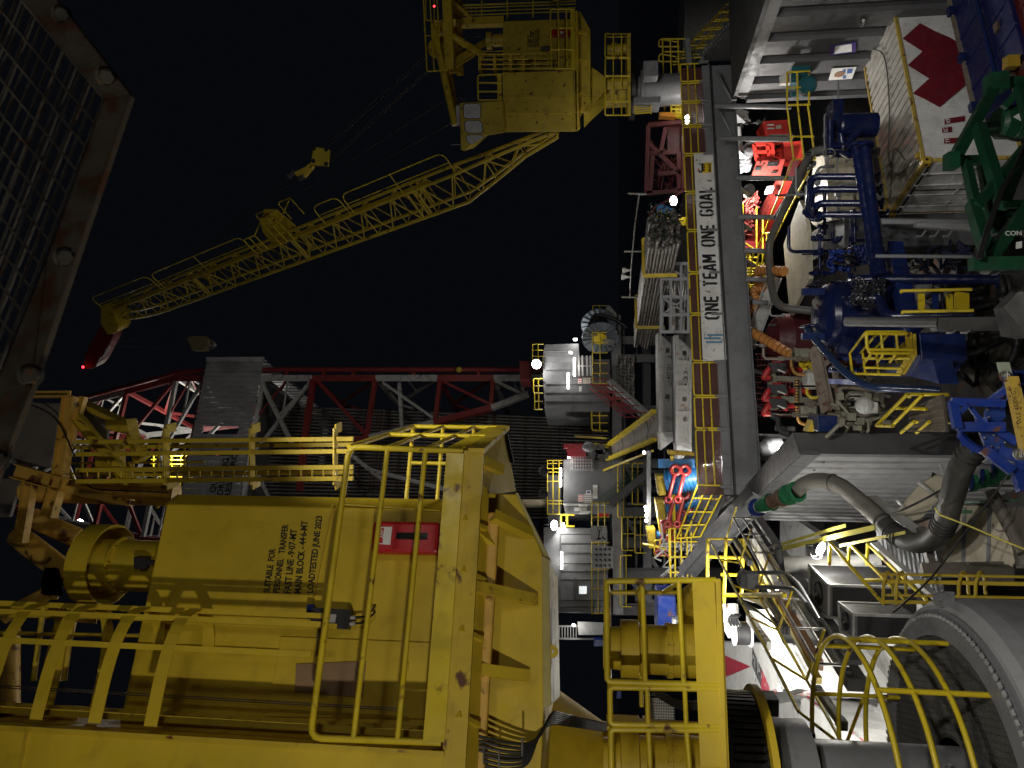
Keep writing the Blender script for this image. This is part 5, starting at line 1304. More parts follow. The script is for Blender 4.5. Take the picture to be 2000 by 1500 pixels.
m = MB(); m.prism([K(1534,352,28.3),K(1549,350,28.3),K(1500,480,33.5),K(1470,480,33.5)], (.2,.6,0)); m.build('long_tank', MRED, um)
m = MB(); m.prism([K(1524,352,28.6),K(1534,352,28.4),K(1470,480,33.6),K(1452,480,33.8)], (.2,.6,0)); m.build('tank_lid', mat('panel_red', (.4,.05,.04)), um)
MB().prism([K(1500,368,28.5),K(1512,366,28.5),K(1508,378,28.8),K(1494,380,28.8)], (.1,.1,0)).build('white_patch', WHT, um)
m = MB()
for k in range(150):
    t_ = RN.random(); x, y = 1475-t_*22+RN.uniform(-18,8), 385+t_*92; p = K(max(1448,x), y, 29.5+t_*4.5); m.path([p, p+V((RN.uniform(-.2,.2),.05,RN.uniform(-.2,.2))), p+V((RN.uniform(-.35,.35),.1,RN.uniform(-.3,.3)))], RN.uniform(.02,.05), 6)
m.build('valve_cluster', mat('bright_red', (.62,.13,.11), .4, dirt=.2), um)
m = MB(); m.bar(K(1452,482,33.5), K(1500,484,33.5), .5, .5, up=YV); m.build('end_block', mat('signal_red', (.50,.015,.03), .4), um)
m = MB(); m.path(rounded([K(1446,295,29.2),K(1462,278,29.2),K(1500,276,29.2)], .3, 4), .07, 8); m.path([K(1441,250,29.4),K(1446,297,29.2)], .12, 8); m.build('white_pipe', WHT, um)
m = MB()
for k in range(10): m.lathe(K(RN.uniform(1440,1460),RN.uniform(298,335),29), V((.4,-1,0)), [(0,0),(.2,0),(.2,.25),(.12,.3),(0,.3)], 12)
m.build('grey_motor', GRY, um)
lamp('floodlight', 'glaring round floodlight under the girder deck in front of the red pump unit', K(1464,373,27.6), 900, .24, aim=(.12,.55,-.75))
add_light(K(1452,390,28.2), 260, soft=.3)
m = MB()
for a_, b_ in (((1537,141),(1537,205)),((1557,141),(1558,205)),((1580,140),(1580,205)),((1537,205),(1550,309)),((1558,205),(1570,308)),((1578,205),(1592,309)),((1550,309),(1478,490)),((1592,309),(1500,492)),((1537,141),(1582,139)),((1537,172),(1581,170)),((1536,205),(1583,204)),((1544,267),(1590,266)),((1549,312),(1594,309)),((1522,387),(1562,385)),((1492,456),(1520,452))):
    da = 24.5 if a_[1] < 312 and b_[1] < 315 else 24.5+(max(0,a_[1]-309))*.028; db = 24.5+(max(0,b_[1]-315))*.028; m.tube(K(*a_,da), K(*b_,db), .03, 6)
one('walkway_rail', RAIL, m, 'yellow guard rail running past the red pump unit under the girder', 'rail')
tp = thing('teal_pump', 'small teal pump with white box behind the yellow rail at the grey building', 'pump', K(1585,165,25))
m = MB(); m.lathe(K(1570,172,25), V((-.2,-1,0)), [(0,0),(.3,0),(.3,.5),(.2,.6),(0,.6)], 14); m.box(K(1560,150,25.2), (.3,0,0), (0,.3,0), (0,0,.3)); m.tube(K(1545,185,25), K(1575,180,25), .09, 8); m.build('pump_body', TEA, tp)
MB().box(K(1533,156,24.8), (.15,0,0), (0,.1,0), (0,0,.16)).build('white_box', WHT, tp)
m = MB()
for x0, x1, y, d in ((1395,1545,207,26.5),(1400,1545,270,26.0),(1438,1580,347,25.6),(1440,1525,423,25.3),(1452,1505,489,25),(1455,1505,545,25),(1470,1500,590,25)):
    m.tube(K(x0,y,d), K(x1,y+2,d), .085, 10)
m.build('deck_post', GRY, GD)
m = MB()
for y0, y1 in ((140,200),(205,265),(270,335)): m.tube(K(1400,y0,27.5), K(1430,y1,27.5), .05, 6)
m.build('knee_brace', GRY, GD)
lt = MB()
for k in range(9): lt.bar(K(1425+k*4,208+k*1.5,29), K(1430+k*4,222+k*1.5,29), .05, .05)
lt.bar(K(1424,207,29), K(1462,220,29), .06); lt.bar(K(1428,222,29), K(1466,236,29), .06); one('cable_ladder', STL, lt, 'short steel cable ladder in the dark under the girder beside the building', 'cable ladder')
# big grey pipe with bends, post row
m = MB(); m.bend([K(1716,297,20.5), K(1592,293,21.5), K(1578,308,22), K(1500,476,25), K(1506,560,24.5), K(1518,600,24), K(1590,608,23.5)], .125, .5, 12); o = one('vent_pipe', mat('pipe_grey', (.11,.108,.10), .5, dirt=.6, dcol=(.22,.19,.14), rust=.1), m, 'large grimy grey vent pipe bending behind the beige cover', 'pipe')
m = MB(); m.bend([K(1516,425,25), K(1560,350,23.4), K(1565,345,23.2)], .1, .2, 10); one('vent_pipe', DGR, m, 'short dark pipe alongside the large grimy vent pipe', 'pipe')
# beige covers
m = MB(); m.prism([KZ(x,y,-6.6) for x, y in ((1561,392),(1571,412),(1577,450),(1581,545),(1543,618),(1530,478))], (0,0,-.12)); bc = thing('deck_cover', 'large grubby beige flat cover plate in the middle of the deck', 'cover', KZ(1560,500,-7)); m.build('plate', BEI, bc)
m = MB(); m.prism([KZ(1581,545,-6.72), KZ(1543,618,-6.72), KZ(1545,610,-7.2), KZ(1581,540,-7.2)], (0,.1,0)); m.prism([KZ(1577,440,-6.75),KZ(1581,545,-6.75),KZ(1581,545,-7.1),KZ(1577,440,-7.1)], (0,.1,0)); m.build('support_frame', GRY, bc)
m = MB(); m.prism([KZ(x,y,-7.4) for x, y in ((1590,308),(1609,303),(1618,367),(1614,408),(1625,430),(1590,440),(1577,425))], (0,0,-1.0)); one('deck_box', BEI, m, 'lower pale beige box between the blue pipes and vent pipe', 'box')
m = MB(); m.aab(K(1610,435,24.5).x-1.0, K(1610,435,24.5).x, 24.5, 26, -12, K(1612,435,24.5).z); one('machine_casing', DGR, m, 'dark grey machine casing directly below the pale beige box', 'casing', bevel=.02)
m = MB(); m.aab(K(1645,430,23.5).x-.9, K(1645,430,23.5).x+.1, 23.3, 24.3, -12, K(1645,430,23.5).z); one('machine_casing', DGR, m, 'lower dark grey machine casing left of the white container doors', 'casing', bevel=.02)
# orange ducts
def duct(pts, r, label):
    c = rounded(pts, 1.0, 6); t = thing('air_duct', label, 'duct', pts[-1]); m = MB(); L = 0; dense = []
    for a_, b_ in zip(c[:-1], c[1:]):
        k = max(1, int((b_-a_).length/.09)); dense += [a_.lerp(b_, i/k) for i in range(k)]
    dense.append(c[-1]); n = len(dense); MB().path(dense, r*.94, 12).build('hose', DUCT, t); m = MB()
    for i in range(1, n-1, 2): m.ring(dense[i], dense[i+1]-dense[i-1], r*.97, r*.09, 14)
    m.build('coil', mat('duct_coil', (.22,.08,.02), .5), t)
duct([K(1532,530,24.2),K(1482,527,25.5),K(1479,548,26),K(1492,562,26),K(1470,568,26),K(1479,590,26),K(1468,606,26),K(1440,625,26.5)], .17, 'upper orange ribbed air duct snaking under the girder')
duct([K(1452,640,26),K(1480,655,25),K(1520,678,24),K(1552,697,23.4)], .17, 'lower orange ribbed air duct reaching the olive junction box')
m = MB()
for k in range(34):
    p = K(RN.uniform(1448,1510),RN.uniform(490,565),RN.uniform(28,32)); q = p+RN.choice((V((RN.uniform(.8,2.4),0,0)), V((0,0,RN.uniform(.8,2.2))), V((.4,2.0,0)), V((.8,0,1.2)))); m.tube(p, q, .035, 6)
for k in range(6): m.tube(K(1452+k*10,492,27.5), K(1430+k*10,640,27.5), .035, 6)
one('scaffold', RAIL, m, 'bright yellow scaffold rails under the girder around the orange duct', 'scaffold')
m = MB(); m.ibeam(K(1512,540,26), K(1470,655,26), .35, .5); m.ibeam(K(1500,560,27), K(1462,680,27), .3, .4); one('skew_beam', LGR, m, 'pale grey beam slanting under the girder behind the ducts', 'beam')
m = MB(); p = K(1545,665,26); m.lathe((p.x,p.y,0), ZV, [(0,K(1492,660,26).z),(.4,K(1497,660,26).z),(.8,K(1512,660,26).z),(.95,K(1540,660,26).z),(.95,K(1700,660,26).z)], 24); one('maroon_tank', mat('maroon', (.08,.01,.015), .5), m, 'dark maroon domed tank behind the lower orange duct', 'tank')
rg = MB()
for k in range(14): rg.tube(K(1480+k*7,690,29), K(1480+k*7,815,29), .02, 5)
for k in range(12): rg.tube(K(1475,692+k*11,29), K(1580,692+k*11,29), .02, 5)
one('lattice_fence', mat('dim_red', (.22,.04,.04), .6), rg, 'dim red lattice fence in the dark behind the red goosenecks', 'fence')
# manifold with red goosenecks
mf = thing('manifold_frame', 'olive steel frame carrying three red gooseneck pipes and valves', 'manifold', K(1600,770,23))
OLV = mat('olive_grey', (.22,.21,.16), .6, dirt=.4)
m = MB()
for a_, b_, w_ in (((1506,722),(1512,800),.22),((1515,739),(1585,742),.16),((1520,779),(1600,784),.2),((1556,745),(1560,778),.16),((1572,742),(1600,745),.12)): m.ibeam(K(*a_,22.5), K(*b_,22.5), w_, w_*1.1, up=YV)
m.build('frame', OLV, mf)
RP = mat('gooseneck_red', (.52,.035,.035), .35, dirt=.25)
for y in (722,764,792):
    m = MB(); m.bend([K(1504,y+16,22.2),K(1492,y+16,22.2),K(1494,y+12,22.2),K(1502,y-2,22.2),K(1512,y-6,22.3)], .09, .15, 10)
    m.lathe(K(1510,y-6,22.3), V((.1,.2,-1)), [(.1,0),(.17,0),(.17,.06),(.13,.07),(.13,.14),(.17,.15),(.17,.21),(.1,.22)], 14)
    m.tube(K(1512,y-6,22.3), K(1535,y+1,22.6), .07, 8); m.lathe(K(1530,y,22.5), -ZV, [(.1,0),(.16,0),(.16,.1),(.1,.1)], 14); m.tube(K(1530,y,22.5), K(1582,y+1,22.6), .085, 10); m.build('gooseneck', RP, mf)
    m = MB(); p = K(1519,y-4,22.1); m.box(p, (.14,0,.04), (0,.14,0), (0,0,.22)); m.build('valve_body', mat('valve_grey', (.06,.06,.065), .5), mf)
    m = MB(); m.tube(K(1519,y,21.9), K(1534,y+6,21.8), .025, 6); m.build('valve_lever', WHT, mf)
wp = thing('wrapped_vessel', 'white plastic wrapped drum with yellow valves beside the red goosenecks', 'drum', K(1600,740,22))
m = MB(); p = K(1586,738,22); m.lathe((p.x,p.y,0), ZV, [(0,K(1572,738,22).z),(.3,K(1572,738,22).z),(.34,K(1575,738,22).z),(.36,K(1586,738,22).z),(.34,K(1598,738,22).z),(.3,K(1601,738,22).z)], 9, smooth=False); m.build('wrapping', mat('plastic_wrap', (.60,.60,.58), .25, dirt=.3, bump=.3, scale=6), wp)
m = MB(); m.ring(K(1590,764,21.9), V((.2,-1,.3)), .2, .05, 14)
for k in range(7): m.lathe(K(1566+k*4,712+(k%3)*3,21.8), V((RN.uniform(-1,1),-1,RN.uniform(-1,1))), [(.03,0),(.09,0),(.09,.07),(.05,.08),(.05,.16)], 10)
m.build('yellow_valve', RAIL, wp)
for x0, x1, y0, y1, lb in ((1553,1583,680,706,'square olive junction box at the end of the lower orange duct'),(1565,1597,788,815,'square olive junction box below the red goosenecks')):
    t = thing('junction_box', lb, 'junction box', K(x1,(y0+y1)/2,22.6)); px([(x0,y0),(x1,y0),(x1,y1),(x0,y1)], 22.2, .4, None).build('box_body', OLV, t, bevel=.03); px([(x0+3,y0+3),(x1-3,y0+3),(x1-3,y1-3),(x0+3,y1-3)], 22.17, .05, None).build('box_lid', mat('olive_lid', (.27,.26,.21), .6, dirt=.4), t)
m = MB(); STRIPE = mat('cable_orange', (.5,.25,.06), .5)
cb_ = thing('striped_cable', 'orange and black banded cable looping down by the manifold', 'cable', K(1580,732,22))
for pts in ([K(1545,690,22.1),K(1546,715,22.1),K(1552,730,22.1),K(1575,732,22)],[K(1556,740,22.3),K(1556,800,22.3),K(1560,825,22.3),K(1575,830,22.3)]):
    m.path(rounded(pts, .2, 4), .05, 8)
m.build('cable', STRIPE, cb_); m = MB()
for k in range(12): m.tube(K(1545.5+k*.2,690+k*2.4,22.1), K(1545.6+k*.2,691.2+k*2.4,22.1), .055, 8); m.tube(K(1556,742+k*5.5,22.3), K(1556,744+k*5.5,22.3), .055, 8)
m.build('band', BLACK, cb_)
# gas holder style lamp + pipes under the girder at left
m = MB(); m.bend([K(1490,812,24),K(1500,805,24),K(1512,815,24),K(1520,818,24),K(1522,842,24),K(1540,848,24)], .1, .15, 8); one('drain_pipe', DGR, m, 'dark angled drain pipe in the gap left of the manifold', 'pipe')
m = MB(); m.tube(K(1514,836,25), K(1552,838,25), .09, 10); m.tube(K(1480,853,25.5), K(1540,853,25.5), .1, 8); m.tube(K(1482,890,25.5), K(1506,898,25.5), .12, 8); one('stub_pipe', LGR, m, 'grey stub pipes in the dark gap beside the thick wall', 'pipe')
t = thing('bulkhead_lamp', 'oval grey bulkhead lamp shining in the dark gap beside the thick grey wall', 'lamp', K(1506,872,22.5)); MB().lathe(K(1506,872,22.5), V((-.35,.1,1)), [(0,-.42),(.2,-.35),(.28,-.1),(.28,.1),(.2,.3),(0,.4)], 18).build('lamp_body', GRY, t); MB().ball(K(1517,874,22.3), .09, 10).build('lens', LAMP, t); add_light(K(1520,872,22), 40, parent=t)
m = MB(); m.ibeam(K(1482,965,22), K(1392,1060,23), .5, .6); m.ibeam(K(1400,1050,23.2), K(1340,1120,25), .4, .5); m.prism([K(1380,1062,23.5),K(1440,1000,22.6),K(1440,1050,22.6)], (0,.2,0)); one('knee_beam', DGR, m, 'heavy dark beam bracing the girder end above the yellow ladder rails', 'beam')
# =========================================================== thick grey wall with ribbed left side
tw = thing('wind_wall', 'thick grey free-standing wall with ribbed left side, big hose in front', 'wall', K(1900,885,18))
E0 = K(1562,886,17.5); zt_ = E0.z; E1 = KZ(1548,845,zt_); E2 = KZ(1484,962,zt_); wd = (E2-E0); wd.z = 0; wd.normalize(); fr_ = (E1-E0); fr_.z = 0
ln = V((-wd.y, wd.x, 0)); ln = ln if ln.dot(-E0) > 0 else -ln
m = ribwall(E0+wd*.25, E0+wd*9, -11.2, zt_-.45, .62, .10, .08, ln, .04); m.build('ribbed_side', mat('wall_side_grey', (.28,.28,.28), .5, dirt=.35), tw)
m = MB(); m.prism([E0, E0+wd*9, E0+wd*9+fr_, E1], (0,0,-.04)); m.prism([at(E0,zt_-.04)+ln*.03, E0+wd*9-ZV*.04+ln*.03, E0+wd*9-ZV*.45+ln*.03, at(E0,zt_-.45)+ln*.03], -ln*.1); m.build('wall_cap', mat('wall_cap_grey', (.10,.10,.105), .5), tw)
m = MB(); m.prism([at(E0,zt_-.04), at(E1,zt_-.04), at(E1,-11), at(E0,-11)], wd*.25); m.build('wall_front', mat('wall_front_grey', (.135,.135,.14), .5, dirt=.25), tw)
m = MB()
for x, o_ in ((1600,.4),(1575,1.0)): pass
for k in range(5): m.lathe(at(E0,zt_-.7-k*.0)+wd*(.6+k*.8)+ln*.04, ln, [(0,.02),(.035,.02),(.035,0)], 8)
m.build('bolt', BLACK, tw)
# big hoses
hs = thing('transfer_hose', 'long thick hose, grey then black, sagging in front of the thick grey wall', 'hose', K(1760,1050,14))
HG = mat('hose_grey', (.15,.14,.125), .7, dirt=.5); HB = mat('hose_black', (.04,.038,.033), .6, dirt=.5, dcol=(.12,.11,.09))
def smooth(pts, n=6):
    out = []; P_ = [pts[0]]+list(pts)+[pts[-1]]
    for i in range(1, len(P_)-2):
        a_, b_, c_, d_ = P_[i-1:i+3]
        for k in range(n):
            t_ = k/n; out.append(.5*((2*b_)+(c_-a_)*t_+(2*a_-5*b_+4*c_-d_)*t_*t_+(3*b_-a_-3*c_+d_)*t_**3))
    return out+[pts[-1]]
gpts = smooth([K(1552,962,14.9),K(1572,945,14.9),K(1600,938,14.6),K(1640,948,14.2),K(1690,988,13.6),K(1735,1030,13.0)]); MB().path(gpts, .15, 16).build('grey_hose', HG, hs)
bpts = smooth([K(1728,1024,13.05),K(1750,1044,12.8),K(1785,1060,12.4),K(1822,1052,12.0),K(1845,1020,11.6),K(1858,975,11.2),K(1878,912,10.8),K(1912,862,10.5)]); MB().path(bpts, .165, 16).build('black_hose', HB, hs)
m = MB()
for (a, b) in ((4,9),(22,26),(38,42)):
    for k in range(a, b): m.ring(bpts[k], bpts[min(k+1,len(bpts)-1)]-bpts[k-1], .168, .018, 18)
m.ring(gpts[16], gpts[17]-gpts[15], .152, .018, 18); m.ring(gpts[-3], gpts[-2]-gpts[-4], .152, .018, 18); m.build('hose_band', BLK, hs)
p = gpts[0]; ax = (K(1478,992,16)-p).normalized()
MB().lathe(p-ax*.05, ax, [(.15,-.05),(.21,-.04),(.21,.05),(.16,.06),(.16,.2),(.21,.21),(.21,.3),(.15,.31)], 20).build('green_coupling', mat('coupling_green', (.016,.15,.065), .45, dirt=.4), hs)
MB().lathe(p+ax*.34, ax, [(.15,0),(.19,.02),(.19,.1),(.13,.12),(.13,.34),(.16,.42)], 18).build('brown_adaptor', mat('rust_adaptor', (.13,.08,.055), .6, dirt=.4, rust=.5), hs)
MB().lathe(p+ax*.78, ax, [(.15,0),(.19,.0),(.17,.3),(.13,.45)], 18).build('green_reducer', MATS['coupling_green'], hs)
MB().lathe(p+ax*1.25, ax, [(.13,0),(.2,.02),(.2,.1),(.15,.12)], 18).build('blue_clamp', BLU2, hs)
# ratchet straps, rope
m = MB()
for a_, b_, d1_, d2_, w_ in (((1526,1063),(1652,1026),15.5,13.5,.06),((1529,1071),(1708,1030),15.2,12.8,.09),((1640,1066),(1768,1040),13.8,12.4,.05)): m.bar(K(*a_,d1_), K(*b_,d2_), w_, .01)
one('lashing_strap', mat('strap_yellow', (.62,.55,.10), .6, dirt=.3), m, 'yellow lashing straps pulled tight around the sagging hose bend', 'strap')
m = MB(); m.path([K(1826,992,11.3),K(1836,1006,11.2),K(1890,1026,10.8),K(1960,1056,10.2),K(2010,1076,9.8)], .014, 6); one('yellow_rope', MATS['strap_yellow'], m, 'yellow rope tied to the hose and running over the round lid', 'rope')
m = MB(); m.path(smooth([K(1968,928,11),K(1940,968,11),K(1880,1047,10.9),K(1817,1130,10.7),K(1745,1196,9.6)]), .014, 6); m.path(smooth([K(1850,950,13),K(1800,978,13),K(1745,1004,13.4)]), .02, 6); one('black_cable', BLK, m, 'thin black cable slung diagonally across the beige round lid', 'cable')

# =========================================================== blue process skid
PBM = mat('gloss_blue', (.006,.011,.050), .25, dirt=.35)
vs = thing('pressure_vessel', 'glossy dark blue domed pressure vessel on the process skid', 'vessel', K(1790,617,18.6))
p = K(1640,617,18.6); zx2 = lambda x: K(x,617,18.6).z; r_ = .86
m = MB(); m.lathe((p.x,p.y,0), ZV, [(0,zx2(1590)),(.35,zx2(1592)),(.62,zx2(1600)),(.78,zx2(1611)),(r_,zx2(1628)),(r_,zx2(1622)+0),(r_+.015,zx2(1636)),(r_,zx2(1637)),(r_,zx2(1760))], 44); m.build('shell', PBM, vs)
m = MB()
for y in (570,657): m.bar(K(1566,y,18.2), K(1610,y,18.2), .16, .14, up=YV)
m.build('lifting_lug', BLU, vs)
m = MB(); c = K(1656,676,18.0); ax = V((-.5,-.85,.1)).normalized(); m.lathe(c, ax, [(.22,-.2),(.22,.1),(.3,.1),(.3,.2),(.26,.2),(.26,.24),(0,.26)], 24)
for k in range(14):
    a_ = ax.cross(ZV).normalized(); b_ = ax.cross(a_); t_ = k*2*pi/14; m.lathe(c+(a_*cos(t_)+b_*sin(t_))*.27+ax*.2, ax, [(.018,0),(.018,.05),(0,.05)], 6)
m.build('manway', PBM, vs)
MB().prism([K(1662,582,17.72),K(1664,582,17.72),K(1667,596,17.72),K(1665,596,17.72)], (0,.03,0)).build('yellow_mark', RAIL, vs)
m = MB(); m.lathe(K(1606,590,18.4), V((-.3,-.3,1)), [(.07,-.2),(.07,.12),(.13,.12),(.13,.2),(0,.2)], 12); m.build('nozzle', STL, vs)
# blue pipework, one object per run
def pipe(label, runs, m_, name='blue_pipe', fl=True):
    m = MB()
    for pts, r in runs:
        pts = [K(*q) for q in pts]; m.bend(pts, r, r*3.2, 12)
        if fl:
            for a_, b_ in ((pts[0],pts[1]),(pts[-1],pts[-2])): m.lathe(a_, b_-a_, [(r*.9,-.02),(r*1.7,-.02),(r*1.7,.05),(r*1.05,.06)], 14)
    return one(name, m_, m, label, 'pipe')
pipe('thick dark blue pipe rising straight down the skid above the yellow ladder', [([(1660,548,17.6),(1700,545,17.4),(1950,546,16.4)],.115)], PBM)
pipe('thick blue pipe with elbow right of the vessel top and running below the ladder', [([(1658,592,17.3),(1672,580,17.2),(1720,583,17.0),(1724,605,16.8),(1738,618,16.6),(1900,614,15.9)],.115)], PBM)
pipe('pair of long blue pipes running across above the vessel', [([(1672,285,18.4),(1694,420,18),(1708,520,17.6),(1712,560,17.4),(1735,575,17.2)],.12),([(1690,285,18.2),(1706,420,17.8),(1722,540,17.2)],.12)], PBM)
for k, (y, x0, x1) in enumerate(((345,1582,1718),(370,1584,1722),(397,1590,1725),(419,1596,1735))):
    pipe(('uppermost','second','third','lowest')[k]+' of four blue riser pipes bending over the beige box', [([(x1,y,18.6),(x0+14,y,19.2),(x0+2,y+5,19.3),(x0-4+k*2,y+(70-k*22),19.9)],.085)], PBM)
pipe('glossy blue hose curving from the vessel down to the yellow basket', [([(1575,640,18.8),(1590,662,18.2),(1622,698,17.2),(1660,736,16.4),(1700,757,15.8),(1790,760,15.4),(1836,764,15.2)],.085)], mat('gloss_hose', (.02,.04,.10), .15), fl=False)
bv = thing('blue_manifold', 'dark blue valve block and piping below the grey building', 'manifold', K(1700,258,19))
m = MB(); m.lathe(K(1637,247,19), V((0,.05,-1)).cross(V((0,0,0))) if False else -ZV, [(0,0),(.28,0),(.3,.05),(.3,.9),(0,.9)], 20); m.box(K(1630,240,19.3), (.5,0,0), (0,.3,0), (0,0,.12)); m.build('valve_block', PBM, bv)
m = MB()
for a_, b_ in (((1622,236),(1622,300)),((1642,262),(1648,290)),((1625,285),(1692,282)),((1650,285),(1680,255)),((1628,300),(1690,303)),((1660,240),(1700,240))): m.tube(K(*a_,18.8), K(*b_,18.8), .09, 10)
m.build('valve_pipe', PBM, bv)
m = MB(); m.ring(K(1620,300,18.6), V((.3,-1,.2)), .14, .02, 12); m.path([K(1640,300,18.6),K(1660,312,18.6),K(1650,318,18.6)], .03, 6); m.build('hand_wheel', STL, bv)
m = MB()
for k in range(60):
    x, y = RN.uniform(1665,1730), RN.uniform(545,600); p = K(x,y,17.0); m.lathe(p, V((RN.uniform(-1,1),-1,RN.uniform(-1,1))), [(.02,-.05),(.05,-.04),(.05,.04),(.02,.05),(0,.05)], 7)
for k in range(18): p = K(RN.uniform(1665,1725),RN.uniform(550,596),17.0); m.ring(p, V((RN.uniform(-1,1),-1,RN.uniform(-.5,.5))), RN.uniform(.06,.14), .02, 10)
one('valve_train', mat('dark_valve', (.03,.032,.04), .3, metal=.4, dirt=.4), m, 'cluster of dark flanged valves between the vessel and the blue pipes', 'valves')['kind'] = 'stuff'
tr = MB(); P = lambda i, j: K(1618+i*4.2+3*sin(j*.8), 488+j*4.2+2*sin(i), 18.6+.08*sin(i*1.7+j*.9)+.06*sin(j*2.3-i))
for i in range(10):
    for j in range(10): tr.add([P(i,j),P(i+1,j),P(i+1,j+1),P(i,j+1)], [[0,1,2,3]], True)
o = one('blue_tarpaulin', mat('tarp_blue', (.015,.04,.22), .45, dirt=.3), tr, 'crumpled blue tarpaulin hanging over pipes right of the vessel', 'tarpaulin'); o.modifiers.new('thick','SOLIDIFY').thickness = .02
tr = MB(); P = lambda i, j: K(1668+i*4.5, 478+j*4+2*sin(i), 18.9+.06*sin(i*1.9+j*1.1))
for i in range(8):
    for j in range(10): tr.add([P(i,j),P(i+1,j),P(i+1,j+1),P(i,j+1)], [[0,1,2,3]], True)
o = one('blue_tarpaulin', mat('tarp_navy', (.010,.02,.10), .5, dirt=.3), tr, 'dark navy tarpaulin folded beside chrome fittings', 'tarpaulin'); o.modifiers.new('thick','SOLIDIFY').thickness = .02
m = MB()
for k in range(14): p = K(RN.uniform(1650,1676),RN.uniform(490,530),18.4); m.tube(p, p+V((RN.uniform(-.1,.1),0,RN.uniform(.1,.35))), RN.uniform(.02,.05), 8)
one('chrome_fittings', mat('chrome', (.5,.5,.5), .15, metal=1, dirt=.2), m, 'bright chrome fittings between the two blue tarpaulins', 'fittings')
# yellow ladder on the skid
yl_ = thing('yellow_ladder', 'wide yellow step ladder with side rails on the blue skid', 'ladder', K(1900,590,15.6))
m = MB(); m.bend([K(1762,572,15.9),K(1759,568,15.9),K(1899,565,15.4)], .035, .05, 8); m.bend([K(1764,613,15.8),K(1762,609,15.8),K(1902,606,15.3)], .035, .05, 8); m.build('side_rail', RAIL, yl_)
for x in (1799,1826,1854): m = MB(); m.bar(K(x,574,15.9), K(x+1,606,15.8), .04, .12); m.build('tread', RAIL if x != 1826 else BLU, yl_)
m = MB(); m.bar(K(1878,573,15.6), K(1878,606,15.5), .1, .25); m.build('tread', RAIL, yl_)
# gray post in front
gp = thing('flare_post', 'square grey post topped by a grey pipe, standing before the blue vessel', 'post', K(1985,632,12.5))
m = MB(); m.tube(K(1651,628,14), K(1832,630,13), .088, 16); m.build('pipe', mat('post_grey', (.12,.12,.12), .5, dirt=.3), gp)
px([(1828,620),(1980,618),(1985,644),(1832,646),(1826,640)], 13, .22, None).build('box_section', MATS['post_grey'], gp, bevel=.01)
m = MB()
for x in (1848,1876): m.path([K(x,650,12.9),K(x+12,650,12.9),K(x+20,644,12.9)], .02, 6)
m.build('step_iron', LGR, gp)
m = MB(); m.prism([K(1960,600,12.6),K(1998,560,12.4),K(2010,660,12.4),K(1975,655,12.6)], (0,.3,0)); m.build('gusset', MATS['post_grey'], gp)
for x0, x1, y, d, lb in ((1722,1925,432,15.5,'thin grey post standing beside the white container doors'),(1710,1960,500,16,'slim grey post rail above the dark hoses')):
    m = MB(); m.tube(K(x0,y,d), K(x1,y+2,d-.4), .06 if y == 432 else .04, 10)
    if y == 432: m.prism([K(1790,436,15.2),K(1915,438,14.8),K(1915,452,14.8),K(1790,442,15.2)], (0,.15,0))
    for x in (1790,1816,1842): 
        if y == 432: m.path([K(x,462,15.1),K(x+10,461,15.1),K(x+18,450,15.1)], .022, 6)
    one('grey_post', GRY, m, lb, 'post')
# yellow work basket on the skid
wb = thing('work_basket', 'small yellow work platform with guard rails on the blue skid beside the vessel', 'platform', K(1792,690,15.5))
m = MB(); KB = lambda x, y, d=15.6: K(x,y,d)
m.panel(KB(1694,683), KB(1692,652), KB(1780,652), KB(1783,683), .035, 2, 8, .06)
m.panel(KB(1697,690), KB(1690,648,15.7), KB(1770,648,15.7), KB(1775,690), .03, 0, 8, .06)
a_, b_, c_, d_ = KB(1690,650), KB(1698,686), K(1662,727,17.2), K(1655,690,17.5)
for dx, h in ((0,0),(24,1),(48,2)):
    m.bend([K(1699+dx,687,15.6),K(1700+dx,694,15.6),K(1690+dx,707,15.9)], .03, .1, 8); m.tube(K(1690+dx,650,15.7), K(1660+dx*.85,690,17.4), .028, 6)
m.bend([K(1660,690,17.4),K(1665,730,17.0),K(1760,732,16.2)], .03, .1, 8); m.tube(K(1685,690,17.2), K(1690,728,16.8), .028, 6); m.tube(K(1712,690,16.9), K(1716,728,16.6), .028, 6); m.tube(K(1688,700,16.2), K(1778,700,15.6), .03, 6); m.tube(K(1690,718,16.5), K(1762,720,16.0), .028, 6)
m.build('guard_rail', RAIL, wb)
m = MB(); m.prism([KB(1768,652),KB(1781,652),KB(1784,694),KB(1772,694)], (0,.02,0)); m.prism([KB(1772,694),KB(1784,694),K(1760,730,16.4),K(1750,728,16.5)], (0,.02,0)); m.prism([KB(1783,652),KB(1785,694),K(1762,732,16.4),K(1740,690,18)], (0,0,-.06)); m.build('toe_plate', YELW, wb)
m = MB(); m.lathe(K(1672,700,17.4), -ZV, [(.05,-.3),(.05,0),(.12,.02),(.12,.12),(.06,.14),(.06,.5),(.12,.52),(.12,.6),(.05,.62),(.05,1.0)], 12); one('blue_valve', BLU, m, 'small bright blue valve stem behind the yellow work platform', 'valve')
m = MB(); m.prism([K(1785,650,15.9),K(1795,652,15.7),K(1800,700,15.7),K(1778,735,16.6),K(1770,700,18)], (0,0,-.9)); m.prism([K(1700,735,17),K(1780,735,16.6),K(1835,750,16.0),K(1820,700,15.8),K(1800,690,15.8)], (0,0,-.4)); m.bar(K(1745,480,18.2), K(1780,650,16.3), .3, .35); one('process_skid', BLU, m, 'dark blue skid base under the yellow work platform', 'skid', bevel=.02)
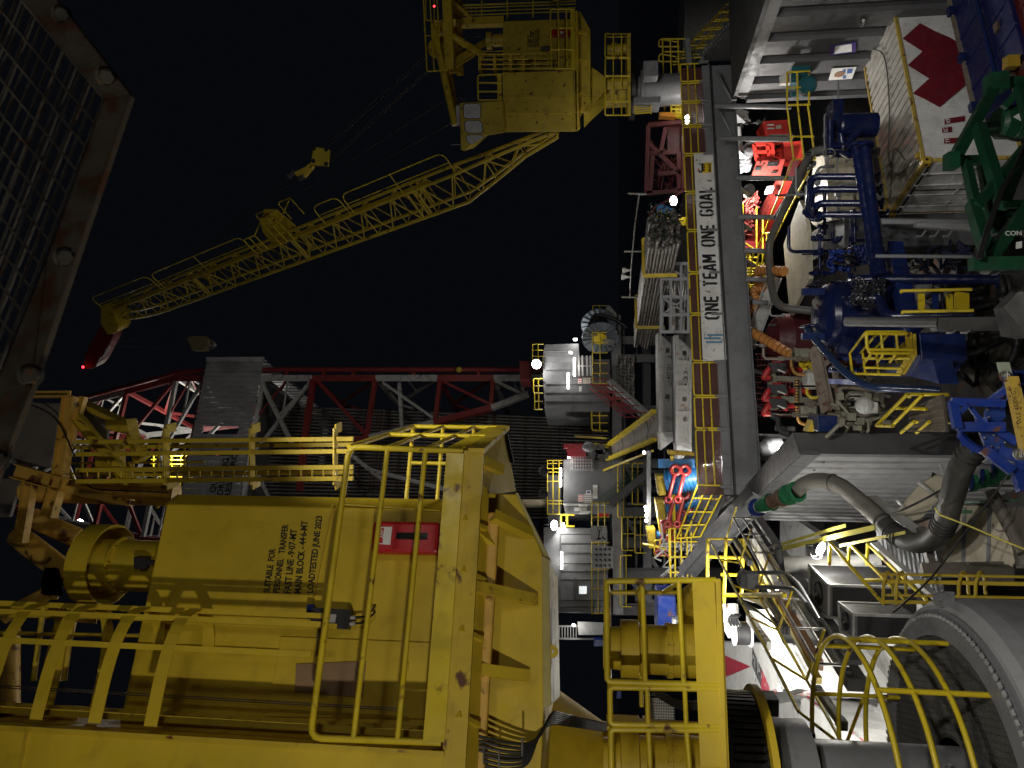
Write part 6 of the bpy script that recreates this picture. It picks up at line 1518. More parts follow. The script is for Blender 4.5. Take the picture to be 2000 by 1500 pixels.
# grimy tank frame left of the basket
gf = thing('skid_frame', 'brown grimed steel skid frame around pale ribbed tank panels', 'frame', K(1690,740,19))
GR = mat('grime_brown', (.20,.165,.13), .6, dirt=.6, rust=.25)
m = MB()
for a_, b_, w_ in (((1590,680),(1614,805),.2),((1600,690),(1625,800),.12),((1626,690),(1641,790),.13),((1612,800),(1645,775),.12),((1615,760),(1640,740),.1),((1603,720),(1628,695),.1),((1590,680),(1626,690),.14),((1612,805),(1690,812),.14),((1641,760),(1690,745),.1)): m.ibeam(K(*a_,19), K(*b_,18.6), w_, w_*1.2, up=YV)
m.build('frame', GR, gf)
m = MB()
for k in range(5): m.prism([K(1634+k*2,742+k*11,18.9),K(1690,740+k*12,18.6),K(1690,748+k*12,18.6),K(1632+k*2,750+k*11,18.9)], (0,.2,0))
m.build('tank_panel', mat('panel_beige', (.36,.345,.29), .6, dirt=.4), gf)
m = MB(); m.bend([K(1635,800,18.4),K(1640,755,18.4),K(1670,757,18.2),K(1720,764,17.6),K(1746,760,17.5)], .06, .15, 8); m.bend([K(1618,812,18.4),K(1650,815,18.2),K(1690,812,18),K(1720,795,17.8)], .09, .15, 8); m.build('grimy_pipe', GR, gf)
for y in (722,745):
    m = MB(); m.bar(K(1620,y,18.2), K(1675,y+2,17.9), .12, .16, up=YV); one('fork_arm', BLU2, m, ('upper','lower')[y>730]+' blue bar sticking up beside the grimed skid frame', 'bar')
px([(1596,812),(1636,812),(1636,843),(1598,843)], 17.9, .8, None); m = px([(1596,812),(1636,812),(1636,843),(1598,843)], 17.9, .8, None); one('blue_locker', BLU, m, 'plain blue locker box beside the thick grey wall top', 'locker', bevel=.02)
m = px([(1577,843),(1587,820),(1590,843)], 17.8, .4, None); one('yellow_tarp', mat('tarp_yellow', (.62,.45,.04), .5), m, 'small peaked yellow tarpaulin beside the blue locker', 'tarpaulin')
m = MB()
for k in range(40):
    p = K(RN.uniform(1630,1740),RN.uniform(765,840),RN.uniform(17.5,19)); m.box(p, (RN.uniform(.03,.09),0,0), (0,.06,0), (0,0,RN.uniform(.03,.09))); m.tube(p, p+V((RN.uniform(-.4,.4),.1,RN.uniform(-.3,.3))), RN.uniform(.02,.05), 6)
one('deck_clutter', OLV, m, 'jumble of small grimy fittings below the skid frame', 'clutter')['kind'] = 'stuff'
m = MB(); m.ball(K(1689,792,16.6), .2, 10); m.box(K(1697,796,16.6), (.12,0,0), (0,.12,0), (0,0,.14)); one('wrapped_valve', mat('plastic_wrap', (.6,.6,.58)), m, 'valve wrapped in torn white plastic beside the skid frame', 'valve')
# stair with yellow rails and grating treads
ys_ = thing('stairway', 'yellow railed stair with dark grating running down beside the thick wall', 'stairs', K(1920,810,14))
m = MB()
for a_, b_ in (((1712,831),(1772,770)),((1742,832),(1802,771)),((1770,770),(1852,771)),((1745,797),(1810,799)),((1772,770),(1776,775)),((1840,771),(1850,825)),((1784,824),(1862,825)),((1760,845),(1785,824)),((1790,845),(1815,824)),((1712,831),(1744,832))): m.tube(K(*a_,15.2), K(*b_,14.4), .035, 8)
m.build('handrail', RAIL, ys_)
m = MB(); A1, A2, A3, A4 = K(1776,842,15.4), K(1780,800,15.6), K(1842,772,14.2), K(1850,842,14.0)
for k in range(34): m.bar(A1.lerp(A4,k/33), A2.lerp(A3,k/33), .03, .05)
for k in range(6): m.bar(A1.lerp(A2,k/5), A4.lerp(A3,k/5), .03, .06)
m.build('grating', mat('grating_brown', (.12,.10,.075), .6, dirt=.4), ys_)

# =========================================================== containers at right
WC = thing('shipping_container', 'white container with dark red chevrons on its side and yellow corner castings', 'container', (8,21,DZ))
ztc = -8.9; A_ = KZ(1803,316,ztc); B_ = KZ(1737,422,ztc); C_ = KZ(1684,107,ztc)
cu_ = (C_-B_); cu_.z = 0; cu_.normalize(); cv_ = V((-cu_.y, cu_.x, 0)); O_ = V((A_.x,A_.y,0)); LX, WY, zb_ = 6.2, (B_-A_).length, ztc-2.6
def cp(a, b, z): return at(O_+cu_*a+cv_*b, z)
WCM = mat('container_white', (.66,.66,.645), .5, dirt=.3, dcol=(.25,.21,.17), rust=.0, scale=2.5)
m = MB()
k = 0; n = 40
for k in range(n):        # corrugated roof
    a0, a1 = .1+(LX-.2)*k/n, .1+(LX-.2)*(k+1)/n; z_ = ztc-(.0 if k % 2 else .035); m.prism([cp(a0,.06,z_), cp(a1,.06,z_), cp(a1,WY-.06,z_), cp(a0,WY-.06,z_)], (0,0,-.03))
m.build('roof', mat('roof_white', (.46,.44,.40), .4, metal=.2, dirt=.5, dcol=(.14,.11,.08), rust=.0), WC)
m = MB(); n = 13
for k in range(n):
    a0, a1 = .12+(LX-.24)*k/n, .12+(LX-.24)*(k+1)/n; m.prism([cp(a0+.015,.04,zb_), cp(a1-.015,.04,zb_), cp(a1-.015,.04,ztc-.05), cp(a0+.015,.04,ztc-.05)], -cv_*-.03)
    m.prism([cp(a1-.015,.055,zb_), cp(a1+.015,.055,zb_), cp(a1+.015,.055,ztc-.05), cp(a1-.015,.055,ztc-.05)], cv_*.03)
m.prism([cp(.1,WY-.06,zb_), cp(LX-.1,WY-.06,zb_), cp(LX-.1,WY-.06,ztc-.05), cp(.1,WY-.06,ztc-.05)], cv_*.04); m.prism([cp(LX-.05,0,zb_), cp(LX-.05,WY,zb_), cp(LX-.05,WY,ztc), cp(LX-.05,0,ztc)], cu_*.04); m.build('side_wall', WCM, WC)
m = MB()
for b in (.02, WY-.02):
    for z_ in (ztc-.02, zb_+.05): m.bar(cp(0,b,z_), cp(LX,b,z_), .07, .09)
    m.bar(cp(.05,b,zb_), cp(.05,b,ztc), .1, .1, up=YV)
m.bar(cp(.0,0,ztc-.03), cp(.0,WY,ztc-.03), .1, .12); m.build('edge_rail', mat('edge_yellow', (.42,.30,.06), .55, dirt=.5, rust=.2), WC)
m = MB(); m.prism([cp(-.0,.06,zb_), cp(-.0,WY-.06,zb_), cp(-.0,WY-.06,ztc-.1), cp(-.0,.06,ztc-.1)], cu_*.05); dr_ = m.build('door', WCM, WC)
m = MB(); m.bar(cp(-.06,WY/2,zb_), cp(-.06,WY/2,ztc-.15), .03, .02, up=YV); m.bar(cp(-.06,.1,ztc-.2), cp(-.06,WY-.1,ztc-.2), .03, .05); m.build('door_gap', BLACK, dr_)
m = MB()
for b in (.45,.95,1.4,1.95):
    m.tube(cp(-.07,b*WY/2.4,zb_+.05), cp(-.07,b*WY/2.4,ztc-.12), .022, 8); m.bar(cp(-.09,b*WY/2.4-.25,-10.3), cp(-.09,b*WY/2.4,-10.3), .03, .05); m.box(cp(-.07,b*WY/2.4,ztc-.25), cu_*.03, cv_*.06, ZV*.04)
m.build('lock_bar', LGR, dr_)
m = MB()
for b in (.25,.7,1.2,1.7,2.1):
    for z_ in (-9.3,-10.0,-10.7): m.prism([cp(-.012,b-.18,z_), cp(-.012,b+.16,z_), cp(-.012,b+.16,z_-.5), cp(-.012,b-.18,z_-.5)], cu_*.01)
m.build('door_panel', mat('door_white', (.58,.58,.56), .5, dirt=.4), dr_)
YC = mat('casting_yellow', (.45,.29,.03), .5, dirt=.4, rust=.2)
for a, b in ((0,0),(0,WY),(LX,0),(LX,WY)):
    m = MB(); m.box(cp(a,b,ztc-.06), cu_*.11, cv_*.10, ZV*.12); s_ = 1 if a == 0 else -1; m.prism([cp(a+.08*s_,b-.02,ztc+.05), cp(a+.35*s_,b-.02,ztc+.03), cp(a+.3*s_,b-.02,ztc+.16), cp(a+.1*s_,b-.02,ztc+.2)], cv_*.05); cst = m.build('corner_casting', YC, WC, bevel=.02)
    m = MB(); m.lathe(cp(a,b-.101 if b == 0 else b+.101,ztc-.06), cv_, [(0,-.003),(.045,-.003),(.045,.003)], 12); m.lathe(cp(a-.111,b,ztc-.06), cu_, [(0,-.003),(.045,-.003),(.045,.003)], 12); m.build('hole', BLACK, cst)
class SP:
    p = cp(0,.0,0); n = -cv_
    def __call__(s, x, y, o=0): r = ray(x, y); return r*((s.p+s.n*o).dot(s.n)/r.dot(s.n))
SW = SP(); CH = mat('chevron_red', (.16,.012,.022), .5, dirt=.3, scale=2)
for pts in ([(1797,45),(1763,75),(1802,100),(1825,108),(1867,80),(1853,72),(1825,60)],[(1802,100),(1773,127),(1815,153),(1838,152),(1880,132),(1867,80),(1825,108)],[(1815,153),(1783,182),(1812,196),(1835,209),(1885,167),(1880,132),(1838,152)]):
    MB().prism([SW(x,y,.012) for x, y in pts], cv_*.006).build('chevron', CH, WC)
for i, (x0, x1, y0, y1, s) in enumerate(((1845,1884,237,231,'XP'),(1840,1859,254,252,'SOV'),(1844,1884,275,273,'TP'))):
    MB().prism([SW(x0,y0+5,.016), SW(x0,y0-5,.016), SW(x1,y1-5,.016), SW(x1,y1+5,.016)], cv_*.006).build('label_patch', CH, WC)
    text('lettering', s, SW(x0+12,y0+4,.02), cu_, ZV, .11, WLT, WC, depth=.003)
m = MB(); m.path(smooth([cp(.1,.05,ztc+.15),cp(.3,.7,ztc+.14),cp(.7,1.5,ztc+.05),cp(1.6,1.8,ztc+.04),cp(3,1.2,ztc+.04),cp(4.8,1.0,ztc+.04),cp(6.0,2.0,ztc+.14)]), .022, 6); m.path(smooth([cp(.1,2.1,ztc+.12),cp(.6,2.0,ztc+.04),cp(1.2,1.7,ztc+.04),cp(1.5,1.3,ztc+.05),cp(.8,.9,ztc+.04)]), .02, 6); one('lifting_sling', mat('sling_steel', (.16,.165,.15), .5, metal=.5, dirt=.4), m, 'steel lifting slings lying loose on the white container roof', 'sling')
# blue and red containers below
def lowbox(label, m_, far, L, Wd, ztop, name, lines=True):
    t = thing(name, label, 'container', far+V((2,-1,DZ-far.z))); p0 = at(far,ztop); q = [p0, p0+cu_*L, p0+cu_*L-cv_*Wd, p0-cv_*Wd]
    MB().prism(q, (0,0,DZ+.1-ztop)).build('body', m_, t, bevel=.02)
    m = MB()
    for k in range(1,7): a = p0+cu_*(L*k/7)+ZV*.012; m.bar(a, a-cv_*Wd, .05, .025)
    m.build('roof_seam', m_, t); m = MB(); m.bar(p0+ZV*.04-cv_*.05, p0+ZV*.04+cu_*L-cv_*.05, .1, .08); m.build('roof_edge', GR, t)
    m = MB()
    if lines: m.tube(p0-cv_*1.25+ZV*.09, p0-cv_*1.2+cu_*L+ZV*.09, .06, 8)
    for k in range(4): m.box(p0+cu_*(.3+k*1.7)-cv_*.1+ZV*.1, cu_*.12, cv_*.09, ZV*.07)
    m.build('roof_fitting', RST if not lines else BLU, t)
    return t
NAV = mat('navy_roof', (.010,.016,.10), .45, dirt=.35, wear=(.12,.13,.2), scale=1.2)
lowbox('dark blue container beside the white chevron container, pipe along its roof', NAV, KZ(1908,232,-10.1), 6.2, 2.25, -10.1, 'shipping_container')
RB = lowbox('dark red container in front of the blue container', mat('oxide_red', (.12,.014,.012), .5, dirt=.35), KZ(1985,180,-10.2), 6.2, 2.3, -10.2, 'shipping_container', False)
m = MB(); m.box(KZ(1975,122,-9.9), (.14,0,0), (0,.12,0), (0,0,.14)); one('yellow_lug', YC, m, 'small yellow lug block hanging on the red container edge', 'lug')
# green equipment frame
gfm = thing('green_skid', 'green steel lifting frame with drums inside, standing before the white container', 'frame', K(2010,350,11))
def gb_(a_, b_, da, db, w_): return (K(*a_,da), K(*b_,db), w_)
m = MB()
for a_, b_, da, db, w_ in (((1946,162),(1862,314),12.8,11.6,.16),((1944,162),(2010,160),12.8,12.8,.15),((1858,315),(1936,312),11.6,12.2,.13),((1887,318),(1904,396),11.6,10.7,.11),((1912,248),(1960,402),11.9,10.6,.15),((1912,248),(1946,246),12,12.8,.1),((1990,168),(2012,250),12.6,12,.12),
        ((1960,210),(1990,176),12.6,12.6,.1),((1905,405),(2005,285),10.6,11.6,.13),((1898,398),(1932,506),10.7,9.9,.14),((1896,516),(2020,514),9.8,9.8,.16),((1930,505),(2010,402),9.9,10.6,.15),((1960,402),(1988,330),10.6,11.2,.11),((1958,400),(2005,398),10.6,10.8,.1),((1915,312),(1935,420),12.2,11.4,.1),((1935,420),(1990,420),11.4,11.4,.1)):
    m.bar(K(*a_,da), K(*b_,db), w_, w_, up=YV)
m.box(K(1858,315,11.5), (.12,0,0), (0,.1,0), (0,0,.08)); m.box(K(1945,163,12.7), (.14,0,0), (0,.14,0), (0,0,.14)); m.build('frame', GRN, gfm)
for x, y, d, r, L, mm, lb in ((1946,240,12.9,.27,.75,GRN,'green drum with white diamond label inside the green frame'),(1924,428,11.6,.22,.5,GRN,'smaller green drum low inside the green frame'),(1918,500,11.4,.28,.5,BLK,'black drum at the bottom of the green frame')):
    t = thing('drum', lb, 'drum', K(x+40,y,d)); p = K(x,y,d); MB().lathe(p, V((.02,.1,-1)), [(0,0),(r*.8,.0),(r,.06),(r,L*.35),(r*1.04,L*.37),(r,L*.4),(r,L),(0,L)], 28).build('shell', mm, t)
    if mm == GRN: MB().prism([p+V((0,-r*1.02,-.12)), p+V((.07,-r*1.0,-.24)), p+V((0,-r*1.02,-.36)), p+V((-.07,-r*1.0,-.24))], (0,.015,0)).build('diamond_label', WLT, t)
px([(1985,473),(1996,471),(1996,484),(1985,486)], 9.85, .01, None).build('white_plate', WLT, gfm)
m = MB()
for k in range(5): m.path(smooth([K(1908+k*2,505,9.6),K(1935+k*4,420-k*6,10.1),K(1965+k*5,350-k*8,10.8),K(2012,300-k*12,11.2)]), .016, 6)
m.path(smooth([K(1940,262,11.8),K(1962,268,11.8),K(1985,274,11.8),K(2010,272,11.8)]), .02, 6); m.build('cable', BLK, gfm)
text('lettering', 'CON', K(1964,460,9.72), V((0,0,-1)), V((.98,.15,0)), .06, WLT, gfm, depth=.003)
# dark hoses and clutter on the deck
for k in range(12):
    y = 460+k*21+RN.uniform(-8,8); x = RN.uniform(1760,1960); pts = [KZ(min(1990,max(1735,x+RN.uniform(-70,80))), y+RN.uniform(-45,70), DZ+.12+RN.uniform(0,1.2)) for _ in range(6)]
    m = MB(); m.path(smooth(pts, 8), RN.uniform(.05,.1), 8); one('deck_hose', BLK if k % 3 else HB, m, 'dark hose lying tangled on the deck between container and blue skid', 'hose', 'tangled deck hoses')
for k in range(3):
    p = KZ((1905,1925,1885)[k], (655,690,470)[k], DZ+.1); m = MB()
    for j in range(4): m.ring(p+ZV*(j*.11), V((RN.uniform(-.1,.1),RN.uniform(-.1,.1),1)), .55-j*.03, .055, 24)
    one('hose_coil', HB, m, ('coiled dark hose by the foot of the grey post','second coiled hose nearer the blue frame','coiled hose beside the container doors')[k], 'hose coil')
m = MB()
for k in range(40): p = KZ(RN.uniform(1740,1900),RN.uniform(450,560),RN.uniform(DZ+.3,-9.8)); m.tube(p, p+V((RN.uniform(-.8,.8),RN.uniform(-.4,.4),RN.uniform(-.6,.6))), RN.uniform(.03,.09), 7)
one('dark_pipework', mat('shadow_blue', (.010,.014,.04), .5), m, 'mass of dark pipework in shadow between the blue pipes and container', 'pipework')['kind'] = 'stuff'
m = MB(); m.prism([KZ(x,y,DZ+.25) for x, y in ((1905,690),(1940,640),(1990,700),(1925,760))], (0,0,-.2)); one('deck_beam', mat('deck_brown', (.14,.125,.10), .6, dirt=.5), m, 'broad grimy steel plate lying on the deck by the coiled hoses', 'plate')
m = MB(); m.prism([KZ(x,y,DZ+.3) for x, y in ((1880,720),(1895,712),(1960,790),(1945,800))], (0,0,-.2)); one('deck_beam', mat('deck_brown', (.14,.125,.10), .6, dirt=.5), m, 'long narrow grimy beam lying on the deck before the blue lifting frame', 'beam')
# blue lifting frame and yellow beam
bf = thing('blue_lifting_rig', 'blue steel lifting frame with bolted plates, the thick black hose clamped to it', 'frame', K(1990,830,10))
m = MB()
for a_, b_, w_ in (((1858,784),(1962,788),.1),((1860,784),(1870,837),.1),((1868,833),(1962,833),.12),((1868,812),(1892,790),.05),((1892,792),(1925,835),.05),((1905,820),(1930,820),.06),((1965,722),(1978,780),.1),((1925,790),(1965,760),.08),((1920,876),(1976,920),.12),((1985,918),(1998,960),.12),((1975,920),(2010,895),.1),((1950,880),(2010,900),.14),((1990,725),(2010,850),.14),((1940,835),(1985,865),.1)):
    m.bar(K(*a_,9.9), K(*b_,9.8), w_, w_*.9, up=YV)
m.build('frame', BLU2, bf)
m = MB()
for q in ([(1930,792),(1962,790),(1965,815),(1940,835),(1925,812)],[(1915,845),(1955,840),(1972,862),(1950,880),(1928,878)],[(1965,725),(1985,722),(1990,745),(1972,745)]): m.prism([K(x,y,9.95) for x, y in q], (0,.06,0))
pl_ = m.build('bolted_plate', mat('plate_blue', (.02,.05,.22), .4, dirt=.4, rust=.15), bf)
m = MB()
for x, y in ((1928,800),(1940,795),(1955,797),(1938,826),(1930,815),(1922,855),(1940,850),(1955,853),(1962,864),(1935,872),(1950,874)): m.lathe(K(x,y,9.95), V((0,-1,0)), [(.014,0),(.014,.03),(0,.03)], 6)
m.build('bolt', STL, pl_)
m = MB(); c = K(1914,858,10.2); ax = (bpts[-1]-bpts[-4]).normalized(); m.lathe(c, ax, [(.2,-.05),(.27,-.05),(.27,.03),(.2,.03)], 24)
for k in range(10):
    a_ = ax.cross(ZV).normalized(); b_ = ax.cross(a_); t_ = k*2*pi/10; m.lathe(c+(a_*cos(t_)+b_*sin(t_))*.24-ax*.06, -ax, [(.016,0),(.016,.03),(0,.03)], 6)
m.build('hose_flange', BLU2, bf)
sbm = thing('spreader_beam', 'scuffed yellow spreader beam marked WLL hung across the blue lifting frame', 'beam', K(1990,810,9.2))
p, q = K(1975,738,9.3), K(2006,884,9.0); m = MB(); m.bar(p, q, .11, .12, up=YV); m.build('beam', mat('beam_yellow', (.50,.33,.05), .55, dirt=.5, rust=.2, scale=5), sbm)
d_ = (p-q).normalized(); text('lettering', 'WLL 4500KG', p.lerp(q,.62)+V((0,-.062,0))-d_.cross(V((0,-1,0)))*.02, d_, V((0,-1,0)).cross(d_), .05, BLACK, sbm, depth=.002)
for c in (p+V((.02,0,.07)), q+V((-.02,0,.09))):
    m = MB(); m.ring(c, V((.3,-1,.2)), .055, .013, 16); m.tube(c+V((-.06,0,-.03)), c+V((.06,0,-.03)), .012, 8); m.build('shackle', STL, sbm)
m = MB(); m.box(K(1962,722,9.4), (.09,0,.02), (0,.05,0), (0,0,.05)); m.box(K(1998,890,9.1), (.05,0,0), (0,.05,0), (0,0,.06)); m.build('padeye_block', mat('pale_green', (.32,.36,.27), .6, dirt=.5), sbm)
# valves, lid, boxes and plates left of it
for k, (x, y, lb) in enumerate(((1894,941,'lower left green flanged valve on grey pipe under the blue frame'),(1915,930,'middle green flanged valve on grey pipe under the blue frame'),(1937,918,'upper right green flanged valve on grey pipe under the blue frame'))):
    t = thing('flanged_valve', lb, 'valve', K(x+30,y,12)); p = K(x,y,12); MB().lathe(p, V((.05,.1,-1)), [(.09,0),(.16,0),(.16,.05),(.12,.06),(.11,.22),(.08,.34),(.08,.42)], 18).build('valve_body', mat('valve_green', (.025,.16,.07), .5, dirt=.4, rust=.1), t)
    MB().path(smooth([p, p+ZV*.12, p+V((.08,.0,.26)), p+V((.3,.05,.34))]), .10, 14).build('pipe_elbow', GRY, t)
    m = MB(); m.lathe(p, V((.05,.1,1)), [(.1,0),(.165,0),(.165,.05),(.1,.05)], 18); m.build('blue_flange', BLU, t)
ld = thing('round_lid', 'large round beige lid with two grey cross bars leaning under the ropes', 'lid', K(1962,1060,12.4))
c = K(1905,1060,12.4); ax = V((.05,-.62,.75)).normalized(); MB().lathe(c, ax, [(0,.0),(.60,.0),(.60,-.06),(0,-.06)], 20, smooth=False).build('disc', BEI, ld)
m = MB()
for y0, y1 in ((1022,1036),(1062,1046)): pass
a_ = V((1,0,0)); a_ = (a_-ax*a_.dot(ax)).normalized(); b_ = ax.cross(a_)
for s_ in (-.2,.17): m.bar(c+b_*s_-a_*.56+ax*.012, c+b_*s_+a_*.56+ax*.012, .05, .02, up=ax)
m.build('cross_bar', GRY, ld); m = MB(); m.ring(c+a_*.35-b_*.35+ax*.02, ax, .1, .012, 12, 0, pi); m.build('handle', STL, ld)
ob = thing('open_bin', 'open pale steel bin tilted under the hose bend', 'bin', K(1835,980,13.5))
m = MB()
for q in ([(1752,1000),(1797,948),(1822,968),(1835,975),(1800,1012),(1775,1020)],[(1797,946),(1830,928),(1855,940),(1835,975)]): m.prism([K(x,y,13.6) for x, y in q], (0,.05,0))
m.build('bin_wall', BEI, ob); m = MB(); m.tube(K(1794,942,13.4), K(1826,966,13.4), .035, 8); m.tube(K(1752,976,13.5), K(1765,990,13.5), .03, 8); m.build('rim', LGR, ob)
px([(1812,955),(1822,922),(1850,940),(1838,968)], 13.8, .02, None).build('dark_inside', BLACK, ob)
m = MB(); m.prism([KZ(x,y,-10.2) for x, y in ((1742,1040),(1800,1020),(1850,1110),(1770,1115))], (0,0,-.1)); m.prism([KZ(x,y,-10.25) for x, y in ((1800,1020),(1852,1000),(1862,1112),(1850,1112))], (0,0,-.1)); one('floor_sheet', mat('pinkish_plate', (.30,.22,.18), .6, dirt=.5), m, 'pale pinkish floor sheets beneath the hose bend', 'sheet')
m = MB(); m.bar(K(1797,1030,12.5), K(1822,1113,12.2), .12, .1); m.bar(K(1800,1114,12), K(1960,1112,11.8), .2, .2); m.box(K(1935,1120,11.6), (.12,0,0), (0,.1,0), (0,0,.28)); m.tube(K(1935,960,12.2), K(2000,1080,11.6), .1, 8); m.tube(K(1880,948,12.6), K(2005,950,12), .02, 6); m.bar(K(1985,990,11.8), K(2010,1110,11.6), .5, .1); one('deck_steelwork', mat('frame_taupe', (.13,.115,.095), .6, dirt=.5), m, 'taupe steel framing bars around the round lid', 'framing')
m = MB(); m.bar(K(1866,998,12.6), K(1990,1004,12.2), .05, .07); m.bar(K(1872,982,12.7), K(1995,977,12.3), .03, .04); one('green_rail', mat('valve_green', (.025,.16,.07)), m, 'green and beige rail bar running behind the round lid', 'rail')

# =========================================================== lower left : gangway, coolers, white containers
zgw = -4.0
gw = thing('gangway', 'grey gangway with yellow handrails running back from the round crane platform', 'gangway', KZ(1560,1200,-4.2))
g0, g1 = KZ(1470,1045,zgw), KZ(1655,1350,zgw); gd = (g1-g0).normalized(); gx = V((gd.y,-gd.x,0)); gx = gx if gx.x > 0 else -gx
m = MB(); m.prism([g0, g1, g1+gx*.22, g0+gx*.22], (0,0,-.3)); m.bar(g0+gx*.32, g1+gx*.32, .06, .1); m.bar(g0+gx*.5-ZV*.1, g1+gx*.5-ZV*.1, .08, .2); m.build('side_channel', mat('channel_grey', (.12,.12,.125), .45), gw)
m = MB()
for o_, h in ((.1,.5),(.1,1.0)): pass
h0, h1 = KZ(1384,1052,-3.05), KZ(1560,1390,-3.05); m.tube(h0, h1, .03, 8)
i0, i1 = KZ(1418,1052,-3.5), KZ(1650,1460,-3.5); m.tube(i0, i1, .026, 8)
for k in range(6): a_ = h0.lerp(h1,k/5); b_ = i0.lerp(i1,k/5); m.tube(a_, b_, .024, 6); m.tube(b_, b_+gx*.9-ZV*.25, .024, 6)
m.tube(h0, h0-ZV*1.0, .03, 6); m.build('handrail', RAIL, gw)
m = MB(); 
for o_, h in ((.45,1.0),(.45,.5)): m.tube(g0+gx*o_+ZV*h*.5, g1+gx*o_+ZV*h*.5, .028, 8)
for k in range(7): a_ = g0.lerp(g1,k/6)+gx*.45; m.tube(a_, a_+ZV*.5, .026, 6)
m.build('steel_rail', STL, gw)
m = MB(); m.prism([KZ(x,y,-4.3) for x, y in ((1462,1052),(1478,1052),(1515,1150),(1500,1155))], (0,0,-.15)); m.prism([KZ(x,y,-4.4) for x, y in ((1462,1190),(1485,1190),(1560,1345),(1540,1350))], (0,0,-.15)); one('white_beam', WHT, m, 'white painted beam lying alongside the gangway', 'beam')
m = MB(); m.bar(KZ(1520,1162,-4.15), KZ(1600,1300,-4.15), .2, .15); one('timber_beam', mat('timber_orange', (.45,.22,.09), .6, dirt=.4), m, 'orange brown timber beam lying along the gangway', 'timber')
m = MB(); m.bar(KZ(1508,1155,-4.1), KZ(1600,1330,-4.1), .13, .1); m.bar(KZ(1448,1060,-4.1), KZ(1490,1145,-4.1), .1, .1); one('yellow_beam', RAIL, m, 'yellow beam lying between the timber and the tube fittings', 'beam')
for (a_, b_), lb in ((((1436,1056),(1462,1095)),'far olive tube light fitting clamped to the gangway rail'),(((1494,1160),(1532,1225)),'middle olive tube light fitting clamped to the gangway rail'),(((1600,1350),(1640,1408)),'near olive tube light fitting clamped to the gangway rail')):
    p, q = KZ(*a_,-3.7), KZ(*b_,-3.7); t = thing('tube_fitting', lb, 'light fitting', q); m = MB(); m.bar(p, q, .13, .12); m.build('fitting_body', mat('fitting_olive', (.10,.095,.06), .5, dirt=.5), t, bevel=.02); m = MB(); d_ = (q-p).normalized(); m.box(q+d_*.08, gx*.08, d_*.1, ZV*.07); m.box(p-d_*.06, gx*.07, d_*.06, ZV*.06); e_ = m.build('end_cap', DGR, t, bevel=.02)
    m = MB()
    for s_ in (-.03,.03): m.lathe(q+d_*.18+gx*s_, d_, [(.016,0),(.016,.02),(0,.02)], 8)
    m.build('pin_hole', BLACK, e_); add_light((p+q)/2-ZV*.75-gx*1.3, 90 if lb[0] == 'n' else 300, parent=t, soft=.2)
fx = thing('lamp_box', 'grey boxed lamp on a bracket pipe over the gangway handrail', 'lamp', K(1470,1132,14.5)); m = MB(); p = K(1467,1132,14.5); m.box(p, (.15,0,0), (0,.13,0), (0,0,.12)); m.prism([p+V((-.15,-.13,.12)),p+V((.15,-.13,.12)),p+V((.12,-.05,.2)),p+V((-.12,-.05,.2))], (0,.2,0)); m.build('box_body', GRY, fx, bevel=.02)
m = MB(); m.bend([K(1452,1110,14.6),K(1443,1122,14.6),K(1442,1136,14.6),K(1452,1146,14.6),K(1550,1148,13.8),K(1575,1180,13)], .04, .2, 8); m.bend([K(1478,1118,14.6),K(1535,1118,14.2),K(1560,1140,13.8),K(1600,1210,12.6)], .036, .2, 8); m.build('bracket_pipe', mat('conduit_grey', (.16,.16,.16), .4), fx)
yg = MB()
for a_, b_ in (((1382,1052),(1382,1132)),((1418,1052),(1413,1205)),((1452,1052),(1448,1160)),((1382,1087),(1452,1090)),((1408,1122),(1540,1126))): yg.tube(K(*a_,19.5), K(*b_,19.5), .045, 8)
yg.tube(K(1413,1162,19.5), K(1532,1162,14), .05, 8); one('end_gate', RAIL, yg, 'bright yellow gate frame at the far end of the gangway', 'gate')
# cooling units
def cooler(label, pts, hgt, dd):
    q = [K(x,y,d) for (x,y),d in zip(pts,dd)]; zc_ = q[1].z; q = [at(p, zc_) for p in q]; t = thing('cooling_unit', label, 'cooling unit', (q[0]+q[2])/2-ZV*hgt)
    MB().prism([p-ZV*.05 for p in q], (0,0,-hgt)).build('casing', mat('cooler_black', (.02,.02,.021), .6, dirt=.3), t)
    MB().prism(q, (0,0,-.05)).build('top_panel', mat('cooler_top', (.15,.15,.15), .7, dirt=.4), t)
    cc = (q[0]+q[1]+q[2]+q[3])/4; r = min((q[1]-q[0]).length,(q[2]-q[1]).length)*.36
    f_ = MB().lathe(cc+ZV*.004, ZV, [(0,.0),(r,0),(r,.03),(r*1.06,.03),(r*1.06,-.01)], 28).build('fan_opening', BLACK, t); m = MB()
    for k in range(7): d_ = V((cos(k*.9),sin(k*.9),0)); e_ = V((-d_.y,d_.x,.3)); m.prism([cc+ZV*.012+d_*r*.15-e_*.02, cc+ZV*.012+d_*r*.9-e_*.06, cc+ZV*.02+d_*r*.9+e_*.06, cc+ZV*.02+d_*r*.15+e_*.02], (0,0,.004))
    m.build('fan_blade', DGR, f_)
    m = MB()
    for i in range(4): m.bar(at(q[i],zc_+.005), at(q[i],zc_-hgt), .04, .04, up=YV); m.bar(q[i]+ZV*.012, q[(i+1)%4]+ZV*.012, .05, .03)
    m.build('edge_strip', LGR, t)
cooler('boxy cooling unit with round top fan beside the yellow stair rails', [(1587,1103),(1620,1143),(1621,1206),(1588,1188)], 1.4, (14.4,13.2,13.2,14.3))
cooler('lower cooling unit with dark sides in front of the other cooling unit', [(1642,1177),(1668,1200),(1668,1245),(1642,1232)], .9, (12.6,11.9,11.9,12.5))
